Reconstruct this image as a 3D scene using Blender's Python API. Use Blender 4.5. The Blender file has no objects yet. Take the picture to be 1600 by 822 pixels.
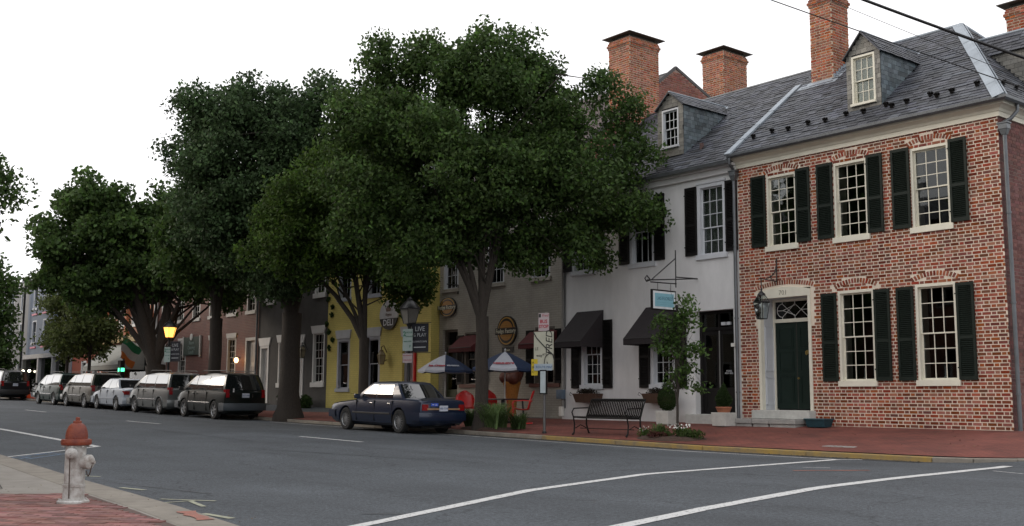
import bpy, bmesh, math, random
import numpy as np
from mathutils import Vector, Matrix, Euler
random.seed(7)
scene = bpy.context.scene
COL = scene.collection
R = math.radians
# ------------------------------------------------------------------ camera
cam_d = bpy.data.cameras.new('camera'); cam = bpy.data.objects.new('camera', cam_d); COL.objects.link(cam)
CZ = 1.15
yaw, pitch, roll = 0.887298798, 0.127416514, 0.00578540495
fw = Vector((-math.sin(yaw)*math.cos(pitch), math.cos(yaw)*math.cos(pitch), math.sin(pitch)))
rt = Vector((math.cos(yaw), math.sin(yaw), 0)); up = rt.cross(fw)
r2 = rt*math.cos(roll)+up*math.sin(roll); u2 = -rt*math.sin(roll)+up*math.cos(roll)
mw = Matrix((r2, u2, -fw)).transposed().to_4x4(); mw.translation = (0, 0, CZ)
cam.matrix_world = mw
cam_d.sensor_width = 36; cam_d.lens = 1666.6/1600*36; cam_d.clip_start = .1; cam_d.clip_end = 4000
scene.camera = cam
# ------------------------------------------------------------------ sky, sun, exposure
SUN_EL, SUN_AZ = R(17), R(238)          # low evening sun, behind and left of the camera
W = bpy.data.worlds.new('World'); scene.world = W; W.use_nodes = True
wt = W.node_tree; wt.nodes.clear()
wo = wt.nodes.new('ShaderNodeOutputWorld'); bg = wt.nodes.new('ShaderNodeBackground')
sky = wt.nodes.new('ShaderNodeTexSky'); sky.sky_type = 'NISHITA'; sky.sun_disc = False
sky.sun_elevation = SUN_EL; sky.sun_rotation = SUN_AZ; sky.dust_density = 3; sky.air_density = 1.2
hsv = wt.nodes.new('ShaderNodeHueSaturation'); hsv.inputs['Saturation'].default_value = .18
mx = wt.nodes.new('ShaderNodeMix'); mx.data_type = 'RGBA'; mx.inputs[0].default_value = .80
mx.inputs[7].default_value = (12.0, 11.9, 12.1, 1)     # thin bright overcast over the evening sky
wt.links.new(sky.outputs[0], hsv.inputs['Color']); wt.links.new(hsv.outputs[0], mx.inputs[6])
wt.links.new(mx.outputs[2], bg.inputs[0]); bg.inputs[1].default_value = .10
wt.links.new(bg.outputs[0], wo.inputs[0])
sd = bpy.data.lights.new('sun', 'SUN'); sun = bpy.data.objects.new('sun', sd); COL.objects.link(sun)
sd.energy = 1.15; sd.angle = R(24); sd.color = (1, .85, .70)
sdir = Vector((math.sin(SUN_AZ)*math.cos(SUN_EL), math.cos(SUN_AZ)*math.cos(SUN_EL), math.sin(SUN_EL)))
sun.rotation_euler = sdir.to_track_quat('Z', 'Y').to_euler(); sun.location = sdir*100
vs = scene.view_settings; vs.view_transform = 'Standard'; vs.look = 'None'; vs.exposure = .42; vs.gamma = 1; vs.use_curve_mapping = False

# ------------------------------------------------------------------ helpers
OFF = {}
def lin(r, g, b):
    f = lambda v: ((v/255+.055)/1.055)**2.4 if v > 10 else v/255/12.92
    return (f(r), f(g), f(b))
def M(name, col, rough=.7, var=.12, scale=6, bump=0, bscale=60, metal=0, spec=.5, isl=0, col2=None, emit=0, stretch=None, coat=0, patch=(.9, .16)):
    m = bpy.data.materials.new(name); m.use_nodes = True; nt = m.node_tree; N = nt.nodes; L = nt.links
    b = N['Principled BSDF']; b.inputs['Roughness'].default_value = rough; b.inputs['Metallic'].default_value = metal
    b.inputs['Specular IOR Level'].default_value = spec
    if coat: b.inputs['Coat Weight'].default_value = coat; b.inputs['Coat Roughness'].default_value = .04
    tc = N.new('ShaderNodeTexCoord'); mp = N.new('ShaderNodeMapping'); L.new(tc.outputs['Object'], mp.inputs[0])
    if stretch: mp.inputs['Scale'].default_value = stretch
    no = N.new('ShaderNodeTexNoise'); no.inputs['Scale'].default_value = scale; no.inputs['Detail'].default_value = 6; no.inputs['Roughness'].default_value = .65
    L.new(mp.outputs[0], no.inputs['Vector'])
    rp = N.new('ShaderNodeMapRange'); rp.inputs[1].default_value = .3; rp.inputs[2].default_value = .7; L.new(no.outputs[0], rp.inputs[0])
    mix = N.new('ShaderNodeMix'); mix.data_type = 'RGBA'
    c2 = col2 if col2 else tuple(min(1, c*(1+var)) for c in col); c1 = col if col2 else tuple(c*(1-var) for c in col)
    mix.inputs[6].default_value = (*c1, 1); mix.inputs[7].default_value = (*c2, 1)
    fac = rp.outputs[0]
    out = mix.outputs[2]
    L.new(fac, mix.inputs[0])
    if isl:
        geo = N.new('ShaderNodeNewGeometry'); oi = N.new('ShaderNodeObjectInfo'); ad = N.new('ShaderNodeMath'); ad.operation = 'ADD'
        L.new(geo.outputs['Random Per Island'], ad.inputs[0]); L.new(oi.outputs['Random'], ad.inputs[1])
        fr = N.new('ShaderNodeMath'); fr.operation = 'FRACT'; L.new(ad.outputs[0], fr.inputs[0])
        wn = N.new('ShaderNodeTexWhiteNoise'); wn.noise_dimensions = '1D'; L.new(fr.outputs[0], wn.inputs['W'])
        h = N.new('ShaderNodeHueSaturation'); L.new(out, h.inputs['Color'])
        vr = N.new('ShaderNodeMapRange'); vr.inputs[3].default_value = 1-isl; vr.inputs[4].default_value = 1+isl; L.new(wn.outputs[0], vr.inputs[0])
        n3 = N.new('ShaderNodeTexNoise'); n3.inputs['Scale'].default_value = patch[0]; n3.inputs['Detail'].default_value = 3; L.new(geo.outputs['Position'], n3.inputs['Vector'])
        r3 = N.new('ShaderNodeMapRange'); r3.inputs[1].default_value = .35; r3.inputs[2].default_value = .65; r3.inputs[3].default_value = 1-patch[1]; r3.inputs[4].default_value = 1+patch[1]; L.new(n3.outputs[0], r3.inputs[0])
        mu = N.new('ShaderNodeMath'); mu.operation = 'MULTIPLY'; L.new(vr.outputs[0], mu.inputs[0]); L.new(r3.outputs[0], mu.inputs[1]); L.new(mu.outputs[0], h.inputs['Value'])
        hr = N.new('ShaderNodeMapRange'); hr.inputs[3].default_value = .5-.03*isl; hr.inputs[4].default_value = .5+.03*isl
        sp = N.new('ShaderNodeSeparateColor'); L.new(wn.outputs[1], sp.inputs[0]); L.new(sp.outputs[1], hr.inputs[0]); L.new(hr.outputs[0], h.inputs['Hue'])
        sr = N.new('ShaderNodeMapRange'); sr.inputs[3].default_value = 1-.4*isl; sr.inputs[4].default_value = 1+.3*isl; L.new(sp.outputs[2], sr.inputs[0]); L.new(sr.outputs[0], h.inputs['Saturation'])
        out = h.outputs[0]
    L.new(out, b.inputs['Base Color'])
    if bump:
        n2 = N.new('ShaderNodeTexNoise'); n2.inputs['Scale'].default_value = bscale; n2.inputs['Detail'].default_value = 4; L.new(mp.outputs[0], n2.inputs['Vector'])
        bp = N.new('ShaderNodeBump'); bp.inputs['Strength'].default_value = bump; bp.inputs['Distance'].default_value = .02; L.new(n2.outputs[0], bp.inputs['Height']); L.new(bp.outputs[0], b.inputs['Normal'])
    if emit:
        b.inputs['Emission Color'].default_value = (*col, 1); b.inputs['Emission Strength'].default_value = emit
    return m
def brickmat(name, c1, c2, mortar, msize=.012, bw=.22, rh=.075, bump=.4, rough=.8, rot=None, dirt=.25, plane='xz'):
    m = bpy.data.materials.new(name); m.use_nodes = True; nt = m.node_tree; N = nt.nodes; L = nt.links; b = N['Principled BSDF']
    b.inputs['Roughness'].default_value = rough
    geo = N.new('ShaderNodeNewGeometry'); sx = N.new('ShaderNodeSeparateXYZ'); L.new(geo.outputs['Position'], sx.inputs[0])
    cb = N.new('ShaderNodeCombineXYZ')
    if plane == 'xz': ad = N.new('ShaderNodeMath'); ad.operation = 'ADD'; L.new(sx.outputs[0], ad.inputs[0]); L.new(sx.outputs[1], ad.inputs[1]); L.new(ad.outputs[0], cb.inputs[0]); L.new(sx.outputs[2], cb.inputs[1])
    else: L.new(sx.outputs[0], cb.inputs[0]); L.new(sx.outputs[1], cb.inputs[1])
    mp = N.new('ShaderNodeMapping'); L.new(cb.outputs[0], mp.inputs[0])
    if rot: mp.inputs['Rotation'].default_value = (0, 0, rot)
    br = N.new('ShaderNodeTexBrick'); L.new(mp.outputs[0], br.inputs['Vector'])
    br.inputs['Scale'].default_value = 1; br.inputs['Brick Width'].default_value = bw; br.inputs['Row Height'].default_value = rh; br.inputs['Mortar Size'].default_value = msize
    br.inputs['Color1'].default_value = (*c1, 1); br.inputs['Color2'].default_value = (*c2, 1); br.inputs['Mortar'].default_value = (*mortar, 1); br.inputs['Mortar Smooth'].default_value = .3
    no = N.new('ShaderNodeTexNoise'); no.inputs['Scale'].default_value = 1.3; no.inputs['Detail'].default_value = 8; L.new(geo.outputs['Position'], no.inputs['Vector'])
    mr = N.new('ShaderNodeMapRange'); mr.inputs[1].default_value = .3; mr.inputs[2].default_value = .7; mr.inputs[3].default_value = 1-dirt; mr.inputs[4].default_value = 1+dirt*.5; L.new(no.outputs[0], mr.inputs[0])
    h = N.new('ShaderNodeHueSaturation'); L.new(br.outputs[0], h.inputs['Color']); L.new(mr.outputs[0], h.inputs['Value']); L.new(h.outputs[0], b.inputs['Base Color'])
    bp = N.new('ShaderNodeBump'); bp.invert = True; bp.inputs['Strength'].default_value = bump; bp.inputs['Distance'].default_value = .01; L.new(br.outputs['Fac'], bp.inputs['Height']); L.new(bp.outputs[0], b.inputs['Normal'])
    return m
def glassmat(name, tint=(.9, .95, .95), base=.55, rough=.02):
    m = bpy.data.materials.new(name); m.use_nodes = True; nt = m.node_tree; N = nt.nodes; L = nt.links; N.clear()
    o = N.new('ShaderNodeOutputMaterial'); t = N.new('ShaderNodeBsdfTransparent'); g = N.new('ShaderNodeBsdfGlossy'); x = N.new('ShaderNodeMixShader'); f = N.new('ShaderNodeFresnel')
    t.inputs[0].default_value = (*[c*base for c in tint], 1); g.inputs['Roughness'].default_value = rough; f.inputs['IOR'].default_value = 1.5
    tc = N.new('ShaderNodeTexCoord'); no = N.new('ShaderNodeTexNoise'); no.inputs['Scale'].default_value = 3; L.new(tc.outputs['Object'], no.inputs[0])
    bp = N.new('ShaderNodeBump'); bp.inputs['Strength'].default_value = .025; L.new(no.outputs[0], bp.inputs['Height']); L.new(bp.outputs[0], g.inputs['Normal'])
    L.new(f.outputs[0], x.inputs[0]); L.new(t.outputs[0], x.inputs[1]); L.new(g.outputs[0], x.inputs[2]); L.new(x.outputs[0], o.inputs[0])
    return m
def link(o, parent=None, kind=None, label=None, cat=None, group=None):
    COL.objects.link(o)
    if parent: o.parent = parent
    if kind: o['kind'] = kind
    if label: o['label'] = label
    if cat: o['category'] = cat
    if group: o['group'] = group
    return o
def thing(name, label, cat, loc=(0, 0, 0), rz=0, group=None):
    o = bpy.data.objects.new(name, None); o.empty_display_size = .2
    link(o, None, None, label, cat, group); o.location = loc; o.rotation_euler = (0, 0, rz)
    OFF[o] = Vector(loc) if rz == 0 else Vector((0, 0, 0))
    return o
def local(o): OFF[o] = Vector((0, 0, 0)); return o      # parts of this thing are given in its own coordinates
class MB:
    def __init__(s): s.v = []; s.f = []
    def add(s, vs, fs):
        n = len(s.v); s.v += [tuple(p) for p in vs]; s.f += [tuple(i+n for i in f) for f in fs]; return s
    def box(s, x0, x1, y0, y1, z0, z1):
        if x0 > x1: x0, x1 = x1, x0
        if y0 > y1: y0, y1 = y1, y0
        if z0 > z1: z0, z1 = z1, z0
        return s.add([(x0,y0,z0),(x1,y0,z0),(x1,y1,z0),(x0,y1,z0),(x0,y0,z1),(x1,y0,z1),(x1,y1,z1),(x0,y1,z1)],
                     [(0,3,2,1),(4,5,6,7),(0,1,5,4),(1,2,6,5),(2,3,7,6),(3,0,4,7)])
    def obox(s, c, u, v, w):   # oriented box from centre and half vectors
        c, u, v, w = map(Vector, (c, u, v, w)); P = []
        for k in (-1, 1):
            for i, j in ((-1,-1),(1,-1),(1,1),(-1,1)): P.append(c+u*i+v*j+w*k)
        return s.add(P, [(0,3,2,1),(4,5,6,7),(0,1,5,4),(1,2,6,5),(2,3,7,6),(3,0,4,7)])
    def bar(s, a, b, w, h=None, upv=(0,0,1)):
        a, b = Vector(a), Vector(b); d = b-a; u = d.normalized(); r = u.cross(Vector(upv))
        if r.length < 1e-4: r = u.cross(Vector((1,0,0)))
        r.normalize(); t = r.cross(u); return s.obox((a+b)/2, d/2, r*w/2, t*(h or w)/2)
    def tube(s, pts, rad, n=8, cap=True):
        pts = [Vector(p) for p in pts]; rad = rad if isinstance(rad, (list, tuple)) else [rad]*len(pts)
        base = len(s.v); ref = None
        for i, p in enumerate(pts):
            d = (pts[min(i+1, len(pts)-1)]-pts[max(i-1, 0)]).normalized()
            if ref is None: ref = d.orthogonal().normalized()
            ref = (ref-d*ref.dot(d)).normalized(); b = d.cross(ref)
            for k in range(n):
                a = 2*math.pi*k/n; s.v.append(tuple(p+(ref*math.cos(a)+b*math.sin(a))*rad[i]))
        for i in range(len(pts)-1):
            for k in range(n):
                k2 = (k+1) % n; s.f.append((base+i*n+k, base+i*n+k2, base+(i+1)*n+k2, base+(i+1)*n+k))
        if cap: s.f.append(tuple(base+k for k in reversed(range(n)))); s.f.append(tuple(base+(len(pts)-1)*n+k for k in range(n)))
        return s
    def lathe(s, prof, c=(0,0,0), n=20, sx=1, sy=1, rot=0):
        base = len(s.v)
        for r, z in prof:
            for k in range(n): a = 2*math.pi*k/n+rot; s.v.append((c[0]+r*math.cos(a)*sx, c[1]+r*math.sin(a)*sy, c[2]+z))
        for i in range(len(prof)-1):
            for k in range(n): k2 = (k+1) % n; s.f.append((base+i*n+k, base+i*n+k2, base+(i+1)*n+k2, base+(i+1)*n+k))
        s.f.append(tuple(base+k for k in reversed(range(n)))); s.f.append(tuple(base+(len(prof)-1)*n+k for k in range(n))); return s
    def prism(s, poly, ax, a, b):  # poly in the two other axes, extruded along ax from a to b
        def P(u, v, t): return {'x': (t, u, v), 'y': (u, t, v), 'z': (u, v, t)}[ax]
        n = len(poly); V = [P(u, v, a) for u, v in poly]+[P(u, v, b) for u, v in poly]
        return s.add(V, [tuple(range(n)), tuple(range(2*n-1, n-1, -1))]+[(i, i+n, (i+1) % n+n, (i+1) % n) for i in range(n)])
    def quad(s, *p): return s.add(p, [tuple(range(len(p)))])
    def mesh(s, name, off=(0,0,0), smooth=None, fix=True):
        me = bpy.data.meshes.new(name); ox, oy, oz = off
        me.from_pydata([(x-ox, y-oy, z-oz) for x, y, z in s.v], [], s.f)
        if fix:
            bm = bmesh.new(); bm.from_mesh(me); bmesh.ops.recalc_face_normals(bm, faces=bm.faces); bm.to_mesh(me); bm.free()
        if smooth: me.polygons.foreach_set('use_smooth', [True]*len(me.polygons)); me.set_sharp_from_angle(angle=R(smooth))
        return me
    def build(s, name, mat, parent=None, smooth=None, bevel=0, fix=True, **k):
        off = OFF.get(parent, Vector((0,0,0))) if parent else Vector((0,0,0))
        me = s.mesh(name, off, smooth, fix); me.materials.append(mat)
        o = bpy.data.objects.new(name, me); link(o, parent, **k); OFF[o] = off
        if bevel:
            md = o.modifiers.new('bevel', 'BEVEL'); md.width = bevel; md.segments = 2; md.limit_method = 'ANGLE'
        return o
def put(name, me, parent, loc, rot=(0,0,0), scale=None, **k):   # shared mesh placed at a world point under parent
    o = bpy.data.objects.new(name, me); link(o, parent, **k); off = OFF.get(parent, Vector((0,0,0))) if parent else Vector((0,0,0))
    o.location = Vector(loc)-off; o.rotation_euler = rot
    if scale: o.scale = scale
    OFF[o] = Vector(loc); return o
def text(s, size, loc, rot, mat, parent, name='lettering', ext=.002, align='CENTER', shear=0, sx=1, bold=0):
    cu = bpy.data.curves.new(name, 'FONT'); cu.body = s; cu.size = size; cu.extrude = ext; cu.align_x = align; cu.align_y = 'CENTER'; cu.shear = shear; cu.resolution_u = 2; cu.offset = bold
    t = bpy.data.objects.new('tmp', cu); COL.objects.link(t)
    me = bpy.data.meshes.new_from_object(t.evaluated_get(bpy.context.evaluated_depsgraph_get())); bpy.data.objects.remove(t)
    me.materials.clear(); me.materials.append(mat)
    return put(name, me, parent, loc, rot, (sx, 1, 1))
def kids_copy(src, loc=None, rz=None, label=None, group=None):
    def cp(o, par):
        c = o.copy(); COL.objects.link(c); c.parent = par
        for ch in list(o.children): cp(ch, c)
        return c
    r = cp(src, None)
    if loc is not None: r.location = loc
    if rz is not None: r.rotation_euler = (0, 0, rz)
    if label: r['label'] = label
    if group: r['group'] = group
    return r
# ------------------------------------------------------------------ ground heights
def rise(x):
    if x > -15: return 0
    if x > -35: return .0125*(-x-15)
    return min(.25+.019*(-x-35), 1.05)
def lerp(x, xs, ys):
    if x <= xs[0]: return ys[0]
    for i in range(len(xs)-1):
        if x <= xs[i+1]: t = (x-xs[i])/(xs[i+1]-xs[i]); return ys[i]+t*(ys[i+1]-ys[i])
    return ys[-1]
KF, KN = 17.6, 4.3
def roadz(x, y): return rise(x)+lerp(y, [4, 11, 17.5, 22], [0, .13, .10, .45])
def wallz(x): return max(.57+(.01*(-x-24.5) if x < -24.5 else 0), .2+rise(x)+.12)
def sidez(x, y): k = .20+rise(x); t = min(max((y-KF)/(22-KF), 0), 1); return k+(wallz(x)-k)*t
def nearz(x, y): return .15+rise(x)

# ------------------------------------------------------------------ materials
white_paint = M('white_paint', (.70, .69, .64), .45, .06, 3, .05)
cream_paint = M('cream_paint', (.70, .67, .56), .5, .08, 3, .05)
grey_paint = M('grey_white_paint', (.55, .57, .60), .5, .08, 3)
stucco = M('white_stucco', (.57, .57, .57), .85, .10, 1.8, .25, 25, col2=(.70, .70, .70), stretch=(1, 1, .3))
green_paint = M('dark_green_paint', (.009, .015, .011), .6, .2, 4, spec=.25)
black_paint = M('black_paint', (.008, .007, .007), .6, .2, 4, spec=.25)
iron = M('black_iron', (.012, .012, .013), .38, .2, 20, .1)
door_green = M('door_green', (.007, .017, .013), .45, .15, 2, spec=.3)
zinc = M('lead_grey_metal', (.13, .14, .15), .45, .2, 3, .1, metal=.5)
flash_m = M('pale_flashing_metal', (.27, .31, .35), .5, .2, 2, .15, 8, metal=.2)
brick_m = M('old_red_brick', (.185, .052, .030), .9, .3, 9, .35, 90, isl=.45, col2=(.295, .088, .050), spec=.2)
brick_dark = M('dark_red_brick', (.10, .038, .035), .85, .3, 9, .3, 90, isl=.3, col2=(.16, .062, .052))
chim_brick = M('chimney_brick', (.20, .052, .024), .88, .3, 7, .35, 90, isl=.42, col2=(.32, .092, .042))
mortar_m = M('cream_mortar', (.60, .51, .41), .9, .25, 1.5, .4, 40, col2=(.82, .72, .60))
mortar_dark = M('dark_mortar', (.20, .15, .13), .9, .2, 3, .3, 40)
slate_m = M('slate', (.034, .037, .046), .6, .25, 3, .3, 25, isl=.6, col2=(.060, .065, .080))
slate_light = M('weathered_slate', (.15, .145, .13), .7, .25, 3, .3, 25, isl=.3, col2=(.22, .21, .185))
slate_skylit = M('skylit_blue_slate', (.065, .085, .098), .6, .25, 3, .3, 25, isl=.45, col2=(.105, .13, .145))  # for the dormer cheeks: blue sky light put into the slate colour
under_m = M('roof_underlay', (.03, .03, .034), .9)
stone_m = M('grey_granite', (.25, .25, .24), .8, .25, 5, .4, 30, col2=(.38, .37, .35))
limestone = M('pale_limestone', (.48, .48, .45), .8, .15, 5, .25, 30)
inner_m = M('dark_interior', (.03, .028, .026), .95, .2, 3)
curtain_m = M('grey_curtain', (.52, .50, .47), .9, .25, 2, stretch=(18, 1, .6))
blind_m = M('cream_blind', (.70, .62, .44), .85, .08, 3)
glass = glassmat('window_glass', base=.75)
glass_dark = glassmat('dim_window_glass', base=.35)
terracotta = M('terracotta', (.34, .13, .07), .8, .15, 6, .1)
bark = M('grey_brown_bark', (.026, .021, .017), .95, .35, 12, .9, 30, col2=(.050, .041, .034), stretch=(3, 3, .7))
red_met = M('red_enamel', (.50, .020, .018), .3, .1, 3)
fudge_wall = brickmat('grey_painted_brick', (.37, .35, .30), (.40, .375, .325), (.29, .27, .235), .008, bump=.6, dirt=.2)
yellow_wall = brickmat('yellow_painted_brick', (.59, .50, .145), (.62, .53, .155), (.48, .41, .115), .008, bump=.6, dirt=.15)
charcoal_wall = M('charcoal_stucco', (.075, .072, .068), .9, .15, 2, .3, 25)
redrow_wall = brickmat('red_brick_row', (.105, .032, .024), (.135, .043, .031), (.15, .10, .08), .010, dirt=.25)
oldbrick_wall = brickmat('orange_brick_row', (.26, .09, .05), (.31, .11, .06), (.26, .19, .14), .010, dirt=.25)
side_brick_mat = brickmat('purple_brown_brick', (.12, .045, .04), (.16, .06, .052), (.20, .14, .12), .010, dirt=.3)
road_m = None
# ================================================================== SETTING
def asphalt():
    m = bpy.data.materials.new('asphalt'); m.use_nodes = True; nt = m.node_tree; N = nt.nodes; L = nt.links; b = N['Principled BSDF']
    b.inputs['Roughness'].default_value = .82; b.inputs['Specular IOR Level'].default_value = .35
    g = N.new('ShaderNodeNewGeometry')
    def noise(scale, det=5, st=None, rough=.6):
        n = N.new('ShaderNodeTexNoise'); n.inputs['Scale'].default_value = scale; n.inputs['Detail'].default_value = det; n.inputs['Roughness'].default_value = rough
        if st:
            mp = N.new('ShaderNodeMapping'); mp.inputs['Scale'].default_value = st; L.new(g.outputs['Position'], mp.inputs[0]); L.new(mp.outputs[0], n.inputs['Vector'])
        else: L.new(g.outputs['Position'], n.inputs['Vector'])
        return n
    def ramp(src, a, b_, lo, hi):
        r = N.new('ShaderNodeMapRange'); r.inputs[1].default_value = a; r.inputs[2].default_value = b_; r.inputs[3].default_value = lo; r.inputs[4].default_value = hi; L.new(src, r.inputs[0]); return r.outputs[0]
    def mul(a, b_):
        x = N.new('ShaderNodeMath'); x.operation = 'MULTIPLY'; L.new(a, x.inputs[0]); L.new(b_, x.inputs[1]); return x.outputs[0]
    v = ramp(noise(28, 7).outputs[0], .3, .7, .50, 1.50)
    v = mul(v, ramp(noise(110, 2).outputs[0], .38, .62, .60, 1.42))
    v = mul(v, ramp(noise(.35, 7).outputs[0], .32, .68, .80, 1.18)); v = mul(v, ramp(noise(.9, 3, (.25, 1, 1)).outputs[0], .58, .66, 1, .86)); v = mul(v, ramp(noise(2.2, 3).outputs[0], .66, .72, 1, .70))
    v = mul(v, ramp(noise(1, 4, (.06, 1.1, 1)).outputs[0], .3, .7, .87, 1.12))      # wheel tracks along the street
    vo = N.new('ShaderNodeTexVoronoi'); vo.feature = 'DISTANCE_TO_EDGE'; vo.inputs['Scale'].default_value = .28
    wn = noise(1.3, 4); ad = N.new('ShaderNodeVectorMath'); ad.operation = 'ADD'; L.new(g.outputs['Position'], ad.inputs[0]); L.new(wn.outputs[1], ad.inputs[1]); L.new(ad.outputs[0], vo.inputs['Vector'])
    cr = ramp(vo.outputs[0], 0, .007, .50, 1); v = mul(v, cr)
    c = N.new('ShaderNodeMix'); c.data_type = 'RGBA'; c.blend_type = 'MULTIPLY'; c.inputs[0].default_value = 1; c.inputs[6].default_value = (.064, .072, .081, 1)
    cc = N.new('ShaderNodeCombineColor'); [L.new(v, cc.inputs[i]) for i in range(3)]; L.new(cc.outputs[0], c.inputs[7]); L.new(c.outputs[2], b.inputs['Base Color'])
    bp = N.new('ShaderNodeBump'); bp.inputs['Strength'].default_value = .35; bp.inputs['Distance'].default_value = .008; L.new(noise(90, 4).outputs[0], bp.inputs['Height']); L.new(bp.outputs[0], b.inputs['Normal'])
    return m
road_m = asphalt()
kerb_m = M('kerb_concrete', (.18, .16, .135), .88, .25, 4, .3, 40, col2=(.27, .245, .205))
kerb_y = M('worn_yellow_paint', (.20, .16, .10), .85, .2, 4, .3, 40, col2=(.36, .235, .055))
panel_m = M('pavement_concrete', (.20, .182, .16), .88, .2, 3, .25, 60, col2=(.28, .26, .23))
paver_far = brickmat('sidewalk_brick_paving', (.140, .036, .026), (.185, .050, .035), (.085, .030, .023), .008, .20, .10, .3, .9, dirt=.35, plane='xy')
paver_m = M('brick_paver', (.165, .072, .062), .88, .25, 8, .3, 70, isl=.34, col2=(.26, .125, .11))
line_m = M('white_road_paint', (.10, .105, .11), .8, .25, 22, .1, 60, col2=(.56, .56, .55))
for n_ in line_m.node_tree.nodes:
    if n_.type == 'MAP_RANGE': n_.inputs[1].default_value = .36; n_.inputs[2].default_value = .44
grid = lambda xs, ys, zf: (lambda mb: mb)(None)
def sheet(xs, ys, zf, dz=0):
    mb = MB(); n = len(ys)
    for x in xs:
        for y in ys: mb.v.append((x, y, zf(x, y)+dz))
    for i in range(len(xs)-1):
        for j in range(n-1): mb.f.append((i*n+j, (i+1)*n+j, (i+1)*n+j+1, i*n+j+1))
    return mb
gm = MB(); gm.v = [(-2000, -2000, -.35), (2000, -2000, -.35), (2000, 2000, -.35), (-2000, 2000, -.35)]; gm.f = [(0, 1, 2, 3)]
gm.build('ground', M('earth_and_grass', (.06, .07, .035), .95, .3, .2), kind='structure', fix=False)
xs = [-400, -200, -120]+[-100+i*2 for i in range(50)]+[0, 10, 30, 80]
road = sheet(xs, [2.0, 4, 5, 6, 7.5, 9, 11, 13, 15, 16.5, 17.5, 18.5, 20, 22, 60], roadz).build('road', road_m, kind='structure', fix=False)
# far kerb as a row of stones that follow its line round the corner
path = [(-140+2.6*i, KF) for i in range(50)]+[(-10.0, KF), (-9.35, 17.8), (-8.8, 18.25), (-8.45, 19.0), (-8.35, 20.0), (-8.3, 22.5), (-8.3, 40)]
fk = bpy.data.objects.new('far_kerb', None); link(fk, None, 'structure'); OFF[fk] = Vector((0, 0, 0))
def kerb_piece(a, b, w, zf, drop, mat, parent, g=.008):
    a, b = Vector((a[0], a[1], 0)), Vector((b[0], b[1], 0)); d = (b-a).normalized(); n = Vector((-d.y, d.x, 0))*w; a2, b2 = a+d*g, b-d*g
    P = [a2, b2, b2+n, a2+n]; mb = MB(); top = [(p.x, p.y, zf(p.x, KF if w > 0 else p.y)) for p in P]
    mb.add([(x, y, z-drop) for x, y, z in top]+top, [(0,3,2,1),(4,5,6,7),(0,1,5,4),(1,2,6,5),(2,3,7,6),(3,0,4,7)])
    return mb.build('kerb_stone', mat, parent, bevel=.015)
for i in range(len(path)-1):
    a, b = path[i], path[i+1]; mx_ = (a[0]+b[0])/2
    kerb_piece(a, b, .16, lambda x, y: .2+rise(x)+.003*math.sin(x*2.7), .3, kerb_y if -20.5 < mx_ < -10.2 else kerb_m, fk)
# gutter strip of concrete beside the far kerb
# far sidewalk of brick paving
sw = MB(); sx_ = [-140, -120, -100]+[-90+i*1.0 for i in range(81)]
for i in range(len(sx_)-1):
    x0, x1 = sx_[i], sx_[i+1]
    for y0, y1 in ((KF+.16, 19), (19, 20.5), (20.5, 22), (22, 23.5)):
        sw.quad((x0, y0, sidez(x0, y0)), (x1, y0, sidez(x1, y0)), (x1, y1, sidez(x1, y1)), (x0, y1, sidez(x0, y1)))
c = [(p[0], p[1]) for p in path[50:]]
inn = []
for i, p in enumerate(c):
    q = c[min(i+1, len(c)-1)]; o_ = c[max(i-1, 0)]; d = Vector((q[0]-o_[0], q[1]-o_[1])).normalized(); inn.append((p[0]-d.y*.16, p[1]+d.x*.16))
for i in range(len(inn)-1):
    a, b = inn[i], inn[i+1]
    wy = [KF+.16, 22, 22, 22, 22, 22, 22.5, 40]
    ta, tb = (-10.0, max(a[1], 22)), (-10.0, max(b[1], 22))
    for k in range(4):
        def pp(p, t, f): x = p[0]+(t[0]-p[0])*f; y = p[1]+(t[1]-p[1])*f; return (x, y, .2135+(.57-.2135)*f)
        sw.quad(pp(a, ta, k/4), pp(b, tb, k/4), pp(b, tb, (k+1)/4), pp(a, ta, (k+1)/4))
sw.quad((-10.9, 22, .569), (-10, 22, .569), (-10, 40, .569), (-10.9, 40, .569))
far_sw = sw.build('far_sidewalk', paver_far, kind='structure', fix=False)
gr_ = MB(); gr_.box(-12.75, -12.05, 18.35, 18.7, .262, .275)
for k in range(6): gr_.box(-12.70+k*.11, -12.64+k*.11, 18.39, 18.66, .276, .282)
vault = gr_.build('utility_cover', stone_m); vault['label'] = 'flat grey utility cover set in the red brick sidewalk near the corner'; vault['category'] = 'utility cover'
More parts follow.
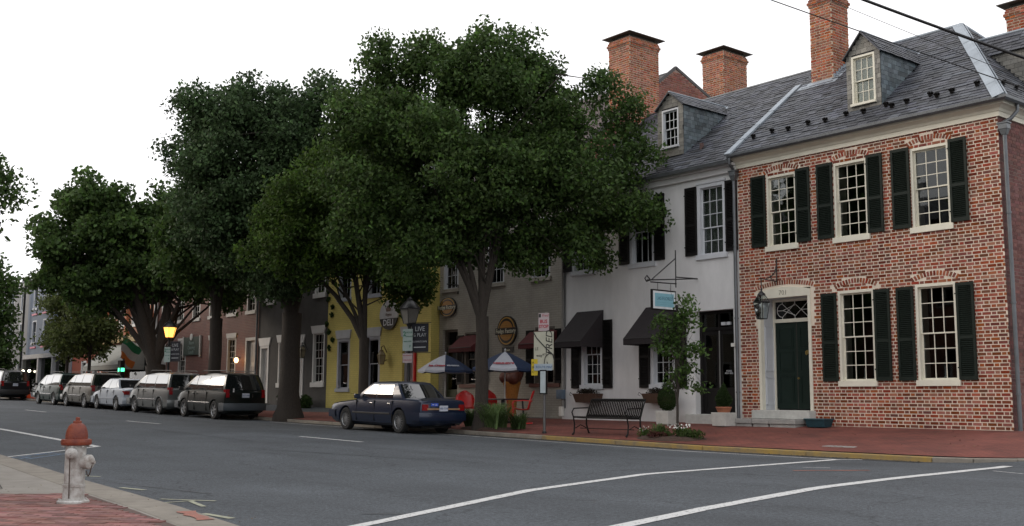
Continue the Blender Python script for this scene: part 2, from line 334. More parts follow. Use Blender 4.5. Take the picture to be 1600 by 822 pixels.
# near kerb and sidewalk
npath = [(-200, 5.0), (-60, 5.0), (-40, 5.0), (-30, 5.0), (-24, 4.98), (-19.9, 4.82), (-17.3, 4.66), (-14.8, 4.47), (-13.2, 4.32), (-11.6, 4.18), (-9.8, 4.02), (-8, 3.8), (-6.2, 3.4), (-4.6, 2.7), (-3.4, 1.7), (-2.8, .4), (-2.5, -1), (-2.5, -14)]
nk = bpy.data.objects.new('near_kerb', None); link(nk, None, 'structure'); OFF[nk] = Vector((0, 0, 0))
KW = .42
nin = []
for i, p in enumerate(npath):
    q = npath[min(i+1, len(npath)-1)]; o_ = npath[max(i-1, 0)]; d = Vector((q[0]-o_[0], q[1]-o_[1])).normalized(); nin.append((p[0]+d.y*KW, p[1]-d.x*KW))
for i in range(len(npath)-1):
    a, b, ia, ib = npath[i], npath[i+1], nin[i], nin[i+1]; mb = MB()
    A, B = Vector(a), Vector(b); g = (B-A).normalized()*.006
    P = [(a[0]+g.x, a[1]+g.y), (b[0]-g.x, b[1]-g.y), (ib[0]-g.x, ib[1]-g.y), (ia[0]+g.x, ia[1]+g.y)]; T = [(x, y, nearz(x, y)) for x, y in P]
    mb.add([(x, y, z-.3) for x, y, z in T]+T, [(0,3,2,1),(4,5,6,7),(0,1,5,4),(1,2,6,5),(2,3,7,6),(3,0,4,7)]).build('kerb_stone', kerb_m, nk, bevel=.02)
ns = MB()
for i in range(len(nin)-1):
    a, b = nin[i], nin[i+1]; ya = (a[0], -25) ; yb = (b[0], -25)
    if i < len(nin)-3: ns.quad((a[0], a[1], nearz(*a)-.004), (b[0], b[1], nearz(*b)-.004), (b[0], -25, nearz(*b)-.004), (a[0], -25, nearz(*a)-.004))
near_sw = ns.build('near_sidewalk', panel_m, kind='structure', fix=False)
# joints between the concrete slabs
jm = M('dark_joint', (.06, .052, .045), .95)
jb = MB()
for a, b in (((-18.2, 4.25), (-12.75, 3.2)), ((-12.75, 3.2), (-12.3, 2.6)), ((-16.2, 4.1), (-18.5, 1.5)), ((-22, 4.5), (-24, 1.5))):
    A, B = Vector((*a, nearz(*a))), Vector((*b, nearz(*b))); d = (B-A).normalized(); n = Vector((-d.y, d.x, 0))*.008; z = Vector((0, 0, .002)); jb.quad(A-n+z, B-n+z, B+n+z, A+n+z)
jb.build('slab_joint', jm, near_sw, fix=False)
# brick pavers of the near corner, laid at 45 degrees
pvm = {}
L_, W_ = .2, .1
u = Vector((.7071, .7071, 0)); v_ = Vector((-.7071, .7071, 0)); O = Vector((-12.2, 3.02, .15))
bed = MB(); poly = [(-12.15, 3.0), (-11.55, 3.72), (-9.7, 3.55), (-8.05, 3.36), (-6.4, 2.98), (-5.0, 2.3), (-4.2, 1.3), (-3.6, 0), (-3.5, -3), (-12.2, -3)]
bed.v = [(x, y, .1485) for x, y in poly]; bed.f = [tuple(reversed(range(len(poly))))]; bed.build('paver_bed', M('dark_sand_joint', (.10, .065, .055), .95, .3, 20), near_sw, fix=False)
def inside(x, y, P):
    c = False; j = len(P)-1
    for i in range(len(P)):
        if (P[i][1] > y) != (P[j][1] > y) and x < (P[j][0]-P[i][0])*(y-P[i][1])/(P[j][1]-P[i][1])+P[i][0]: c = not c
        j = i
    return c
pm = MB().box(-L_/2+.004, L_/2-.004, -W_/2+.004, W_/2-.004, -.04, .008).mesh('paver'); pm.materials.append(paver_m)
rest = MB(); cand = []
rnd = random.Random(3)
for r in range(-70, 60):
    for q in range(-60, 60):
        p = O+u*((q+(.5 if r % 2 else 0))*L_+L_/2)+v_*(-(r+.5)*W_)
        if all(inside(*(p+u*s*L_*.45+v_*t*W_*.4)[:2], poly) for s in (-1, 1) for t in (-1, 1)): cand.append(p)
def npx(p): # nearest first among those the lens can see
    d = (p-Vector((0, 0, CZ))); f = d.dot(fw)
    if f < .5: return 1e6+d.length
    x = d.dot(r2)/f; y = d.dot(u2)/f
    return f if abs(x) < .49 and y > -.262 else 1e5+f
cand.sort(key=npx)
for i, p in enumerate(cand):
    dz = rnd.uniform(-.003, .003); da = rnd.uniform(-.02, .02)
    if i < 300: put('paver', pm, near_sw, (p.x, p.y, .15+dz), (rnd.uniform(-.01, .01), rnd.uniform(-.01, .01), R(45)+da))
    else:
        Z = Vector((0, 0, 1)); rest.obox(Vector((p.x, p.y, .134+dz)), u*(L_/2-.004), v_*(W_/2-.004), Z*.024)
rest.build('paver', paver_m, near_sw, kind='stuff')
gt = sheet(xs[:-2], [KF-.42, KF-.2, KF-.002], lambda x, y: roadz(x, y)+.005) if False else None
gm_d = M('gutter_strip', (.030, .029, .027), .9, .35, 9, .3, 60, col2=(.060, .058, .052))
# painted markings on the road
def strip(pts, w, name='line_marking', mat=None, rag=.006, zf=roadz, step=.35, par=None, dz=.006):
    mb = MB(); P = [Vector((*p, 0)) for p in pts]; S = []
    for i in range(len(P)-1):
        n = max(1, int((P[i+1]-P[i]).length/step))
        for k in range(n): S.append(P[i].lerp(P[i+1], k/n))
    S.append(P[-1]); rr = random.Random(len(pts)+int(P[0].x*10))
    for i, p in enumerate(S):
        d = (S[min(i+1, len(S)-1)]-S[max(i-1, 0)]).normalized(); n = Vector((-d.y, d.x, 0))
        a = p+n*(w/2+rr.uniform(-rag, rag)); b = p-n*(w/2+rr.uniform(-rag, rag))
        mb.v += [(a.x, a.y, zf(a.x, a.y)+dz), (b.x, b.y, zf(b.x, b.y)+dz)]
    for i in range(len(S)-1): mb.f.append((2*i+1, 2*i+3, 2*i+2, 2*i))
    return mb.build(name, mat or line_m, par or road, fix=False)
strip([(-34, 17.0), (-22.9, 16.95), (-15.5, 17.0), (-11.5, 17.0)], .09, 'edge_line')
strip([(-11.5, 17.0), (-11.2, 17.35)], .1, 'edge_line')
strip([(-7.9, 4.0), (-8.18, 4.59), (-8.75, 5.87), (-9.85, 8.3), (-10.5, 10.9), (-11.48, 16.95)], .16, 'crosswalk_line')
strip([(-6.5, 5.0), (-6.71, 6.43), (-7.19, 8.34), (-7.61, 10.5), (-8.12, 13.36), (-8.55, 16.6), (-8.66, 17.6)], .18, 'crosswalk_line')
for k in range(12):
    x = -23.6-k*11.9; strip([(x, 12.6), (x+2.9, 12.6)], .12, 'lane_dash')
strip([(-60, 8.0), (-31.2, 7.75), (-22.3, 7.35)], .15, 'lane_line')
strip([(-20.3, 5.0), (-22.3, 7.35)], .10, 'stop_line')
bl = M('blue_chalk_paint', (.16, .30, .48), .8, .3, 15, col2=(.10, .12, .14)); yl = M('faded_lime_paint', (.42, .43, .30), .8, .3, 12, col2=(.20, .20, .17)); orp = M('faded_orange_paint', (.36, .12, .08), .8, .3, 10, col2=(.20, .12, .10)); skid = M('tar_streak', (.04, .04, .042), .6)
for a, b, w in (((-19.7, 5.3), (-20.9, 6.5), .05), ((-20.1, 5.15), (-21.2, 6.2), .05), ((-19.9, 5.25), (-20.2, 5.5), .05), ((-20.6, 5.7), (-20.8, 6.2), .05)): strip([a, b], w, 'utility_mark', bl)
for a, b, w in (((-13.75, 4.85), (-13.2, 4.95), .07), ((-12.0, 4.68), (-11.35, 5.05), .06), ((-11.6, 4.36), (-11.55, 4.9), .06), ((-11.55, 4.85), (-10.9, 4.72), .06), ((-10.3, 4.46), (-9.72, 4.5), .07), ((-16, 5.0), (-15.6, 5.2), .06)): strip([a, b], w, 'utility_mark', yl)
strip([(-8.55, 3.72), (-9.3, 3.86)], .14, 'spray_mark', orp, zf=nearz, par=near_sw, step=.1, rag=.03)
strip([(-9.9, 13.5), (-9.3, 14.6)], .10, 'spray_mark', orp, rag=.03)
strip([(-9.2, 5.6), (-8.9, 5.9)], .03, 'tar_streak', skid)
strip([(-15.2, 4.95), (-12.2, 5.35)], .02, 'tar_streak', skid)
for a, b in (((-20, 9.5), (-14, 10.8)), ((-11, 12), (-10.2, 12.8)), ((-30, 11), (-22, 10.6))): strip([a, b], .03, 'crack_seal', skid, rag=.012)
strip([(-8.2, 16.2), (-7.6, 15.9)], .05, 'chalk_mark', line_m); strip([(-10.3, 14.3), (-10.0, 14.6)], .04, 'chalk_mark', line_m)

strip([(-70, KF-.14), (-10.2, KF-.14)], .24, 'gutter_strip', gm_d, rag=.03, step=.5, dz=.004)  # darker strip laid on the road along the foot of the far kerb
ll = random.Random(8); lv = MB()
for i in range(900):
    x = -10-abs(ll.gauss(0, 1))*13; y = KF-.06-abs(ll.gauss(0, .10)) if i % 3 else ll.uniform(17.9, 21.6)
    z = (roadz(x, y)+.012) if y < KF else sidez(x, y)+.008; a = ll.uniform(0, 6.28); r = ll.uniform(.02, .045); c, s_ = math.cos(a)*r, math.sin(a)*r
    lv.quad((x-c, y-s_, z), (x+s_*.5, y-c*.5, z+.004), (x+c, y+s_, z+.01), (x-s_*.5, y+c*.5, z+.003))
for i in range(160):
    x = ll.uniform(-13, -7.5); y = ll.uniform(1.5, 4.1); z = nearz(x, y)+.013; a = ll.uniform(0, 6.28); r = ll.uniform(.008, .02); c, s_ = math.cos(a)*r, math.sin(a)*r
    lv.quad((x-c, y-s_, z), (x+s_*.5, y-c*.5, z+.003), (x+c, y+s_, z+.005), (x-s_*.5, y+c*.5, z+.002))
lv.build('leaf_litter', M('dry_leaf', (.07, .045, .02), .9, .3, 5, isl=.5, col2=(.13, .09, .035)), kind='stuff', fix=False, label='small dry leaves lying in the gutter and on the brick sidewalk', cat='leaf litter')
# ================================================================== BUILDING KIT
def wall(parent, name, mat, x0, x1, z0, z1, y, holes=(), depth=.28, axis='x', flip=False, **k):
    """a wall in the plane y (axis 'x') or x (axis 'y'), with openings whose reveals run inwards"""
    mb = MB(); hs = [(max(a, x0), min(b, x1), max(c, z0), min(d, z1)) for a, b, c, d in holes]
    xs = sorted(set([x0, x1]+[h[0] for h in hs]+[h[1] for h in hs])); zs = sorted(set([z0, z1]+[h[2] for h in hs]+[h[3] for h in hs]))
    s = -1 if flip else 1
    def P(a, d, z): return (a, y+d*s, z) if axis == 'x' else (y+d*s, a, z)
    for i in range(len(xs)-1):
        for j in range(len(zs)-1):
            cx, cz = (xs[i]+xs[i+1])/2, (zs[j]+zs[j+1])/2
            if any(h[0] < cx < h[1] and h[2] < cz < h[3] for h in hs): continue
            mb.quad(P(xs[i], 0, zs[j]), P(xs[i+1], 0, zs[j]), P(xs[i+1], 0, zs[j+1]), P(xs[i], 0, zs[j+1]))
            mb.quad(P(xs[i], depth, zs[j]), P(xs[i+1], depth, zs[j]), P(xs[i+1], depth, zs[j+1]), P(xs[i], depth, zs[j+1]))
    for a, b, c, d in hs:
        for p, q in (((a, c), (a, d)), ((b, c), (b, d)), ((a, c), (b, c)), ((a, d), (b, d))):
            mb.quad(P(p[0], 0, p[1]), P(q[0], 0, q[1]), P(q[0], depth, q[1]), P(p[0], depth, p[1]))
    for p, q in (((x0, z0), (x1, z0)), ((x0, z1), (x1, z1)), ((x0, z0), (x0, z1)), ((x1, z0), (x1, z1))):
        mb.quad(P(p[0], 0, p[1]), P(q[0], 0, q[1]), P(q[0], depth, q[1]), P(p[0], depth, p[1]))
    return mb.build(name, mat, parent, fix=False, **k)
CACHE = {}
def window(parent, xc, y, z0, w, h, cols=3, rows=(3, 3), frame=None, casing=.07, gl=None, curtain=None, sill=.13, sillw=.07, rz=0, proud=.035, sillmat=None, headm=0, tilt=0, sashw=.035, mun=.018):
    frame = frame or white_paint; gl = gl or glass
    key = ('win', round(w, 3), round(h, 3), cols, rows, casing, proud, frame.name, headm, mun)
    if key not in CACHE:
        mb = MB(); c = casing; iw = w/2-c
        mb.box(-w/2, -iw, -proud, .12, 0, h); mb.box(iw, w/2, -proud, .12, 0, h); mb.box(-iw, iw, -proud, .12, h-c, h)
        if headm: mb.box(-w/2-.02, w/2+.02, -proud-.03, .02, h+.001, h+headm)
        fm = mb.mesh('window'); fm.materials.append(frame)
        sb = MB(); ih = h-c; mid = ih*rows[1]/(rows[0]+rows[1]) if rows[0] != rows[1] else ih/2; s = sashw
        for (a, b, yy) in ((0, mid+.015, .075), (mid-.015, ih, .04)):
            sb.box(-iw, -iw+s, yy, yy+.03, a, b); sb.box(iw-s, iw, yy, yy+.03, a, b); sb.box(-iw+s, iw-s, yy+.001, yy+.029, a, a+s*1.3 if a == 0 else a+.03); sb.box(-iw+s, iw-s, yy+.001, yy+.029, b-(.03 if a == 0 else s), b)
        sm = sb.mesh('sash'); sm.materials.append(frame)
        mm = MB(); panes = []
        for (a, b, yy, n) in ((s*1.3, mid-.015, .075, rows[1]), (mid+.015, ih-s, .04, rows[0])):
            W_ = 2*(iw-s); pw, ph = W_/cols, (b-a)/n
            for i in range(1, cols): xx = -iw+s+pw*i; mm.box(xx-mun/2, xx+mun/2, yy+.004, yy+.026, a, b)
            for j in range(1, n): zz = a+ph*j; mm.box(-iw+s, iw-s, yy+.006, yy+.024, zz-mun/2, zz+mun/2)
            for i in range(cols):
                for j in range(n): panes.append((-iw+s+pw*(i+.5), yy+.015, a+ph*(j+.5), pw, ph))
        mu = mm.mesh('muntins') if mm.v else None
        if mu: mu.materials.append(frame)
        pk = {}
        for p in panes:
            k = (round(p[3], 3), round(p[4], 3))
            if k not in pk: q = MB().box(-p[3]/2, p[3]/2, -.002, .002, -p[4]/2, p[4]/2).mesh('pane'); pk[k] = q
        sl = MB().box(-w/2-sillw, w/2+sillw, -.09, .13, -sill, -.001).mesh('sill')
        CACHE[key] = (fm, sm, mu, panes, pk, sl)
    fm, sm, mu, panes, pk, sl = CACHE[key]
    z0 = z0+sill
    win = put('window', fm, parent, (xc, y, z0), (0, 0, rz)); o0 = Vector((xc, y, z0)); OFF[win] = Vector((0, 0, 0))
    def sub(n, me, loc=(0, 0, 0), mat=None, rot=(0, 0, 0)):
        o = bpy.data.objects.new(n, me); link(o, win); o.location = loc; o.rotation_euler = rot
        if mat and not me.materials: me.materials.append(mat)
        return o
    sub('sash', sm)
    if mu: sub('muntins', mu)
    for x, yy, z, pw, ph in panes:
        me = pk[(round(pw, 3), round(ph, 3))]
        if not me.materials: me.materials.append(gl)
        sub('pane', me, (x, yy, z), rot=(random.uniform(-.012, .012), 0, random.uniform(-.012, .012)))
    if sill:
        if not sl.materials: sl.materials.append(sillmat or frame)
        sub('sill', sl)
    if curtain:
        cm = MB(); n = 14
        for s_, e in curtain:
            a, b = -w/2+w*s_, -w/2+w*e
            for i in range(n):
                xa, xb = a+(b-a)*i/n, a+(b-a)*(i+1)/n; ya, yb = .20+.02*math.sin(i*2.1), .20+.02*math.sin((i+1)*2.1)
                cm.quad((xa, ya, .01), (xb, yb, .01), (xb, yb, h-.02), (xa, ya, h-.02))
        me = cm.mesh('curtain', fix=False); me.materials.append(curtain_m); sub('curtain', me)
    return win
def shutter(parent, x0, x1, z0, z1, y, mat, lou=True):
    w, h = x1-x0, z1-z0; key = ('sh', round(w, 2), round(h, 2), mat.name)
    if key not in CACHE:
        s = .055; mb = MB(); mb.box(-w/2, -w/2+s, -.035, 0, 0, h); mb.box(w/2-s, w/2, -.035, 0, 0, h)
        for a, b in ((0, .09), (h*.42, h*.42+.07), (h-.07, h)): mb.box(-w/2+s, w/2-s, -.034, -.001, a, b)
        for zz in (h*.12, h*.88): mb.box(-w/2-.02, -w/2+.05, -.045, -.02, zz, zz+.03)
        fm = mb.mesh('shutter'); fm.materials.append(mat); lb = MB()
        for a, b in ((.09, h*.42), (h*.42+.07, h-.07)):
            n = int((b-a)/.042)
            for i in range(n): zc = a+(i+.5)*(b-a)/n; lb.obox((0, -.018, zc), (w/2-s-.001, 0, 0), (0, .014, .012), (0, -.003, .0035))
        lb.box(-w/2+s, w/2-s, -.006, -.003, .09, h-.07)
        lm = lb.mesh('louvers'); lm.materials.append(mat); CACHE[key] = (fm, lm)
    fm, lm = CACHE[key]
    sh = put('shutter', fm, parent, ((x0+x1)/2, y, z0), (0, 0, random.uniform(-.012, .012))); l = bpy.data.objects.new('louvers', lm); link(l, sh, 'stuff'); return sh
def pieces(parent, boxes, name, mat, limit, keyfn, to3, rotm, y_proud=.008, thick=.03):
    """boxes: (u, v, w, h) centres on a surface; the first `limit` by keyfn are objects sharing meshes, the rest one mesh"""
    bx = sorted(boxes, key=keyfn); cnt = 0; rest = MB(); meshes = {}
    for b in bx:
        u_, v_, w, h = b[:4]; c, ex, ez, en = to3(u_, v_)
        k = (round(w, 3), round(h, 3)); full = len(b) > 4 and b[4]
        jit = random.uniform(-.002, .003)
        if full and cnt < limit:
            if k not in meshes:
                m = MB().box(-w/2, w/2, -y_proud, thick, -h/2, h/2).mesh(name); m.materials.append(mat); meshes[k] = m
            put(name, meshes[k], parent, Vector(c)+en*jit, rotm(u_, v_) if callable(rotm) else rotm); cnt += 1
        else:
            rest.obox(Vector(c)-en*((thick-y_proud)/2-jit), ex*w/2, en*((thick+y_proud)/2), ez*h/2)
    if rest.v: rest.build(name, mat, parent, kind='stuff')
def flemish(x0, x1, z0, z1, holes=(), skip=None, course=.0775, st=.225, hd=.112, jt=.013, clipx=None, jh=None):
    out = []; n = int(round((z1-z0)/course)); course = (z1-z0)/n; jh = jh or jt
    for r in range(n):
        za, zb = z0+r*course+jh/2, z0+(r+1)*course-jh/2; x = x0 - (0 if r % 2 else (st+hd+2*jt)/2+hd*.0) ; i = 0
        x += random.uniform(-.006, .006)
        lo, hi = (x0, x1) if not clipx else clipx((za+zb)/2)
        blocked = sorted((h[0], h[1]) for h in holes if h[2] < (za+zb)/2 < h[3])
        while x < hi:
            w = st if i % 2 == 0 else hd; i += 1; a, b = x, x+w; x += w+jt; segs = [(max(a, lo), min(b, hi))]
            for ha, hb in blocked:
                ns_ = []
                for s0, s1 in segs:
                    if s1 <= ha or s0 >= hb: ns_.append((s0, s1))
                    else:
                        if s0 < ha-.02: ns_.append((s0, ha-.006))
                        if s1 > hb+.02: ns_.append((hb+.006, s1))
                segs = ns_
            for s0, s1 in segs:
                if s1-s0 < .025: continue
                cx, cz = (s0+s1)/2, (za+zb)/2
                if skip and skip(cx, cz): continue
                full = abs((s1-s0)-w) < 1e-4
                out.append((cx, cz, s1-s0, zb-za, full))
    return out
def to3_front(y): return lambda u_, v_: ((u_, y, v_), Vector((1, 0, 0)), Vector((0, 0, 1)), Vector((0, -1, 0)))
def to3_side(x): return lambda u_, v_: ((x, u_, v_), Vector((0, 1, 0)), Vector((0, 0, 1)), Vector((1, 0, 0)))
def chimney(parent, x0, x1, y0, y1, z0, z1, bm, cap=True, single=0, mort=None, faces='fe', crown=True):
    mort = mort or M('chimney_mortar', (.40, .31, .23), .9, .3, 3, col2=(.52, .42, .32))
    ch = MB().box(x0, x1, y0, y1, z0, z1).build('chimney', mort, parent)
    bs = []
    def side(a0, a1, to, rot, lim):
        B = flemish(a0, a1, z0, z1, jt=.023, st=.185, hd=.09)
        pieces(ch, B, 'brick', bm, lim, lambda b: -b[1], to, rot)
    side(x0, x1, to3_front(y0), (0, 0, 0), single)
    side(y0, y1, to3_side(x1), (0, 0, R(90)), single)
    if crown:
        mb = MB(); t = .03
        core = MB()
        for k in range(3):
            e = t+(k == 1)*.03; za, zb = z1-.28+k*.078, z1-.28+k*.078+.058; core.box(x0-e+.008, x1+e-.008, y0-e+.008, y1+e-.008, za-.01, zb+.01)
            for (p0, p1, horiz) in ((x0-e, x1+e, 1), (y0-e, y1+e, 0)):
                nb = max(3, int((p1-p0)/.145)); w = (p1-p0)/nb
                for i in range(nb):
                    a, b = p0+i*w+.009, p0+(i+1)*w-.009
                    if horiz: mb.box(a, b, y0-e, y0-e+.05, za, zb)
                    else: mb.box(x1+e-.05, x1+e, max(a, y0-e+.051), b, za, zb)
        core.build('crown_mortar', mort, ch); mb.build('crown_course', bm, ch, kind='stuff')
    if cap:
        mb = MB(); e = .17; mb.add([(x0-e, y0-e, z1+.12), (x1+e, y0-e, z1+.12), (x1+e, y1+e, z1+.12), (x0-e, y1+e, z1+.12), ((x0+x1)/2, (y0+y1)/2, z1+.34)], [(0, 3, 2, 1), (0, 1, 4), (1, 2, 4), (2, 3, 4), (3, 0, 4)])
        mb.box(x0+.08, x1-.08, y0+.08, y1-.08, z1-.02, z1+.13)
        mb.box(x0-e-.004, x1+e+.004, y0-e-.004, y1+e+.004, z1+.105, z1+.125)
        mb.build('chimney_cap', M('brown_cap_metal', (.10, .085, .075), .6, .2, 3), ch)
    return ch
def slates(parent, O, U, V, rows, ulo, uhi, mat, sw=.25, ex=.155, limit=0, skip=None, keyfn=None, thick=.012):
    """overlapping slates; O origin at the eave, U along the eave, V up the slope (unit vectors)"""
    U, V = Vector(U).normalized(), Vector(V).normalized(); Nn = U.cross(V).normalized()
    if Nn.z < 0: Nn = -Nn
    O = Vector(O); tilt = .012
    B = []
    for r in range(rows):
        v0 = r*ex; lo, hi = ulo(v0+ex/2), uhi(v0+ex/2); x = lo-(r % 2)*sw/2-random.random()*.05
        while x < hi:
            w = sw*random.choice((1, 1, .85, 1.1)); a, b = max(x, lo), min(x+w, hi); x += w
            if b-a < .04: continue
            if skip and skip((a+b)/2, v0+ex/2): continue
            B.append((a, b, v0, abs((b-a)-sw) < 1e-3))
    if keyfn: B.sort(key=lambda t: keyfn((O+U*(t[0]+t[1])/2+V*t[2])))
    Vt = (V*ex*1.35-Nn*tilt*1.4).normalized(); Nt = U.cross(Vt).normalized()
    if Nt.z < 0: Nt = -Nt
    rot = Matrix((U, Vt, Nt)).transposed().to_euler() if U.cross(Vt).dot(Nt) > 0 else Matrix((-U, Vt, Nt)).transposed().to_euler()
    rest = MB(); me = None; cnt = 0
    for a, b, v0, full in B:
        lift = random.uniform(0, .011); c = O+U*(a+b)/2+V*(v0+ex*.675-.02+random.uniform(-.006, .006))+Nn*(.012+lift)
        if full and cnt < limit:
            if me is None: me = MB().box(-sw/2+.003, sw/2-.003, -ex*.675, ex*.675, -thick/2, thick/2).mesh('slate'); me.materials.append(mat)
            put('slate', me, parent, c, rot); cnt += 1
        else: rest.obox(c, U*((b-a)/2-.003), Vt*ex*.675, Nt*thick/2)
    if rest.v: rest.build('slate', mat, parent, kind='stuff')
def camdist(p): return (p-Vector((0, 0, CZ))).length
def tube_part(parent, name, mat, pts, r, n=8, smooth=50, **k):
    mb = MB()
    for P in (pts if isinstance(pts[0][0], (list, tuple)) else [pts]): mb.tube(P, r, n)
    return mb.build(name, mat, parent, smooth=smooth, **k)
def dormer(parent, xa, xb, yf, z0, ze, zr, roof_z, glz, blind, mats, wz0, wz1, ww, chk):
    """gabled dormer facing the street; roof_z(y) is the height of the main roof"""
    d = bpy.data.objects.new('dormer', None); link(d, parent); OFF[d] = OFF[parent]
    xm = (xa+xb)/2; fm, cm, rm = mats
    yb_e = next(y/100 for y in range(int(yf*100), 4000) if roof_z(y/100) > ze); yb_r = next(y/100 for y in range(int(yf*100), 4000) if roof_z(y/100) > zr)
    hx0, hx1 = xm-ww/2, xm+ww/2
    mb = MB()
    mb.quad((xa, yf, z0), (hx0, yf, z0), (hx0, yf, ze), (xa, yf, ze)); mb.quad((hx1, yf, z0), (xb, yf, z0), (xb, yf, ze), (hx1, yf, ze))
    mb.quad((hx0, yf, z0), (hx1, yf, z0), (hx1, yf, wz0), (hx0, yf, wz0)); mb.quad((hx0, yf, wz1), (hx1, yf, wz1), (hx1, yf, ze), (hx0, yf, ze))
    mb.quad((xa, yf, ze), (xb, yf, ze), (xm, yf, zr)); mb.quad((xa, yf, z0), (xa, yf, ze), (xa, yb_e, ze)); mb.quad((xb, yf, z0), (xb, yf, ze), (xb, yb_e, ze))
    mb.quad((hx0, yf+.5, wz0-.1), (hx1, yf+.5, wz0-.1), (hx1, yf+.5, wz1), (hx0, yf+.5, wz1))
    mb.build('dormer_wall', under_m, d, fix=False)
    # cheek slates
    B = []
    ex = .115; n = int((ze-z0)/ex)+1
    for r in range(n):
        z = z0+r*ex; x = yf-(r % 2)*.09
        lim = yb_e
        while x < lim:
            w = .18*random.choice((1, 1.15, .85)); a, b = max(x, yf+.01), min(x+w-.006, lim); x += w
            if b-a < .03: continue
            if roof_z(a) > z+ex: break
            B.append(((a+b)/2, min(z+ex/2, ze-.04), b-a, ex-.006, True))
    pieces(d, B, 'slate', cm, 0, lambda b: b[0], to3_side(xb), (0, 0, R(90)), .016, .004)
    # face slates
    B = []; ex = .12; n = int((zr-z0)/ex)+1
    for r in range(n):
        z = z0+r*ex; zc = z+ex/2
        half = (xb-xa)/2 if zc < ze else (xb-xa)/2*(zr-zc)/(zr-ze)
        x = xm-half-(r % 2)*.08
        while x < xm+half:
            w = .17*random.choice((1, 1.2, .85)); a, b = max(x, xm-half), min(x+w-.006, xm+half); x += w
            if wz0 < zc < wz1:
                if a < hx0 < b: b = hx0
                if a < hx1 < b: a = hx1
                if hx0 <= (a+b)/2 <= hx1: continue
            if b-a > .02: B.append(((a+b)/2, zc, b-a, ex-.006, True))
    pieces(d, B, 'slate', fm, 300, lambda b: b[0], to3_front(yf), (0, 0, 0), .014, .004)
    # roof of the dormer
    o = .06
    for s in (-1, 1):
        e = xa-o if s < 0 else xb+o; U = Vector((0, 1, 0)); V = Vector((xm-e, 0, zr-(ze-o*(zr-ze)/((xb-xa)/2)))); Lv = V.length; O_ = Vector((e, yf-.07, ze-o*(zr-ze)/((xb-xa)/2)+.015))
        yend = lambda v: (yb_e+(yb_r-yb_e)*v/Lv)-yf+.07
        MB().quad(O_, O_+U*yend(0), O_+U*yend(Lv)+V, O_+V).build('roof_slope', under_m, d, fix=False)
        slates(d, O_, U, V, int(Lv/.13), lambda v: 0, yend, rm, .2, .13)
    mb = MB()
    for s in (-1, 1):
        e = xa-o if s < 0 else xb+o; A = Vector((e, yf-.075, ze-o*(zr-ze)/((xb-xa)/2)+.01)); Bp = Vector((xm, yf-.075, zr+.01)); mb.bar(A, Bp, .03, .05, (0, 1, 0))
    mb.build('verge_board', rm, d)
    tube_part(d, 'ridge_flashing', flash_m, [(xm, yf-.07, zr+.03), (xm, yb_r+.12, zr+.035)], .028)
    MB().quad((xm-.03, yb_r-.02, zr+.02), (xm+.17, yb_r+.02, roof_z(yb_r+.02)+.03), (xm+.2, yb_r-.22, roof_z(yb_r-.22)+.06), (xm+.02, yb_r-.05, zr+.02)).build('flashing_tab', flash_m, d, fix=False)
    w = window(d, xm, yf, wz0, ww, wz1-wz0-.06, 3, (2, 2), cream_paint if blind else grey_paint, .05, glz, None, .06, .02, proud=.02)
    if blind:
        me = MB().box(-ww/2+.03, ww/2-.03, .11, .115, .02, wz1-wz0-.1).mesh('blind'); me.materials.append(blind_m); link(bpy.data.objects.new('blind', me), w)
    return d
def panel_door(parent, x0, x1, z0, z1, y, mat, rows=((.06, .36), (.42, .78), (.82, .95)), cols=2, name='door', knob=True, double=False):
    mb = MB().box(x0, x1, y, y+.05, z0, z1); w = (x1-x0)/cols; h = z1-z0
    dr = mb.build(name, mat, parent)
    pb = MB()
    for i in range(cols):
        for a, b in rows:
            xa, xb, za, zb = x0+w*i+w*.16, x0+w*(i+1)-w*.16, z0+h*a, z0+h*b; t = .018
            pb.box(xa, xb, y-.012, y+.001, za, za+t); pb.box(xa, xb, y-.012, y+.001, zb-t, zb); pb.box(xa, xa+t, y-.012, y+.001, za+t, zb-t); pb.box(xb-t, xb, y-.012, y+.001, za+t, zb-t)
            pb.box(xa+.05, xb-.05, y-.008, y+.001, za+.05, zb-.05)
    pb.build('door_panel', mat, dr)
    if double: MB().box((x0+x1)/2-.006, (x0+x1)/2+.006, y-.004, y+.001, z0, z1).build('meeting_seam', jm, dr)
    return dr
brass = M('brass', (.45, .33, .12), .3, .1, 5, metal=.9)
# ================================================================== BRICK CORNER HOUSE
YF = 22.0
def gutter_profile(parent, name, mat, pts, path, smooth=None):
    """sweep (d outward, z) profile along a wall path given as corner points with outward mitres"""
    mb = MB(); n = len(pts)
    for (x, y, ox, oy) in path:
        for d, z in pts: mb.v.append((x+ox*d, y+oy*d, z))
    for i in range(len(path)-1):
        for j in range(n): k = (j+1) % n; mb.f.append((i*n+j, i*n+k, (i+1)*n+k, (i+1)*n+j))
    mb.f.append(tuple(range(n))); mb.f.append(tuple(reversed(range((len(path)-1)*n, len(path)*n))))
    return mb.build(name, mat, parent, smooth=smooth)
bh = thing('brick_house', 'two-storey red brick corner house with dark green shutters and a slate hip roof', 'house', (-14.15, YF, .57))
X0, X1 = -17.64, -10.65
EV, SL, RY, RZ = 7.52, .78, 26.0, 10.89
brz = lambda y: EV+SL*(y-21.68)
up_w = [(-16.26, .90), (-14.27, .90), (-12.24, .92)]; lo_w = [(-14.23, .96), (-12.24, .96)]
holes = [(x-w/2+.01, x+w/2-.01, 5.03, 6.84) for x, w in up_w]+[(x-w/2+.01, x+w/2-.01, 1.62, 3.74) for x, w in lo_w]+[(-17.05, -15.47, .5, 3.93)]
wall(bh, 'front_wall', mortar_m, X0, X1-.004, .4, 7.3, YF, holes, depth=.5)
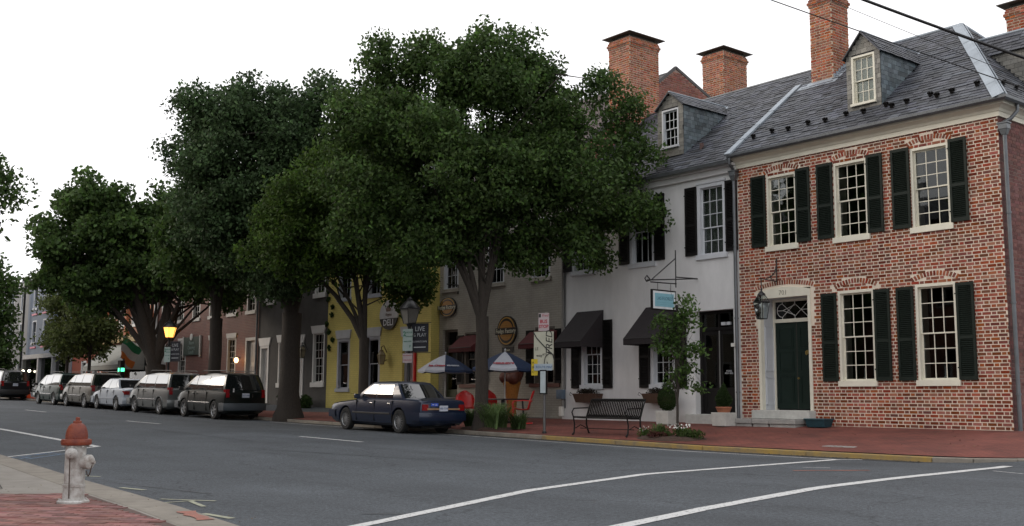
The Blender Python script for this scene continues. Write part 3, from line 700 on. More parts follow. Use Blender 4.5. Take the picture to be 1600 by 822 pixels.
arcs = [(x, w/2+.09, 6.88, .12) for x, w in up_w]+[(x, w/2+.09, 3.79, .13) for x, w in lo_w]+[(-16.26, .88, 3.93, .11)]
def arcskip(cx, cz):
    for xc, hf, z, r in arcs:
        if abs(cx-xc) < hf+.01:
            t = (cx-xc)/hf; zi = z+r*(1-t*t)
            if zi-.022 < cz < zi+.135: return True
            if xc == -16.26 and z < 4 and 3 < cz < zi: return True
    return False
B = flemish(X0+.01, X1-.005, .42, 7.24, holes, arcskip, jt=.025, st=.183, hd=.089, jh=.021)
pieces(bh, B, 'brick', brick_m, 300, lambda b: camdist(Vector((b[0], YF, b[1]))), to3_front(YF), (0, 0, 0), .007, .02)
ab = MB()
for xc, hf, z, r in arcs:
    n = int(2*hf/.073)
    for i in range(n):
        t = -1+2*(i+.5)/n; x = xc+t*hf; zi = z+r*(1-t*t); sl = -2*r*t/hf; d = Vector((1, 0, sl)).normalized(); nn = Vector((-d.z, 0, d.x))
        nn = (nn+Vector((t*.25, 0, 0))).normalized(); d = Vector((nn.z, 0, -nn.x))
        ab.obox(Vector((x, YF+.004, zi+.058)), d*(hf/n-.013), Vector((0, .013, 0)), nn*.055)
ab.build('brick_arch', brick_m, bh, kind='stuff')
for xc, w in up_w:
    wn = window(bh, xc, YF+.03, 4.91, w, 1.81, 3, (3, 3) if xc > -13 else (3, 3), cream_paint, .055, glass, None, .13, .05, proud=.04)
for xc, w in lo_w:
    wn = window(bh, xc, YF+.03, 1.50, w, 2.12, 3, (3, 3), cream_paint, .06, glass, None, .13, .03, proud=.04)
    MB().lathe([(.016, 0), (.016, .22), (.005, .26)], (0, 0, 0), 8)
    cn = MB().lathe([(.03, 0), (.03, .02), (.012, .03), (.012, .2), (.003, .25)], (.05, .16, .06), 8).mesh('candle'); cn.materials.append(white_paint); link(bpy.data.objects.new('candle', cn), wn)
for x, w in up_w:
    shutter(bh, x-w/2-.47, x-w/2-.02, 5.05, 6.90, YF-.02, green_paint); shutter(bh, x+w/2+.01, x+w/2+.42, 5.05, 6.90, YF-.02, green_paint)
for x, w in lo_w:
    shutter(bh, x-w/2-.45, x-w/2-.03, 1.62, 3.72, YF-.02, green_paint); shutter(bh, x+w/2+.01, x+w/2+.41, 1.62, 3.72, YF-.02, green_paint)
# east, back and party walls
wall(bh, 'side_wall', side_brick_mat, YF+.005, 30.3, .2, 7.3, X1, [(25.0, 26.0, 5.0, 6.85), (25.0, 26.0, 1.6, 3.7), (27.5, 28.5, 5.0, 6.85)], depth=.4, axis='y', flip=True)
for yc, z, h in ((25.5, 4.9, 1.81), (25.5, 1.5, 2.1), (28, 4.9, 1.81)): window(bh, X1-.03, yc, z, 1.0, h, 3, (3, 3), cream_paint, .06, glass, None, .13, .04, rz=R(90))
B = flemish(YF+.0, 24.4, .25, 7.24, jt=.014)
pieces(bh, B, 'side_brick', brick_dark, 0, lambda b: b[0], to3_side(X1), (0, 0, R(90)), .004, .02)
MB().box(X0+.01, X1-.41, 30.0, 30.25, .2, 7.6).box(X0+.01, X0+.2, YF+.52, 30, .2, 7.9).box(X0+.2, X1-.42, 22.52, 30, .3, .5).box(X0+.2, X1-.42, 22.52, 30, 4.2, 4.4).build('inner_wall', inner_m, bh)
prof = [(0, 7.2), (.05, 7.2), (.05, 7.30), (.07, 7.31), (.10, 7.36), (.17, 7.40), (.24, 7.42), (.26, 7.48), (.26, 7.5), (0, 7.5)]
gutter_profile(bh, 'cornice', cream_paint, prof, [(X0, YF, 0, -1), (X1, YF, 1, -1), (X1, 30.3, 1, 0)])
gp = [(.262, 7.47), (.30, 7.45), (.34, 7.45), (.38, 7.49), (.385, 7.55), (.37, 7.55), (.27, 7.52)]
gutter_profile(bh, 'gutter', zinc, gp, [(X0-.05, YF, 0, -1), (X1, YF, 1, -1), (X1, 30.3, 1, 0)], 40)
# roof
xe, xp, yb_ = X1+.30, -13.4, 30.32
rb = MB(); rb.quad((X0, 21.68, EV), (xe, 21.68, EV), (xp, RY, RZ), (X0, RY, RZ)); rb.quad((xe, 21.68, EV), (xe, yb_, EV), (xp, RY, RZ)); rb.quad((xe, yb_, EV), (X0, yb_, EV), (X0, RY, RZ), (xp, RY, RZ))
rb.build('roof_deck', under_m, bh, fix=False)
V = Vector((0, RY-21.68, RZ-EV)); VL = V.length
D1 = (-14.6, -13.68, 22.53)
def sk(u_, v_):
    x = X0+u_; y = 21.68+v_/VL*V.y
    if D1[0]-.02 < x < D1[1]+.02 and y > D1[2] and brz(y) < 9.58: return True
    return -17.22 < x < -16.48 and 24.78 < y < 25.62
slates(bh, (X0, 21.66, EV), (1, 0, 0), V, 35, lambda v: .05, lambda v: (xe-X0)-v/VL*(xe-xp)-.02, slate_m, .26, .155, 300, sk, camdist)
V2 = Vector((xp-xe, 0, RZ-EV)); L2 = V2.length
slates(bh, (xe+.02, 21.68, EV), (0, 1, 0), V2, 28, lambda v: v/L2*(RY-21.68), lambda v: 8.64-v/L2*(yb_-RY), slate_m, .26, .155, 0, lambda u_, v_: 3.0 < u_ < 4.02 and .6 < v_ < 2.6)
nf = V.normalized().cross(Vector((1, 0, 0))).normalized(); nf = nf if nf.z > 0 else -nf
hip0, hip1 = Vector((xe, 21.68, EV)), Vector((xp, RY, RZ))
hb = MB(); hd = (hip1-hip0).normalized(); ne = Vector((0, 1, 0)).cross(V2).normalized(); ne = ne if ne.z > 0 else -ne
sl_ = nf.cross(hd).normalized(); sl_ = sl_ if sl_.x < 0 else -sl_; se = ne.cross(hd).normalized(); se = se if se.x > 0 else -se
n = 7
for i in range(n):
    a, b = hip0.lerp(hip1, i/n), hip0.lerp(hip1, (i+1)/n+.012); l = nf*.045+hd.cross(Vector((0, 0, 0)))
    lift = Vector((0, 0, .006*(i % 2)))
    for s, nn in ((sl_*.21, nf), (se*.09, ne)):
        hb.quad(a+nn*.075+lift, b+nn*.075+lift, b+s+nn*.062+lift, a+s+nn*.062+lift)
hb.build('hip_flashing', flash_m, bh, fix=False)
tube_part(bh, 'hip_roll', flash_m, [tuple(hip0+Vector((0, 0, .05))), tuple(hip1+Vector((0, 0, .05)))], .035)
tube_part(bh, 'ridge_roll', flash_m, [[(X0, RY, RZ+.04), (xp, RY, RZ+.04)], [(xp, RY, RZ+.04), (xe, yb_, EV+.05)]], .045)
# raised pale flashing between the two roofs, up to the chimney
f0, f1 = Vector((X0, 21.62, EV-.02)), Vector((X0, 24.85, brz(24.85))); fd = (f1-f0).normalized()
fb = MB()
for i in range(5):
    a, b = f0.lerp(f1, i/5), f0.lerp(f1, (i+1)/5-.004); fb.obox((a+b)/2+nf*.045, Vector((.10, 0, 0)), (b-a)/2, nf*(.030+.004*(i % 2)))
fb.build('party_wall_flashing', flash_m, bh, bevel=.01)
MB().quad((-16.49, 24.5, brz(24.5)+.05), (-16.25, 24.5, brz(24.5)+.05), (-16.25, 25.75, brz(25.75)+.05), (-16.49, 25.75, brz(25.75)+.05)).quad((-17.5, 24.5, brz(24.5)+.052), (-16.25, 24.5, brz(24.5)+.052), (-16.25, 24.79, brz(24.79)+.052), (-17.5, 24.79, brz(24.79)+.052)).build('chimney_apron', flash_m, bh, fix=False)
stp = MB()
for i in range(7): y = 24.8+i*.115; stp.box(-16.485, -16.47, y, y+.115, brz(y), brz(y)+.16)
stp.build('step_flashing', flash_m, bh)
chimney(bh, -17.2, -16.5, 24.8, 25.6, 9.7, 12.45, chim_brick)
chimney(bh, -12.8, -11.7, 27.2, 28.2, 8.8, 11.45, chim_brick)
dormer(bh, D1[0], D1[1], D1[2], 8.16, 9.58, 10.11, brz, glassmat('dormer_glass', base=.9), True, (slate_light, slate_skylit, slate_m), 8.30, 9.56, .64, None)
# snow guards
gb = MB(); gb.obox((0, 0, .03), (.035, 0, 0), (0, .06, 0), (0, 0, .006)); gb.obox((0, .02, .09), (.075, 0, 0), (0, .012, 0), (0, -.01, .035)); gb.obox((-.06, .02, .13), (.03, 0, 0), (0, .01, 0), (.012, -.003, .03)); gb.obox((.06, .02, .13), (.03, 0, 0), (0, .01, 0), (-.012, -.003, .03)); gb.obox((0, .0, .15), (.018, 0, 0), (0, .02, 0), (0, 0, .028)); gb.obox((0, -.03, .06), (.05, 0, 0), (0, .012, 0), (0, 0, .03))
gb.v = [(x*.8, y*.8, z*.8) for x, y, z in gb.v]; gme = gb.mesh('snow_guard'); gme.materials.append(black_paint)
sa = math.atan(SL)
k = 0
for x in (-17.25, -16.7, -16.15, -15.6, -15.05, -14.5, -13.98, -13.42, -12.85, -12.3, -11.75, -11.2):
    y = 22.25+(k % 2)*.07; k += 1; put('snow_guard', gme, bh, (x, y, brz(y)+.03), (sa, 0, 0))
    if k in (8, 10): put('snow_guard', gme, bh, (x+.22, y-.12, brz(y-.12)+.03), (sa, 0, 0))
ea = math.atan2(RZ-EV, xe-xp)
for y in (22.5, 23.1, 23.75, 24.4, 26.3, 27.1): put('snow_guard', gme, bh, (xe-.42, y, EV+.42*math.tan(ea)+.03), (0, ea, 0) if False else (ea, 0, R(90)))
# east dormer on the hip slope
ed = bpy.data.objects.new('dormer', None); link(ed, bh); OFF[ed] = OFF[bh]
erz = lambda x: EV+(xe-x)*(RZ-EV)/(xe-xp)
xf = -10.95; xbk = xe-(9.52-EV)/((RZ-EV)/(xe-xp))
MB().quad((xf, 24.7, erz(xf)), (xf, 24.7, 9.5), (xbk, 24.7, 9.5)).quad((xf, 25.7, erz(xf)), (xf, 25.7, 9.5), (xbk, 25.7, 9.5)).quad((xf, 24.7, erz(xf)), (xf, 25.7, erz(xf)), (xf, 25.7, 9.5), (xf, 25.2, 10.05), (xf, 24.7, 9.5)).build('dormer_wall', under_m, ed, fix=False)
B = []
for r in range(13):
    z = 8.1+r*.115; x = xf-(r % 2)*.09
    xl = xe-(z-EV)*(xe-xp)/(RZ-EV)
    while x > xl:
        w = .18; a, b = max(x-w+.006, xl), min(x, xf); x -= w
        if b-a > .03 and z < 9.46: B.append(((a+b)/2, z+.055, b-a, .109, True))
pieces(ed, B, 'slate', slate_light, 0, lambda b: 0, to3_front(24.7), (0, 0, 0), .014, .004)
xr = xe-(10.05-EV)/((RZ-EV)/(xe-xp))
for s in (-1, 1):
    ye = 25.2+s*.56; O_ = Vector((xf+.08, ye, 9.44)); Vd = Vector((0, 25.2-ye, .61)); Ld = Vd.length
    MB().quad(O_, O_+Vector((xbk-xf-.1, 0, 0)), (xr, 25.2, 10.05), (xf+.08, 25.2, 10.05)).build('roof_slope', under_m, ed, fix=False)
    slates(ed, O_, (-1, 0, 0), Vd, 6, lambda v: 0, lambda v: (xf+.08-xbk)+(xbk-xr)*v/Ld, slate_m, .22, .135)
tube_part(ed, 'ridge_flashing', flash_m, [(xf+.08, 25.2, 10.08), (xr-.12, 25.2, 10.09)], .035)
MB().quad((xbk-.02, 24.68, 9.5), (xbk+.3, 24.55, 9.28), (xbk+.05, 24.4, 9.5), (xbk-.2, 24.55, 9.75)).build('valley_flashing', flash_m, ed, fix=False)
# downpipes
def downpipe(parent, x, y, ztop, zbot, gx, gy, gz, r=.045, side=False):
    dp = MB().tube([(x, y, zbot), (x, y, ztop)], r, 10).build('downpipe', zinc, parent, smooth=50)
    tube_part(dp, 'gooseneck', zinc, [(x, y, ztop+.16), (x, y, ztop+.22), ((x+gx)/2, (y+gy)/2, ztop+.30), (gx, gy, gz-.14), (gx, gy, gz)], r*.9, 10)
    MB().box(x-.10, x+.10, y-.085, y+.085, ztop+.06, ztop+.20).box(x-.12, x+.12, y-.10, y+.10, ztop+.175, ztop+.215).add([(x-.09, y-.075, ztop+.061), (x+.09, y-.075, ztop+.061), (x+.09, y+.075, ztop+.061), (x-.09, y+.075, ztop+.061), (x-.05, y-.05, ztop-.06), (x+.05, y-.05, ztop-.06), (x+.05, y+.05, ztop-.06), (x-.05, y+.05, ztop-.06)], [(4, 5, 6, 7), (0, 1, 5, 4), (1, 2, 6, 5), (2, 3, 7, 6), (3, 0, 4, 7)]).build('hopper_head', zinc, dp, bevel=.01)
    br = MB(); z = zbot+.8
    while z < ztop: br.lathe([(r+.012, 0), (r+.012, .04)], (x, y, z), 10); z += 1.9
    br.build('pipe_bracket', zinc, dp)
downpipe(bh, -10.56, 22.08, 6.85, .5, -10.36, 22.30, 7.46)
downpipe(bh, X0-.04, 21.90, 6.95, .55, X0+.02, 21.66, 7.45)
# doorway
dw = bpy.data.objects.new('doorway', None); link(dw, bh); OFF[dw] = OFF[bh]
MB().box(-17.05, -16.97, 21.965, 22.10, .93, 3.72).box(-15.55, -15.47, 21.965, 22.10, .93, 3.72).build('door_casing', cream_paint, dw)
pts = [(-17.05, 3.721), (-15.47, 3.721)]+[(-15.47-1.58*i/12, 3.88+.10*(1-((i-6)/6)**2)) for i in range(13)]
MB().prism(pts, 'y', 21.96, 22.10).build('door_head', cream_paint, dw)
text('701', .17, (-16.26, 21.955, 3.835), (R(90), 0, 0), M('pale_grey_numeral', (.30, .28, .23), .6), dw, 'house_number')
MB().box(-17.04, -16.96, 22.101, 22.52, .93, 3.72).box(-15.56, -15.48, 22.101, 22.52, .93, 3.72).box(-16.96, -15.56, 22.101, 22.52, 3.722, 3.78).build('door_reveal', grey_paint, dw)
pr = MB()
for za, zb in ((1.05, 1.75), (1.9, 3.05)):
    t = .02
    for a, b, c, d in ((22.14, 22.46, za, za+t), (22.14, 22.46, zb-t, zb), (22.14, 22.14+t, za, zb), (22.46-t, 22.46, za, zb)): pr.box(-16.962, -16.945, a, b, c, d)
pr.build('reveal_panel', grey_paint, dw)
MB().box(-16.955, -16.90, 22.45, 22.55, .93, 3.72).box(-15.62, -15.565, 22.45, 22.55, .93, 3.72).box(-16.90, -15.62, 22.44, 22.56, 3.13, 3.22).box(-16.90, -15.62, 22.44, 22.56, 3.66, 3.72).build('door_frame', cream_paint, dw)
dd = panel_door(dw, -16.90, -15.62, .96, 3.13, 22.48, door_green, ((.07, .38), (.43, .66), (.70, .94)), 2, double=True)
MB().lathe([(.001, 0), (.05, 0), (.055, .02), (.03, .03), (.001, .03)], (0, 0, 0), 16).box(-.02, .02, -.045, -.01, .02, .05)
kn = MB().tube([(0, 0, 0), (0, -.02, 0), (0, -.021, 0)], [.055, .05, .001], 14).tube([(-.035, -.03, .02), (-.03, -.035, -.04), (0, -.04, -.065), (.03, -.035, -.04), (.035, -.03, .02)], .010, 6).mesh('door_knocker', smooth=40); kn.materials.append(brass); put('door_knocker', kn, dd, (-15.95, 22.475, 2.36))
kb = MB().tube([(0, 0, 0), (0, -.04, 0), (0, -.05, 0), (0, -.07, 0)], [.012, .012, .03, .018], 12).mesh('door_knob', smooth=40); kb.materials.append(brass); put('door_knob', kb, dd, (-16.20, 22.475, 1.72)); 
MB().box(-16.90, -15.62, 22.50, 22.505, 3.22, 3.66).build('transom_glass', glass_dark, dw)
tr = MB(); xa_, xb2, za_, zb2 = -16.90, -15.62, 3.22, 3.66; zc_ = (za_+zb2)/2; s_ = (xb2-xa_)/6
T = [[(xa_+.06+.16*(1-math.cos(a)) if False else xa_+.22-.16*math.cos(a), 22.49, zc_+.17*math.sin(a)) for a in [R(-90+20*i) for i in range(10)]]]
T += [[(xa_+.22, 22.49, zb2-.05), (xa_+.60, 22.49, za_+.06), (xa_+.98, 22.49, zb2-.05), (xb2, 22.49, zb2-.17)], [(xa_+.22, 22.49, za_+.05), (xa_+.60, 22.49, zb2-.06), (xa_+.98, 22.49, za_+.05), (xb2, 22.49, za_+.17)],
      [(xa_+.22, 22.49, zc_+.17), (xa_+.42, 22.49, zc_), (xa_+.22, 22.49, zc_-.17)], [(xa_+.06, 22.49, zc_), (xa_+.24, 22.49, zc_), (xa_+.6, 22.49, zc_+.13)], [(xa_+.24, 22.49, zc_), (xa_+.6, 22.49, zc_-.13)],
      [(xa_+.6, 22.49, zb2), (xa_+.6, 22.49, zb2-.07)], [(xa_+.6, 22.49, za_), (xa_+.6, 22.49, za_+.07)], [(xa_+.22, 22.49, zb2), (xa_+.22, 22.49, zb2-.06)], [(xa_+.22, 22.49, za_), (xa_+.22, 22.49, za_+.06)], [(xa_+.98, 22.49, zb2), (xa_+.98, 22.49, zb2-.06)], [(xa_+.98, 22.49, za_), (xa_+.98, 22.49, za_+.06)], [(xa_+.78, 22.49, zc_), (xb2, 22.49, zc_)]]
for t in T: tr.tube(t, .0085, 5)
tr.build('transom_tracery', M('transom_white', (.6, .6, .58), .5), dw)
st = bpy.data.objects.new('steps', None); link(st, bh); OFF[st] = OFF[bh]
MB().box(-17.13, -15.42, 21.72, 22.50, .72, .93).build('top_step', limestone, st, bevel=.012)
xx = -17.5
for w in (.62, .5, .78):
    MB().box(xx+.004, xx+w-.004, 21.40, 21.99, .60, .715).build('step_stone', stone_m, st, bevel=.012); MB().box(xx+.02, xx+w-.03, 21.43, 21.99, .40, .595).build('step_stone', stone_m, st, bevel=.012); xx += w
def lantern_mb(h=.5, w=.16, n=4):
    fr = MB(); a = w; b = w*.62
    for i in range(n):
        t = 2*math.pi*(i+.5)/n; t2 = 2*math.pi*(i+1.5)/n; c, s, c2, s2 = math.cos(t), math.sin(t), math.cos(t2), math.sin(t2)
        fr.bar((b*c, b*s, 0), (a*c, a*s, h*.62), .018); fr.bar((b*c, b*s, 0), (b*c2, b*s2, 0), .02); fr.bar((a*c, a*s, h*.62), (a*c2, a*s2, h*.62), .024); fr.bar((a*c, a*s, h*.62), (w*.45*c, w*.45*s, h*.88), .016)
    fr.lathe([(w*.5, 0), (w*.45, .04), (w*.15, .09), (.02, .13), (.035, .15), (.001, .19)], (0, 0, h*.88), 10)
    gl = MB(); gl.v = []; gl.lathe([(b*.97, .01), (a*.97, h*.62), (w*.44, h*.88)], (0, 0, 0), n, rot=math.pi/n)
    return fr, gl
ln = thing('hanging_lantern', 'black iron gas lantern hanging beside the dark green door of the brick house', 'lantern', (-16.44, 22, 4.1))
tube_part(ln, 'wall_bracket', iron, [[(-16.44, 21.97, 4.05), (-16.44, 21.97, 4.72)], [(-16.44, 21.98, 4.13), (-16.44, 21.30, 4.16), (-16.44, 21.24, 4.13)], [(-16.44, 21.97, 4.55), (-16.44, 21.90, 4.36), (-16.44, 21.72, 4.22), (-16.44, 21.55, 4.18)], [(-16.44, 21.34, 4.16), (-16.44, 21.34, 3.80)], [(-16.44, 21.75, 4.16), (-16.44, 21.72, 4.26), (-16.44, 21.66, 4.20)]], .014)
f_, g_ = lantern_mb(.66, .20, 4)
lo_ = put('lamp_head', f_.mesh('lamp_head'), ln, (-16.44, 21.34, 3.16)); lo_.data.materials.append(iron)
gg = g_.mesh('lamp_glass'); gg.materials.append(glassmat('lantern_glass', base=.95, rough=.06)); o = bpy.data.objects.new('lamp_glass', gg); link(o, lo_)
bu = MB().lathe([(.03, 0), (.035, .1), (.018, .12), (.018, .22), (.03, .3), (.02, .36), (.001, .38)], (0, 0, .02), 8).mesh('burner', smooth=50); bu.materials.append(M('frosted_burner', (.5, .5, .46), .4)); link(bpy.data.objects.new('burner', bu), lo_)
cr = thing('storage_tub', 'small dark teal tub on the sidewalk beside the granite steps of the brick house', 'tub', (-15.1, 21.65, .54))
MB().add([(-15.33, 21.5, .545), (-14.87, 21.5, .545), (-14.87, 21.8, .545), (-15.33, 21.8, .545), (-15.37, 21.46, .72), (-14.83, 21.46, .72), (-14.83, 21.84, .72), (-15.37, 21.84, .72)], [(0, 3, 2, 1), (0, 1, 5, 4), (1, 2, 6, 5), (2, 3, 7, 6), (3, 0, 4, 7), (4, 5, 6, 7)]).build('tub_body', M('teal_plastic', (.01, .045, .06), .5), cr, bevel=.012)
MB().box(-15.39, -14.81, 21.44, 21.86, .721, .75).build('tub_lid', M('teal_lid', (.02, .07, .09), .5), cr, bevel=.01)
# ================================================================== WHITE HOUSE
wh = thing('white_house', 'white stuccoed two-storey house with black shutters and awnings, left of the brick house', 'house', (-21.1, YF, .57))
A0, A1 = -24.55, -17.642; WE = 7.40; wrz = lambda y: WE+SL*(y-21.68)
uw = [(-23.58, .98), (-21.10, .98), (-18.53, .98)]; lw = [(-23.2, .92), (-20.35, .92)]
holes = [(x-w/2+.01, x+w/2-.01, 5.05, 6.98) for x, w in uw]+[(x-w/2+.01, x+w/2-.01, 1.60, 3.5) for x, w in lw]+[(-19.19, -17.86, .5, 3.54)]
wall(wh, 'front_wall', stucco, A0, A1, .3, 7.25, YF, holes, depth=.3)
for i, (x, w) in enumerate(uw):
    window(wh, x, YF+.03, 4.92, w, 1.93, 3, ((3, 2), (1, 1), (3, 2))[i], grey_paint, .10, glass, [(.02, .98)], .13, .05, proud=.05, headm=.05)
    shutter(wh, x-w/2-.42, x-w/2-.01, 5.06, 6.95, YF-.02, black_paint)
    shutter(wh, x+w/2+.01, x+w/2+.40, 5.06, 6.95, YF-.02, black_paint)
for x, w in lw:
    window(wh, x, YF+.03, 1.47, w, 1.9, 3, (3, 3), grey_paint, .10, glass, [(.02, .25), (.75, .98)], .13, .04, proud=.05)
    shutter(wh, x-w/2-.42, x-w/2-.02, 1.5, 3.5, YF-.02, black_paint); shutter(wh, x+w/2+.02, x+w/2+.42, 1.5, 3.5, YF-.02, black_paint)
MB().box(A0, A1, 21.90, 21.999, 7.14, 7.30).box(A0, A1, 21.78, 21.999, 7.301, 7.38).build('eave_board', stucco, wh, bevel=.01)
MB().prism([(21.62, 7.33), (21.60, 7.42), (21.67, 7.44), (21.72, 7.36)], 'x', A0, A1).build('gutter', zinc, wh)
MB().quad((A0, 21.68, WE), (A1, 21.68, WE), (A1, RY, wrz(RY)), (A0, RY, wrz(RY))).quad((A0, 30.3, WE), (A1, 30.3, WE), (A1, RY, wrz(RY)), (A0, RY, wrz(RY))).build('roof_deck', under_m, wh, fix=False)
D2 = (-20.93, -19.95, 22.53)
def sk2(u_, v_):
    x = A0+u_; y = 21.68+v_/VL*V.y; return D2[0]-.02 < x < D2[1]+.02 and y > D2[2] and wrz(y) < 9.58
slates(wh, (A0, 21.66, WE), (1, 0, 0), V, 35, lambda v: 0, lambda v: A1-A0-.1, slate_m, .26, .155, 300, sk2, camdist)
tube_part(wh, 'ridge_roll', zinc, [(A0, RY, wrz(RY)+.03), (A1, RY, wrz(RY)+.03)], .04)
dormer(wh, D2[0], D2[1], D2[2], 8.12, 9.58, 10.0, wrz, glass, False, (slate_light, slate_skylit, slate_m), 8.36, 9.52, .64, None)
MB().box(-19.42, -19.34, 22.6, 22.68, wrz(22.6), wrz(22.6)+.22).build('vent_pipe', M('rusty_vent', (.09, .05, .045), .7), wh)
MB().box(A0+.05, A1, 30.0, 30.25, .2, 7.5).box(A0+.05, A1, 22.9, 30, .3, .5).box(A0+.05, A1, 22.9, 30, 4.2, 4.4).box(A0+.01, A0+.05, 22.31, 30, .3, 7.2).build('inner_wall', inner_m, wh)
# door
MB().box(-19.19, -19.10, 22.2, 22.29, .80, 3.54).box(-17.95, -17.86, 22.2, 22.29, .80, 3.54).box(-19.10, -17.95, 22.2, 22.29, 3.02, 3.10).box(-19.10, -17.95, 22.2, 22.29, 3.46, 3.54).box(-18.56, -18.50, 22.21, 22.28, 3.10, 3.46).build('door_frame', black_paint, wh)
for a, b in ((-19.10, -18.53), (-18.52, -17.95)):
    d_ = panel_door(wh, a, b, .80, 3.02, 22.23, black_paint, ((.05, .25),), 1)
    MB().box(a+.1, b-.1, 22.222, 22.226, 1.5, 2.9).build('door_glass', glass_dark, d_)
MB().box(-19.10, -18.56, 22.24, 22.25, 3.10, 3.46).box(-18.50, -17.95, 22.24, 22.25, 3.10, 3.46).build('transom_glass', glass_dark, wh)
MB().box(-18.53, -18.515, 22.20, 22.232, .82, 3.0).build('door_edge', M('worn_edge', (.25, .25, .24), .5), wh)
MB().box(-18.42, -18.28, 22.17, 22.23, 3.14, 3.22).box(-18.23, -18.12, 22.17, 22.23, 3.14, 3.22).build('transom_lamp', grey_paint, wh)
text('PLEASE\nRING BELL', .06, (-18.22, 22.218, 1.9), (R(90), 0, 0), grey_paint, wh, 'door_notice')
MB().box(-17.93, -17.80, 21.96, 21.999, 2.55, 2.64).build('door_bell', white_paint, wh)
MB().box(-19.35, -17.86, 21.75, 22.19, .50, .80).build('door_step', limestone, wh, bevel=.012)
# awnings
awn = M('black_canvas', (.018, .014, .016), .85, .2, 8, .2, 60)
def awning(parent, x0, x1, zt, zb, pr, mat, name='awning', val=.17, scal=0, slope_side=True):
    a = bpy.data.objects.new(name, None); link(a, parent); OFF[a] = OFF[parent]; y1 = YF-.01; y0 = y1-pr
    nx = 8; mb = MB()
    for i in range(nx+1):
        x = x0+(x1-x0)*i/nx
        for j in range(5): t = j/4; sag = -.012*math.sin(math.pi*t)*math.sin(math.pi*(i % 4)/4+.3); mb.v.append((x, y1-pr*t, zt+(zb-zt)*t+sag))
    for i in range(nx):
        for j in range(4): mb.f.append((i*5+j, i*5+j+1, (i+1)*5+j+1, (i+1)*5+j))
    mb.build('awning_cover', mat, a, smooth=30, fix=False)
    for xs2 in (x0, x1): MB().quad((xs2, y1, zt), (xs2, y0, zb), (xs2, y1, zb)).build('awning_side', mat, a, fix=False)
    v = MB(); n = 14
    for (p, q) in (((x0, y0), (x1, y0)), ((x0, y0), (x0, y1)), ((x1, y0), (x1, y1))):
        for i in range(n):
            s0, s1 = i/n, (i+1)/n; sc = .03 if scal else .008
            P0 = (p[0]+(q[0]-p[0])*s0, p[1]+(q[1]-p[1])*s0); P1 = (p[0]+(q[0]-p[0])*s1, p[1]+(q[1]-p[1])*s1)
            m_ = ((P0[0]+P1[0])/2, (P0[1]+P1[1])/2)
            v.quad((*P0, zb), (*P1, zb), (*P1, zb-val), (*m_, zb-val-sc), (*P0, zb-val))
    v.build('valance', mat, a, fix=False)
    tube_part(a, 'awning_frame', iron, [[(x0+.01, y1, zb+.01), (x0+.01, y0, zb-.01), (x1-.01, y0, zb-.01), (x1-.01, y1, zb+.01)]], .012); return a
awning(wh, -23.86, -22.70, 3.80, 2.86, .92, awn); awning(wh, -20.98, -19.76, 3.76, 2.84, .92, awn)
# left downpipe, conduit and meter box on the joint with the shop
tube_part(wh, 'conduit', M('painted_pipe', (.26, .25, .23), .6), [(-24.47, 21.95, .75), (-24.47, 21.95, 7.2)], .035)
tube_part(wh, 'conduit', iron, [(-24.38, 21.97, .9), (-24.38, 21.97, 5.2)], .016)
MB().box(-24.62, -24.36, 21.82, 21.98, 1.18, 1.46).box(-24.56, -24.42, 21.80, 21.82, 1.24, 1.36).build('meter_box', M('meter_grey_blue', (.10, .14, .19), .5), wh, bevel=.01)
MB().box(-24.55, -24.42, 21.86, 21.97, .66, .95).build('pipe_boot', white_paint, wh, bevel=.01)
# window boxes
def leafball(n, rad, c, seed, size=(.03, .02), squash=1.0, up_=0.0, shell=.5):
    g = np.random.default_rng(seed); d = g.normal(size=(n, 3)); d /= np.linalg.norm(d, axis=1)[:, None]
    r = (shell+(1-shell)*g.random(n))[:, None]; P = d*r*np.array(rad)+np.array(c); return leaves(P, size, g, d)
def leaves(P, size, g, outw=None, droop=.35):
    n = len(P); a = g.normal(size=(n, 3))
    if outw is not None: a = a*.9+outw*.5
    a[:, 2] -= droop; a /= np.linalg.norm(a, axis=1)[:, None]
    b = g.normal(size=(n, 3)); b -= (b*a).sum(1)[:, None]*a; b /= np.linalg.norm(b, axis=1)[:, None]
    s = (.7+.6*g.random(n))[:, None]; A = a*s*size[0]/2; Bv = b*s*size[1]/2
    V = np.stack([P-A, P+Bv*.9-A*.15, P+A, P-Bv*.9-A*.15], 1).reshape(-1, 3); return V
def leafmesh(name, V, mat):
    n = len(V)//4; me = bpy.data.meshes.new(name); me.vertices.add(len(V)); me.vertices.foreach_set('co', V.astype(np.float32).ravel())
    me.loops.add(4*n); me.loops.foreach_set('vertex_index', np.arange(4*n, dtype=np.int32)); me.polygons.add(n)
    me.polygons.foreach_set('loop_start', np.arange(0, 4*n, 4, dtype=np.int32)); me.polygons.foreach_set('loop_total', np.full(n, 4, dtype=np.int32)); me.update(calc_edges=True); me.materials.append(mat); return me
def leafobj(name, V, mat, parent, **k):
    off = OFF.get(parent, Vector((0, 0, 0))); me = leafmesh(name, V-np.array(off), mat); o = bpy.data.objects.new(name, me); link(o, parent, **k); OFF[o] = off; return o
def leafmat(name, col, col2, isl=.35, trans=.35, rough=.65):
    m = M(name, col, rough, .1, .9, isl=isl, col2=col2, spec=.12, patch=(1.5, .32)); nt = m.node_tree; b = nt.nodes['Principled BSDF']; o = nt.nodes['Material Output']
    t = nt.nodes.new('ShaderNodeBsdfTranslucent'); x = nt.nodes.new('ShaderNodeMixShader'); x.inputs[0].default_value = trans
    src = b.inputs['Base Color'].links[0].from_socket; nt.links.new(src, t.inputs[0]); nt.links.new(b.outputs[0], x.inputs[1]); nt.links.new(t.outputs[0], x.inputs[2]); nt.links.new(x.outputs[0], o.inputs[0]); return m
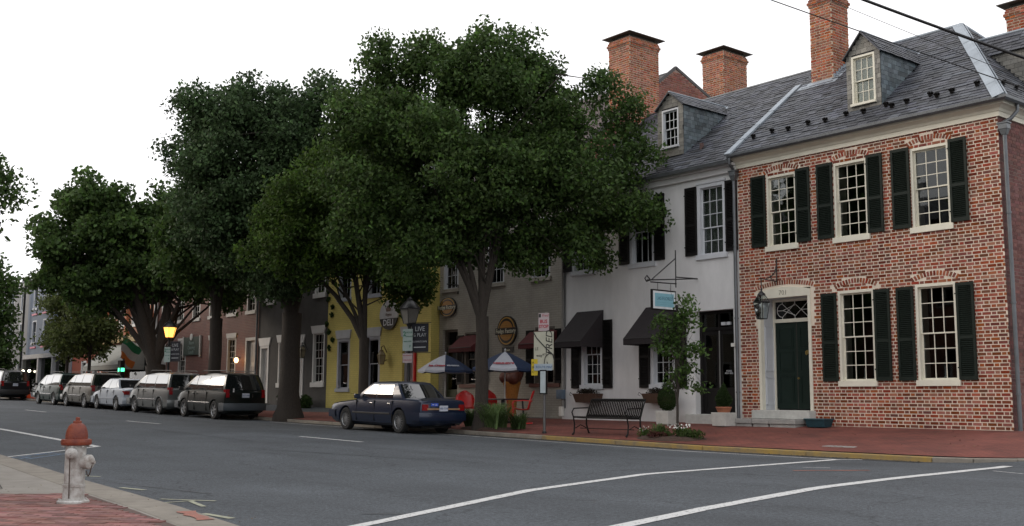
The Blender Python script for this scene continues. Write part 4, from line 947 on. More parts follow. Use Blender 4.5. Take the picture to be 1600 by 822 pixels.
lf_dark = leafmat('dark_green_leaf', (.030, .055, .018), (.045, .080, .024))
lf_mid = leafmat('mid_green_leaf', (.050, .085, .022), (.075, .115, .032))
lf_purple = leafmat('dark_mixed_leaf', (.03, .03, .02), (.05, .035, .03))
box_m = M('brown_window_box', (.075, .04, .025), .8, .25, 8)
for i, xb_ in enumerate((-23.22, -20.38)):
    t = thing('window_box', ['brown window box with dark trailing plants below the left ground-floor window of the white house', 'brown window box below the right ground-floor window, half hidden by the round shrub'][i], 'window box', (xb_, 21.85, 1.12), group='window boxes on the white house')
    MB().add([(xb_-.42, 21.72, 1.08), (xb_+.42, 21.72, 1.08), (xb_+.42, 21.98, 1.08), (xb_-.42, 21.98, 1.08), (xb_-.5, 21.66, 1.34), (xb_+.5, 21.66, 1.34), (xb_+.5, 21.98, 1.34), (xb_-.5, 21.98, 1.34)], [(0, 3, 2, 1), (0, 1, 5, 4), (1, 2, 6, 5), (2, 3, 7, 6), (3, 0, 4, 7), (4, 5, 6, 7)]).build('planter_box', box_m, t, bevel=.008)
    tube_part(t, 'wire_scroll', iron, [[(xb_-.5, 21.7, 1.3), (xb_-.62, 21.7, 1.38), (xb_-.66, 21.7, 1.30), (xb_-.58, 21.7, 1.28)], [(xb_+.5, 21.7, 1.3), (xb_+.62, 21.7, 1.38), (xb_+.66, 21.7, 1.30), (xb_+.58, 21.7, 1.28)]], .008)
    leafobj('foliage', leafball(900, (.46, .15, .13), (xb_, 21.8, 1.38), 11+i, (.05, .03), shell=.2), lf_purple, t)
def topiary(x, y, z, base, label, shape, pot=None):
    t = thing('potted_shrub', label, 'potted plant', (x, y, z))
    w = .23; MB().add([(x-w*.92, y-w*.92, z), (x+w*.92, y-w*.92, z), (x+w*.92, y+w*.92, z), (x-w*.92, y+w*.92, z), (x-w, y-w, z+base), (x+w, y-w, z+base), (x+w, y+w, z+base), (x-w, y+w, z+base)], [(0, 3, 2, 1), (0, 1, 5, 4), (1, 2, 6, 5), (2, 3, 7, 6), (3, 0, 4, 7), (4, 5, 6, 7)]).build('stone_planter', limestone, t, bevel=.015)
    zb = z+base
    if pot: MB().lathe([(.15, 0), (.19, .10), (.2, .11), (.2, .14), (.17, .14)], (x, y, zb+.003), 16).build('clay_pot', terracotta, t, smooth=40); zb += .12
    MB().tube([(x, y, zb-.01), (x, y, zb+.25)], .015, 6).build('stem', bark, t)
    V_ = []
    if shape == 'ball': V_.append(leafball(5200, (.27, .27, .32), (x, y, zb+.30), 5, (.035, .022), shell=.75)); V_.append(leafball(900, (.16, .16, .14), (x, y, zb+.64), 6, (.035, .022)))
    else:
        for k in range(9): f = k/8; r = .22*(1-f)**.8*(.75+.5*min(1, k/2))+.015; V_.append(leafball(int(1100*(1-f))+150, (r, r, .09), (x+.01*math.sin(k), y, zb+.09+f*.48), 20+k, (.03, .018), shell=.6))
    leafobj('foliage', np.concatenate(V_), lf_dark, t); return t
topiary(-19.62, 21.35, .52, .36, 'round clipped shrub in a pale square stone planter left of the black double door', 'ball')
topiary(-17.62, 21.25, .52, .34, 'cone-shaped shrub in a clay pot between the black door and the brick house', 'cone', True)
# hanging shop sign
hs = thing('hanging_sign', 'pale teal framed sign hanging from a black iron bracket on the white house', 'sign', (-19.05, 22, 4.2))
SX = -19.05
tube_part(hs, 'sign_bracket', iron, [[(SX, 21.99, 4.42), (SX, 20.02, 4.24)], [(SX, 21.12, 5.12), (SX, 21.12, 4.12)], [(SX, 21.12, 4.9), (SX, 20.2, 4.27)], [(SX, 21.14, 4.22), (SX, 20.15, 4.20)], [(SX, 20.15, 4.25), (SX, 20.02, 4.36), (SX, 19.94, 4.28), (SX, 20.0, 4.2), (SX, 20.15, 4.25)], [(SX, 21.95, 4.42), (SX, 21.13, 4.40)]], .016)
tube_part(hs, 'sign_hanger', iron, [[(SX, 20.42, 4.2), (SX, 20.42, 4.02)], [(SX, 20.92, 4.2), (SX, 20.92, 4.02)]], .007)
MB().box(SX-.03, SX+.03, 20.17, 21.09, 3.48, 4.02).build('sign_frame', black_paint, hs, bevel=.006)
MB().box(SX-.036, SX+.036, 20.21, 21.05, 3.52, 3.98).build('sign_border', M('sign_white', (.62, .66, .68), .5), hs)
MB().box(SX-.040, SX+.040, 20.27, 20.99, 3.575, 3.925).build('sign_panel', M('sign_teal', (.20, .42, .50), .5, .06), hs)
text('LAS FLORES', .125, (SX+.042, 20.63, 3.79), (R(90), 0, R(90)), M('sign_letter_teal', (.07, .17, .22), .5), hs, sx=.92)
MB().box(SX+.040, SX+.042, 20.32, 20.94, 3.685, 3.69).box(SX+.040, SX+.042, 20.45, 20.81, 3.63, 3.634).build('sign_rule', M('sign_line_teal', (.10, .26, .32), .5), hs)
# ================================================================== FUDGE SHOP
YS = 22.35
fs = thing('sweet_shop', 'grey-painted brick shop with dark red awnings and round gold signs, beside the white house', 'shop', (-28.1, YS, .6))
G0, G1 = -31.58, -24.56
fw_, wz = [(-25.75, .95), (-29.55, .95)], 1.62
holes = [(x-w/2, x+w/2, 1.68, 3.4) for x, w in fw_]+[(-31.35, -30.45, .5, 3.62)]+[(x-.45, x+.45, 5.05, 6.95) for x in (-25.95, -28.3, -30.9)]
wall(fs, 'front_wall', fudge_wall, G0, G1, .3, 8.5, YS, holes, depth=.28)
shop_frame = M('dark_shop_frame', (.10, .085, .07), .6, .2, 6)
for x, w in fw_:
    window(fs, x, YS+.03, 1.55, w, 1.8, 2, (2, 2), shop_frame, .07, glass, None, .12, .25, proud=.04, sillmat=M('old_red_sill', (.15, .07, .055), .7))
    shutter(fs, x-w/2-.42, x-w/2-.04, 1.66, 3.38, YS-.02, black_paint); shutter(fs, x+w/2+.04, x+w/2+.42, 1.66, 3.38, YS-.02, black_paint)
for x in (-25.95, -28.3, -30.9): window(fs, x, YS+.03, 4.95, .9, 1.95, 3, (2, 2), fudge_wall if False else grey_paint, .07, glass_dark, [(.02, .98)], .13, .06, sillmat=fudge_wall)
MB().box(-31.35, -31.25, YS+.1, YS+.2, .75, 3.62).box(-30.55, -30.45, YS+.1, YS+.2, .75, 3.62).box(-31.25, -30.55, YS+.1, YS+.2, 3.0, 3.08).box(-31.25, -30.55, YS+.1, YS+.2, 3.54, 3.62).build('door_frame', shop_frame, fs)
dd = panel_door(fs, -31.25, -30.55, .75, 3.0, YS+.14, M('shop_door_olive', (.05, .06, .03), .5), ((.05, .3),), 1); MB().box(-31.17, -30.63, YS+.132, YS+.136, 1.5, 2.9).build('door_glass', glass_dark, dd)
MB().box(G0, G1, YS-.12, YS-.001, 8.25, 8.55).build('cornice', fudge_wall, fs)
FRY, FRZ = 27.4, 12.7; f_sl = (FRZ-8.6)/(FRY-(YS-.25)); b_sl = .42
MB().quad((G0, YS-.25, 8.6), (G1-.2, YS-.25, 8.6), (G1-.2, FRY, FRZ), (G0, FRY, FRZ)).quad((G0, 31.5, FRZ-b_sl*4.1), (G1-.2, 31.5, FRZ-b_sl*4.1), (G1-.2, FRY, FRZ), (G0, FRY, FRZ)).build('roof_deck', under_m, fs, fix=False)
Vf = Vector((0, FRY-(YS-.25), FRZ-8.6))
slates(fs, (G0, YS-.27, 8.6), (1, 0, 0), Vf, 41, lambda v: 0, lambda v: G1-.2-G0, M('brown_slate', (.075, .05, .045), .6, .25, 3, .3, 25, isl=.3), .26, .155)
gz = lambda y: 8.6+f_sl*(y-YS+.25) if y < FRY else FRZ-b_sl*(y-FRY)
gw = MB().prism([(YS+.01, .3), (YS+.01, gz(YS)), (FRY, FRZ+.05), (31.4, gz(31.4)), (31.4, .3)], 'x', G1-.22, G1-.02); gw.build('gable_wall', M('gable_mortar', (.28, .20, .17), .9, .2, 3), fs)
def gclip(z):
    lo = YS if z < 8.6 else max(YS, (z-8.6)/f_sl+YS-.25); hi = 31.3 if z < gz(31.3) else FRY+(FRZ-z)/b_sl; return lo+.02, hi-.02
B = flemish(YS, 31.3, 8.0, 12.6, clipx=gclip, jt=.018, st=.19, hd=.09, skip=lambda a, z: z < wrz(a)-.1 and a < 26)
pieces(fs, B, 'gable_brick', M('gable_brick', (.17, .055, .04), .85, .3, 7, .35, 90, isl=.3, col2=(.24, .085, .06)), 0, lambda b: 0, to3_side(G1-.02), (0, 0, R(90)))
mb = MB(); mb.bar((G1-.03, YS-.25, 8.66), (G1-.03, FRY, FRZ+.08), .1, .07, (1, 0, 0)); mb.bar((G1-.03, FRY, FRZ+.08), (G1-.03, 31.4, gz(31.4)+.08), .1, .07, (1, 0, 0)); mb.build('verge_cap', M('dark_verge', (.05, .045, .045), .6), fs)
for y0, y1, zt in ((25.06, 26.48, 13.40), (29.95, 31.3, 13.95)):
    chimney(fs, G1-.98, G1+.02, y0, y1, 9.5, zt, chim_brick, single=110 if y0 < 27 else 20, mort=None)
MB().box(G0, G1-.25, 30.5, 30.8, .2, 8.5).box(G0, G1-.25, YS+.9, 30, .4, .55).box(G0, G1-.25, YS+.9, 30, 4.2, 4.4).box(G0+.01, G0+.2, YS+.3, 30, .3, 8.5).build('inner_wall', inner_m, fs)
# shop awnings, deep red with scalloped valance
YF_keep = YF; YF = YS
red_awn = M('dark_red_canvas', (.085, .014, .016), .85, .2, 8, .2, 60)
for x, w in fw_: awning(fs, x-.68, x+.62, 3.36, 2.92, .55, red_awn, val=.14, scal=1)
YF = YF_keep
gold = M('sign_gold', (.42, .24, .045), .45, .12, 5); gold2 = M('sign_orange', (.38, .17, .03), .45, .12, 8); sblack = M('sign_black', (.012, .01, .009), .4); ltr = M('sign_cream_letter', (.62, .60, .46), .5)
def oval_sign(x, z, rx, rz_, y, label, full=True):
    t = thing('shop_sign', label, 'sign', (x, y, z))
    def disc(a, b, y0, y1, name, mat): return MB().prism([(x+a*math.cos(2*math.pi*i/36), z+b*math.sin(2*math.pi*i/36)) for i in range(36)], 'y', y0, y1).build(name, mat, t)
    disc(rx, rz_, y-.03, y+.03, 'sign_board', sblack); disc(rx*.90, rz_*.92, y-.035, y-.029, 'sign_ring', gold); disc(rx*.80, rz_*.83, y-.040, y-.034, 'sign_field', sblack); disc(rx*.70, rz_*.66, y-.045, y-.039, 'sign_disc', gold2)
    for k in range(-3, 4): MB().box(x-rx*.62*math.sqrt(1-(k/4.2)**2), x+rx*.62*math.sqrt(1-(k/4.2)**2), y-.048, y-.044, z+k*rz_*.145-.006, z+k*rz_*.145+.006).build('sign_stripe', gold, t)
    MB().box(x-rx*1.13, x+rx*1.13, y-.06, y-.047, z-rz_*.24, z+rz_*.20).build('sign_band', sblack, t, bevel=.01)
    text('Fudge Factory', rx*.40, (x, y-.063, z-.01), (R(90), 0, 0), ltr, t, sx=.92, bold=.002); return t
oval_sign(-27.62, 3.42, .50, .50, YS-.05, 'lower gold and black oval sign reading Fudge Factory, above the ice cream sculpture')
oval_sign(-31.0, 4.42, .50, .35, YS-.05, 'higher gold and black oval sign, over the sweet shop door beside the yellow wall')
s2 = thing('small_sign', 'small black plaque with pale lettering just below the lower oval sweet shop sign', 'sign', (-27.6, YS-.03, 2.72))
MB().box(-27.88, -27.32, YS-.05, YS-.01, 2.70, 2.88).build('sign_board', sblack, s2); text('Open', .13, (-27.6, YS-.053, 2.785), (R(90), 0, 0), ltr, s2)
tube_part(fs, 'sign_bracket', iron, [[(-30.45, YS, 5.18), (-30.45, YS-.5, 5.18)], [(-30.45, YS-.02, 5.18), (-30.45, YS-.02, 4.85)]], .02)
# ice cream sculpture
ic = thing('ice_cream_sculpture', 'large ice cream cone sculpture with a brown scoop, standing against the sweet shop wall', 'sculpture', (-26.7, 21.75, .6))
c_ = (-26.68, 21.75)
mb = MB().lathe([(.10, 0), (.13, .06), (.17, .5), (.26, 1.0), (.29, 1.05), (.29, 1.12), (.24, 1.12)], (*c_, .6), 20); mb.build('wafer_cone', M('orange_wafer', (.42, .17, .035), .6, .2, 20, .4, 30), ic, smooth=40)
sc = MB(); rr = random.Random(2)
for k in range(26):
    a = rr.uniform(0, 6.28); q = rr.uniform(0, 1); r = .13+.1*rr.random(); rad = .30*math.sqrt(1-q*.6); p = (c_[0]+rad*math.cos(a), c_[1]+rad*.8*math.sin(a), 1.76+q*.30)
    sc.lathe([(r*math.sin(R(t)), -r*math.cos(R(t))) for t in range(5, 176, 28)], p, 10)
sc.lathe([(.34*math.sin(R(t)), -.27*math.cos(R(t))) for t in range(5, 176, 17)], (*c_, 1.88), 16)
sc.build('scoop', M('chocolate_brown', (.12, .035, .022), .5, .35, 9, .3, 20), ic, smooth=60)
# ================================================================== YELLOW DELI
yd = thing('yellow_deli', 'bright yellow painted brick row building with grey window frames and a round deli sign', 'shop', (-35.3, YF, .7))
H0, H1 = -39.08, -31.60
yw = [(-37.75, 1.0), (-35.5, 1.0)]
holes = [(x-w/2, x+w/2, 1.55, 3.55) for x, w in yw]+[(-33.45, -32.50, .5, 3.45)]+[(x-.5, x+.5, 5.2, 7.2) for x in (-37.75, -35.5, -33.0)]
wall(yd, 'front_wall', yellow_wall, H0, H1, .4, 8.7, YF, holes, depth=.3)
MB().box(H1-.3, H1, YF+.301, 29, .4, 8.7).box(H0+.01, H0+.3, YF+.301, 29, .4, 8.7).box(H0+.3, H1-.3, 28.7, 29, .4, 8.7).build('side_wall', yellow_wall, yd)
dimgrey = M('pale_grey_frame', (.34, .36, .40), .55, .08, 3); lintel_m = M('grey_white_lintel', (.44, .45, .46), .7, .1, 3)
def lintel(parent, x, z, w, h, mat=None, splay=.09):
    MB().prism([(x-w/2, z), (x+w/2, z), (x+w/2+splay, z+h), (x-w/2-splay, z+h)], 'y', YF-.05, YF+.02).build('lintel', mat or lintel_m, parent)
for x, w in yw: window(yd, x, YF+.03, 1.42, w, 2.0, 1, (1, 1), dimgrey, .12, glass_dark, [(.02, .98)], .14, .04); lintel(yd, x, 3.56, 1.05, .34)
for x in (-37.75, -35.5, -33.0): window(yd, x, YF+.03, 5.06, 1.0, 2.0, 2, (1, 1), dimgrey, .1, glass_dark, [(.02, .98)], .14, .05); lintel(yd, x, 7.21, 1.05, .3)
lintel(yd, -32.97, 3.46, 1.0, .36)
MB().box(-33.45, -33.33, 22.1, 22.2, .75, 3.45).box(-32.62, -32.50, 22.1, 22.2, .75, 3.45).box(-33.33, -32.62, 22.1, 22.2, 3.3, 3.45).build('door_frame', dimgrey, yd)
d_ = panel_door(yd, -33.33, -32.62, .75, 3.3, 22.15, M('mauve_grey_door', (.17, .13, .14), .5), ((.05, .4), (.46, .94)), 2)
MB().box(-32.62, -32.54, 21.93, 22.09, .8, 2.9).build('red_post', red_met, yd)
MB().box(H0, H1, YF-.15, YF-.001, 8.5, 8.75).build('cornice', lintel_m, yd)
MB().quad((H0, YF-.2, 8.75), (H1, YF-.2, 8.75), (H1, 25.5, 11.3), (H0, 25.5, 11.3)).quad((H0, 29.1, 8.75), (H1, 29.1, 8.75), (H1, 25.5, 11.3), (H0, 25.5, 11.3)).quad((H1, YF, 8.6), (H1, 29, 8.6), (H1, 25.5, 11.25)).build('roof', slate_m, yd, fix=False)
# ivy streak by the left corner
leafobj('ivy', np.concatenate([leafball(60, (.16, .03, .12), (-38.85+.25*math.sin(k*1.7), YF-.04, 3.2+k*.34), 70+k, (.12, .08), shell=.1) for k in range(11)]), lf_dark, yd)
dl = thing('deli_sign', 'round white and black sign reading DELI on the yellow wall', 'sign', (-34.35, YF-.05, 4.3))
def halfdisc(a0, a1, r, y0, y1, name, mat, par, c, sx=1.0):
    pts = [(c[0]+r*sx*math.cos(R(a0+(a1-a0)*i/24)), c[1]+r*math.sin(R(a0+(a1-a0)*i/24))) for i in range(25)]; return MB().prism(pts, 'y', y0, y1).build(name, mat, par)
halfdisc(-14, 194, .56, YF-.07, YF-.02, 'sign_top', M('sign_off_white', (.50, .50, .50), .5), dl, (-34.35, 4.32), 1.12)
halfdisc(194, 346, .56, YF-.071, YF-.02, 'sign_bottom', sblack, dl, (-34.35, 4.32), 1.12)
text('DELI', .33, (-34.35, YF-.075, 4.02), (R(90), 0, 0), M('sign_letter_white', (.58, .60, .62), .5), dl, sx=1.1, bold=.006)
brn = M('sign_brown_print', (.16, .10, .07), .6)
text('Virginia', .15, (-34.35, YF-.075, 4.33), (R(90), 0, 0), brn, dl, shear=.3); 
MB().prism([(-34.50, 4.45), (-34.20, 4.45), (-34.14, 4.60), (-34.24, 4.56), (-34.30, 4.68), (-34.35, 4.58), (-34.42, 4.70), (-34.46, 4.57), (-34.56, 4.62)], 'y', YF-.074, YF-.0715).build('crown_emblem', brn, dl)
wl = thing('wall_lantern', 'unlit brass wall lantern on the yellow wall between window and door', 'lantern', (-34.5, YF, 2.5))
f_, g_ = lantern_mb(.55, .16, 4); lh = put('lamp_head', f_.mesh('lamp_head'), wl, (-34.5, 21.75, 2.45)); lh.data.materials.append(M('aged_brass', (.14, .10, .045), .5, .2, 8, metal=.5)); gg = g_.mesh('lamp_glass'); gg.materials.append(M('frosted_amber_glass', (.22, .19, .12), .4)); link(bpy.data.objects.new('lamp_glass', gg), lh)
tube_part(wl, 'wall_arm', lh.data.materials[0], [[(-34.5, 21.99, 2.9), (-34.5, 21.85, 3.16), (-34.5, 21.75, 3.1)], [(-34.5, 21.99, 2.62), (-34.5, 21.8, 2.55)]], .018)
# ================================================================== CHARCOAL HOUSE
ck = thing('charcoal_house', 'dark charcoal row house with bright white doors, windows and flared lintels', 'house', (-42.3, YF, .7))
J0, J1 = -45.45, -39.10
cw = [(-39.80, 1.0, 1.62, 3.85), (-42.95, .95, 1.62, 3.6)]; cdr = [(-41.55, .95), (-44.75, .85)]
wp2 = M('bright_white_trim', (.62, .62, .60), .55, .06, 3)
holes = [(x-w/2, x+w/2, a+.12, b) for x, w, a, b in cw]+[(x-w/2, x+w/2, .6, 3.5) for x, w in cdr]+[(x-.47, x+.47, 5.5, 7.4) for x in (-39.8, -42.0, -44.4)]
wall(ck, 'front_wall', charcoal_wall, J0, J1, .4, 8.9, YF, holes, depth=.3)
for x, w, a, b in cw: window(ck, x, YF+.03, a, w, b-a-.12, 3, (3, 3), wp2, .09, glass_dark, [(.02, .98)], .2, .06); lintel(ck, x, b+.01, 1.0, .33, wp2, .14)
for x in (-39.8, -42.0, -44.4): window(ck, x, YF+.03, 5.36, .94, 2.0, 3, (3, 3), wp2, .09, glass_dark, [(.02, .98)], .2, .06); lintel(ck, x, 7.41, 1.0, .3, wp2, .14)
for x, w in cdr:
    lintel(ck, x, 3.51, .95, .36, wp2, .14); MB().box(x-w/2, x-w/2+.1, 21.97, 22.2, .75, 3.5).box(x+w/2-.1, x+w/2, 21.97, 22.2, .75, 3.5).box(x-w/2+.1, x+w/2-.1, 21.98, 22.2, 3.4, 3.5).build('door_frame', wp2, ck)
    panel_door(ck, x-w/2+.1, x+w/2-.1, .95, 3.4, 22.12, M('white_door', (.50, .50, .50), .5), ((.05, .3), (.34, .6), (.65, .95)), 2); MB().box(x-.6, x+.6, 21.55, 21.999, .5, .93).build('door_step', stone_m, ck, bevel=.01)
    panel = None
MB().box(J0, J1, YF-.15, YF-.001, 8.7, 8.95).build('cornice', wp2, ck)
MB().quad((J0, YF-.2, 8.95), (J1, YF-.2, 8.95), (J1, 25.5, 11.5), (J0, 25.5, 11.5)).quad((J0, 29.1, 8.95), (J1, 29.1, 8.95), (J1, 25.5, 11.5), (J0, 25.5, 11.5)).build('roof', slate_m, ck, fix=False)
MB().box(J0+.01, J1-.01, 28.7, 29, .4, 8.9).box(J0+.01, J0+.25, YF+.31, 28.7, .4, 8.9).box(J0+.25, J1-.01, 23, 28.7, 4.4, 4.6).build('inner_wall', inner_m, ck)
wl2 = thing('wall_lantern', 'small black unlit wall lantern between white door and white window on the charcoal house', 'lantern', (-40.75, YF, 2.8))
lh2 = put('lamp_head', lh.data.copy(), wl2, (-40.75, 21.75, 2.85)); lh2.data.materials.clear(); lh2.data.materials.append(iron); link(bpy.data.objects.new('lamp_glass', gg), lh2); tube_part(wl2, 'wall_arm', iron, [[(-40.75, 21.99, 3.2), (-40.75, 21.85, 3.5), (-40.75, 21.75, 3.45)]], .018)
pt = thing('flower_tub', 'weathered grey tub with low plants on the sidewalk by the charcoal house', 'planter', (-41.0, 21.2, .68))
MB().lathe([(.26, 0), (.36, .42), (.40, .44), (.40, .52), (.34, .52), (.33, .44)], (-41.0, 21.2, .64), 20).build('tub_body', M('grey_tub', (.17, .16, .15), .8, .2, 8), pt, smooth=40)
leafobj('foliage', leafball(900, (.45, .4, .2), (-41.0, 21.2, 1.22), 31, (.09, .05), shell=.2), lf_dark, pt)
gs = thing('dark_shrub', 'low dark shrub against the charcoal house wall beside the grey tub', 'shrub', (-39.9, 21.5, .7)); MB().tube([(-39.9, 21.5, .66), (-39.9, 21.5, 1.0)], .02, 6).build('stem', bark, gs)
leafobj('foliage', leafball(1200, (.4, .3, .32), (-39.9, 21.5, 1.0), 32, (.09, .05), shell=.3), lf_dark, gs)
# ================================================================== RED BRICK ROW AND BEYOND
def rowhouse(name, label, cat, x0, x1, wmat, ze, zr, wins, doors, frame, cor, wl_=1.9, wh_=1.95, up=None, lint=None, roofm=None, y=YF, wb=.6, cols=3, third=None):
    t = thing(name, label, cat, ((x0+x1)/2, y, wallz((x0+x1)/2)))
    up = up or wins; hs = [(x-.5, x+.5, a+.12, b) for x, a, b in wins]+[(x-.5, x+.5, a+.12, b) for x, a, b in up]+[(x-.55, x+.55, wb, b) for x, b in doors]+[(x-.5, x+.5, a+.12, b) for x, a, b in (third or [])]
    wall(t, 'front_wall', wmat, x0, x1, .3, ze, y, hs, depth=.28)
    for L in (wins, up, third or []):
        for x, a, b in L:
            window(t, x, y+.03, a, 1.0, b-a-.12, cols, (3, 3) if cols == 3 else (1, 1), frame, .10, glass_dark, [(.02, .98)], .16, .05, mun=.022)
            if lint: MB().prism([(x-.5, b+.005), (x+.5, b+.005), (x+.58, b+.24), (x-.58, b+.24)], 'y', y-.05, y+.01).build('lintel', lint, t)
    for x, b in doors:
        MB().box(x-.55, x-.43, y-.03, y+.2, .6, b).box(x+.43, x+.55, y-.03, y+.2, .6, b).box(x-.43, x+.43, y-.028, y+.2, b-.14, b).build('door_frame', frame, t)
        panel_door(t, x-.43, x+.43, wallz(x)+.15, b-.14, y+.12, frame, ((.05, .3), (.34, .6), (.65, .95)), 2)
        MB().box(x-.6, x+.6, y-.4, y-.001, .5, wallz(x)+.15).build('door_step', stone_m, t)
    MB().box(x0, x1, y-.18, y-.001, ze-.28, ze).build('cornice', cor, t)
    rm = roofm or slate_m
    MB().quad((x0, y-.22, ze), (x1, y-.22, ze), (x1, y+3.6, zr), (x0, y+3.6, zr)).quad((x0, y+7.3, ze), (x1, y+7.3, ze), (x1, y+3.6, zr), (x0, y+3.6, zr)).build('roof', rm, t, fix=False)
    MB().prism([(y+.29, .3), (y+.29, ze), (y+3.6, zr-.05), (y+7.2, ze), (y+7.2, .3)], 'x', x1-.25, x1-.005).prism([(y+.29, .3), (y+.29, ze), (y+3.6, zr-.05), (y+7.2, ze), (y+7.2, .3)], 'x', x0+.005, x0+.2).box(x0+.2, x1-.25, y+7, y+7.2, .3, ze).build('side_wall', wmat, t)
    MB().box(x0+.21, x1-.26, y+1, y+7, 4.5, 4.7).build('inner_floor', inner_m, t); return t
dingy = M('dingy_white_frame', (.36, .35, .33), .6, .1, 3)
rr_ = rowhouse('brick_row_house', 'long dark red brick row building with a lit wall lamp, left of the charcoal house', 'building', -58.0, -45.46, redrow_wall, 8.4, 10.8,
    [(-48.3, 2.05, 4.0), (-50.4, 2.05, 4.0), (-54.3, 2.05, 4.0)], [(-46.2, 3.95), (-57.0, 4.0)], dingy, dingy, up=[(x, 5.05, 7.15) for x in (-46.3, -48.4, -50.6, -52.7, -54.8, -56.9)], lint=dingy)
tube_part(rr_, 'downpipe', zinc, [(-45.52, 21.93, .8), (-45.52, 21.93, 8.1)], .05)
rs = thing('board_sign', 'dark rectangular board sign with faint lettering on the red brick row wall', 'sign', (-53.0, YF-.1, 3.5))
MB().box(-53.95, -51.95, YF-.09, YF-.02, 3.32, 4.25).build('sign_board', M('sign_dark_green', (.015, .03, .022), .5), rs); MB().box(-54.08, -53.97, YF-.1, YF-.02, 3.2, 4.3).box(-51.93, -51.82, YF-.1, YF-.02, 3.2, 4.3).build('sign_post', dingy, rs)
halfdisc(0, 360, .17, YF-.12, YF-.085, 'sign_emblem', dingy, rs, (-52.95, 4.25))
dimlet = M('sign_dim_letter', (.16, .22, .20), .6)
for s_, z in (('Bistro', 3.95), ('Catering', 3.70), ('Lunch', 3.47)): text(s_, .26, (-52.95, YF-.095, z), (R(90), 0, 0), dimlet, rs)
warm = bpy.data.materials.new('lamp_glow'); warm.use_nodes = True; b = warm.node_tree.nodes['Principled BSDF']; b.inputs['Base Color'].default_value = (1, .5, .15, 1); b.inputs['Emission Color'].default_value = (1, .42, .08, 1); b.inputs['Emission Strength'].default_value = 2.2
def lit(x, y, z, e, r=.08, col=(1, .55, .2)):
    l = bpy.data.lights.new('lamp_light', 'POINT'); l.energy = e; l.color = col; l.shadow_soft_size = r; o = bpy.data.objects.new('lamp_light', l); COL.objects.link(o); o.location = (x, y, z); return o
wl3 = thing('lit_wall_lamp', 'glowing wall lamp on the dark red brick row next to the white door', 'lamp', (-47.3, YF, 2.85))
w3 = M('lamp_globe', (1, .62, .30), .4, emit=4); MB().lathe([(.10*math.sin(R(t))+.002, -.13*math.cos(R(t))) for t in range(0, 181, 30)], (-47.3, 21.8, 2.92), 12).build('lamp_globe', w3, wl3, smooth=60); MB().tube([(-47.3, 21.99, 3.02), (-47.3, 21.85, 3.12), (-47.3, 21.8, 3.04)], .02, 6).build('lamp_arm', iron, wl3)
lp = lit(-47.3, 21.62, 2.92, 9); lp.parent = None
lp.parent = wl3; lp.location = Vector((-47.3, 21.60, 2.92))-OFF[wl3]
# brick with gold-trimmed shopfront and awning
gb_ = rowhouse('orange_brick_building', 'orange-red brick building with a gold shopfront band, white columns and a grey awning', 'building', -66.4, -58.02, oldbrick_wall, 9.2, 11.0,
    [], [], wp2, M('gold_trim', (.30, .20, .06), .6), up=[(x, 5.2, 7.4) for x in (-59.4, -61.5, -63.6, -65.4)], cols=2)
MB().box(-66.4, -58.02, YF-.22, YF-.001, 4.35, 4.75).build('shopfront_band', M('gold_band', (.32, .22, .07), .6, .1), gb_)
for x in (-66.1, -62.5, -58.5): MB().box(x-.16, x+.16, YF-.2, YF-.001, .9, 8.9).build('pilaster', M('orange_pilaster', (.38, .13, .06), .8, .15, 2), gb_)
tube_part(gb_, 'white_column', wp2, [[(-57.95, YF-.12, 1.0), (-57.95, YF-.12, 8.4)]], .12)
MB().box(-65.6, -63.2, YF-.02, YF-.001, 1.4, 3.6).box(-61.8, -59.2, YF-.021, YF-.002, 1.4, 3.6).build('shop_window', glass_dark, gb_)
wa = awning(gb_, -65.5, -59.6, 4.25, 2.95, 1.5, M('grey_canvas', (.27, .28, .26), .85, .08, 2), val=.25)
# red stucco
rst = rowhouse('red_stucco_building', 'small brick-red stucco building with dark shop openings between the young street trees', 'building', -72.6, -66.42, M('red_stucco', (.26, .07, .04), .85, .15, 1), 8.3, 10,
    [(-68.0, 1.7, 3.4), (-70.2, 1.7, 3.4)], [], wp2, wp2, up=[(-68.0, 5.2, 7.3), (-70.5, 5.2, 7.3)], cols=1)
MB().box(-66.65, -66.45, YF-.15, YF-.001, 1.0, 8.2).build('corner_board', wp2, rst)
pink = M('pink_trim', (.50, .11, .19), .6, .1, 2)
bb = rowhouse('blue_grey_building', 'three-storey blue-grey building with pink trim over lit shop windows, at the far end', 'building', -83.6, -72.62, M('blue_grey_paint', (.13, .17, .235), .8, .12, 1), 9.6, 11.2,
    [], [], M('pale_blue_frame', (.42, .46, .52), .6), pink, up=[(x, 4.9, 6.6) for x in (-74.0, -76.5, -79.2, -81.8)], third=[(x, 7.4, 9.2) for x in (-74.0, -76.5, -79.2, -81.8)], cols=1)
for z in (4.6, 7.0, 9.25): 
    for x in (-74.0, -76.5, -79.2, -81.8): MB().box(x-.65, x+.65, YF-.06, YF-.001, z+(.02 if z < 9 else -.02), z+.14).build('pink_band', pink, bb)
MB().box(-83.5, -72.7, YF-.3, YF-.001, 3.85, 4.15).box(-83.5, -83.2, YF-.3, YF-.001, 1.0, 3.85).box(-72.9, -72.7, YF-.3, YF-.001, 1, 3.85).box(-79.6, -79.3, YF-.28, YF-.001, 1, 3.85).box(-76.2, -75.95, YF-.28, YF-.001, 1, 3.85).build('shopfront_frame', M('pale_shopfront', (.28, .29, .30), .6), bb)
MB().box(-83.2, -79.6, YF-.05, YF-.002, 1.3, 3.8).box(-79.3, -76.2, YF-.05, YF-.002, 1.3, 3.8).box(-75.95, -72.9, YF-.05, YF-.002, 1.3, 3.8).build('shop_window', glass_dark, bb)
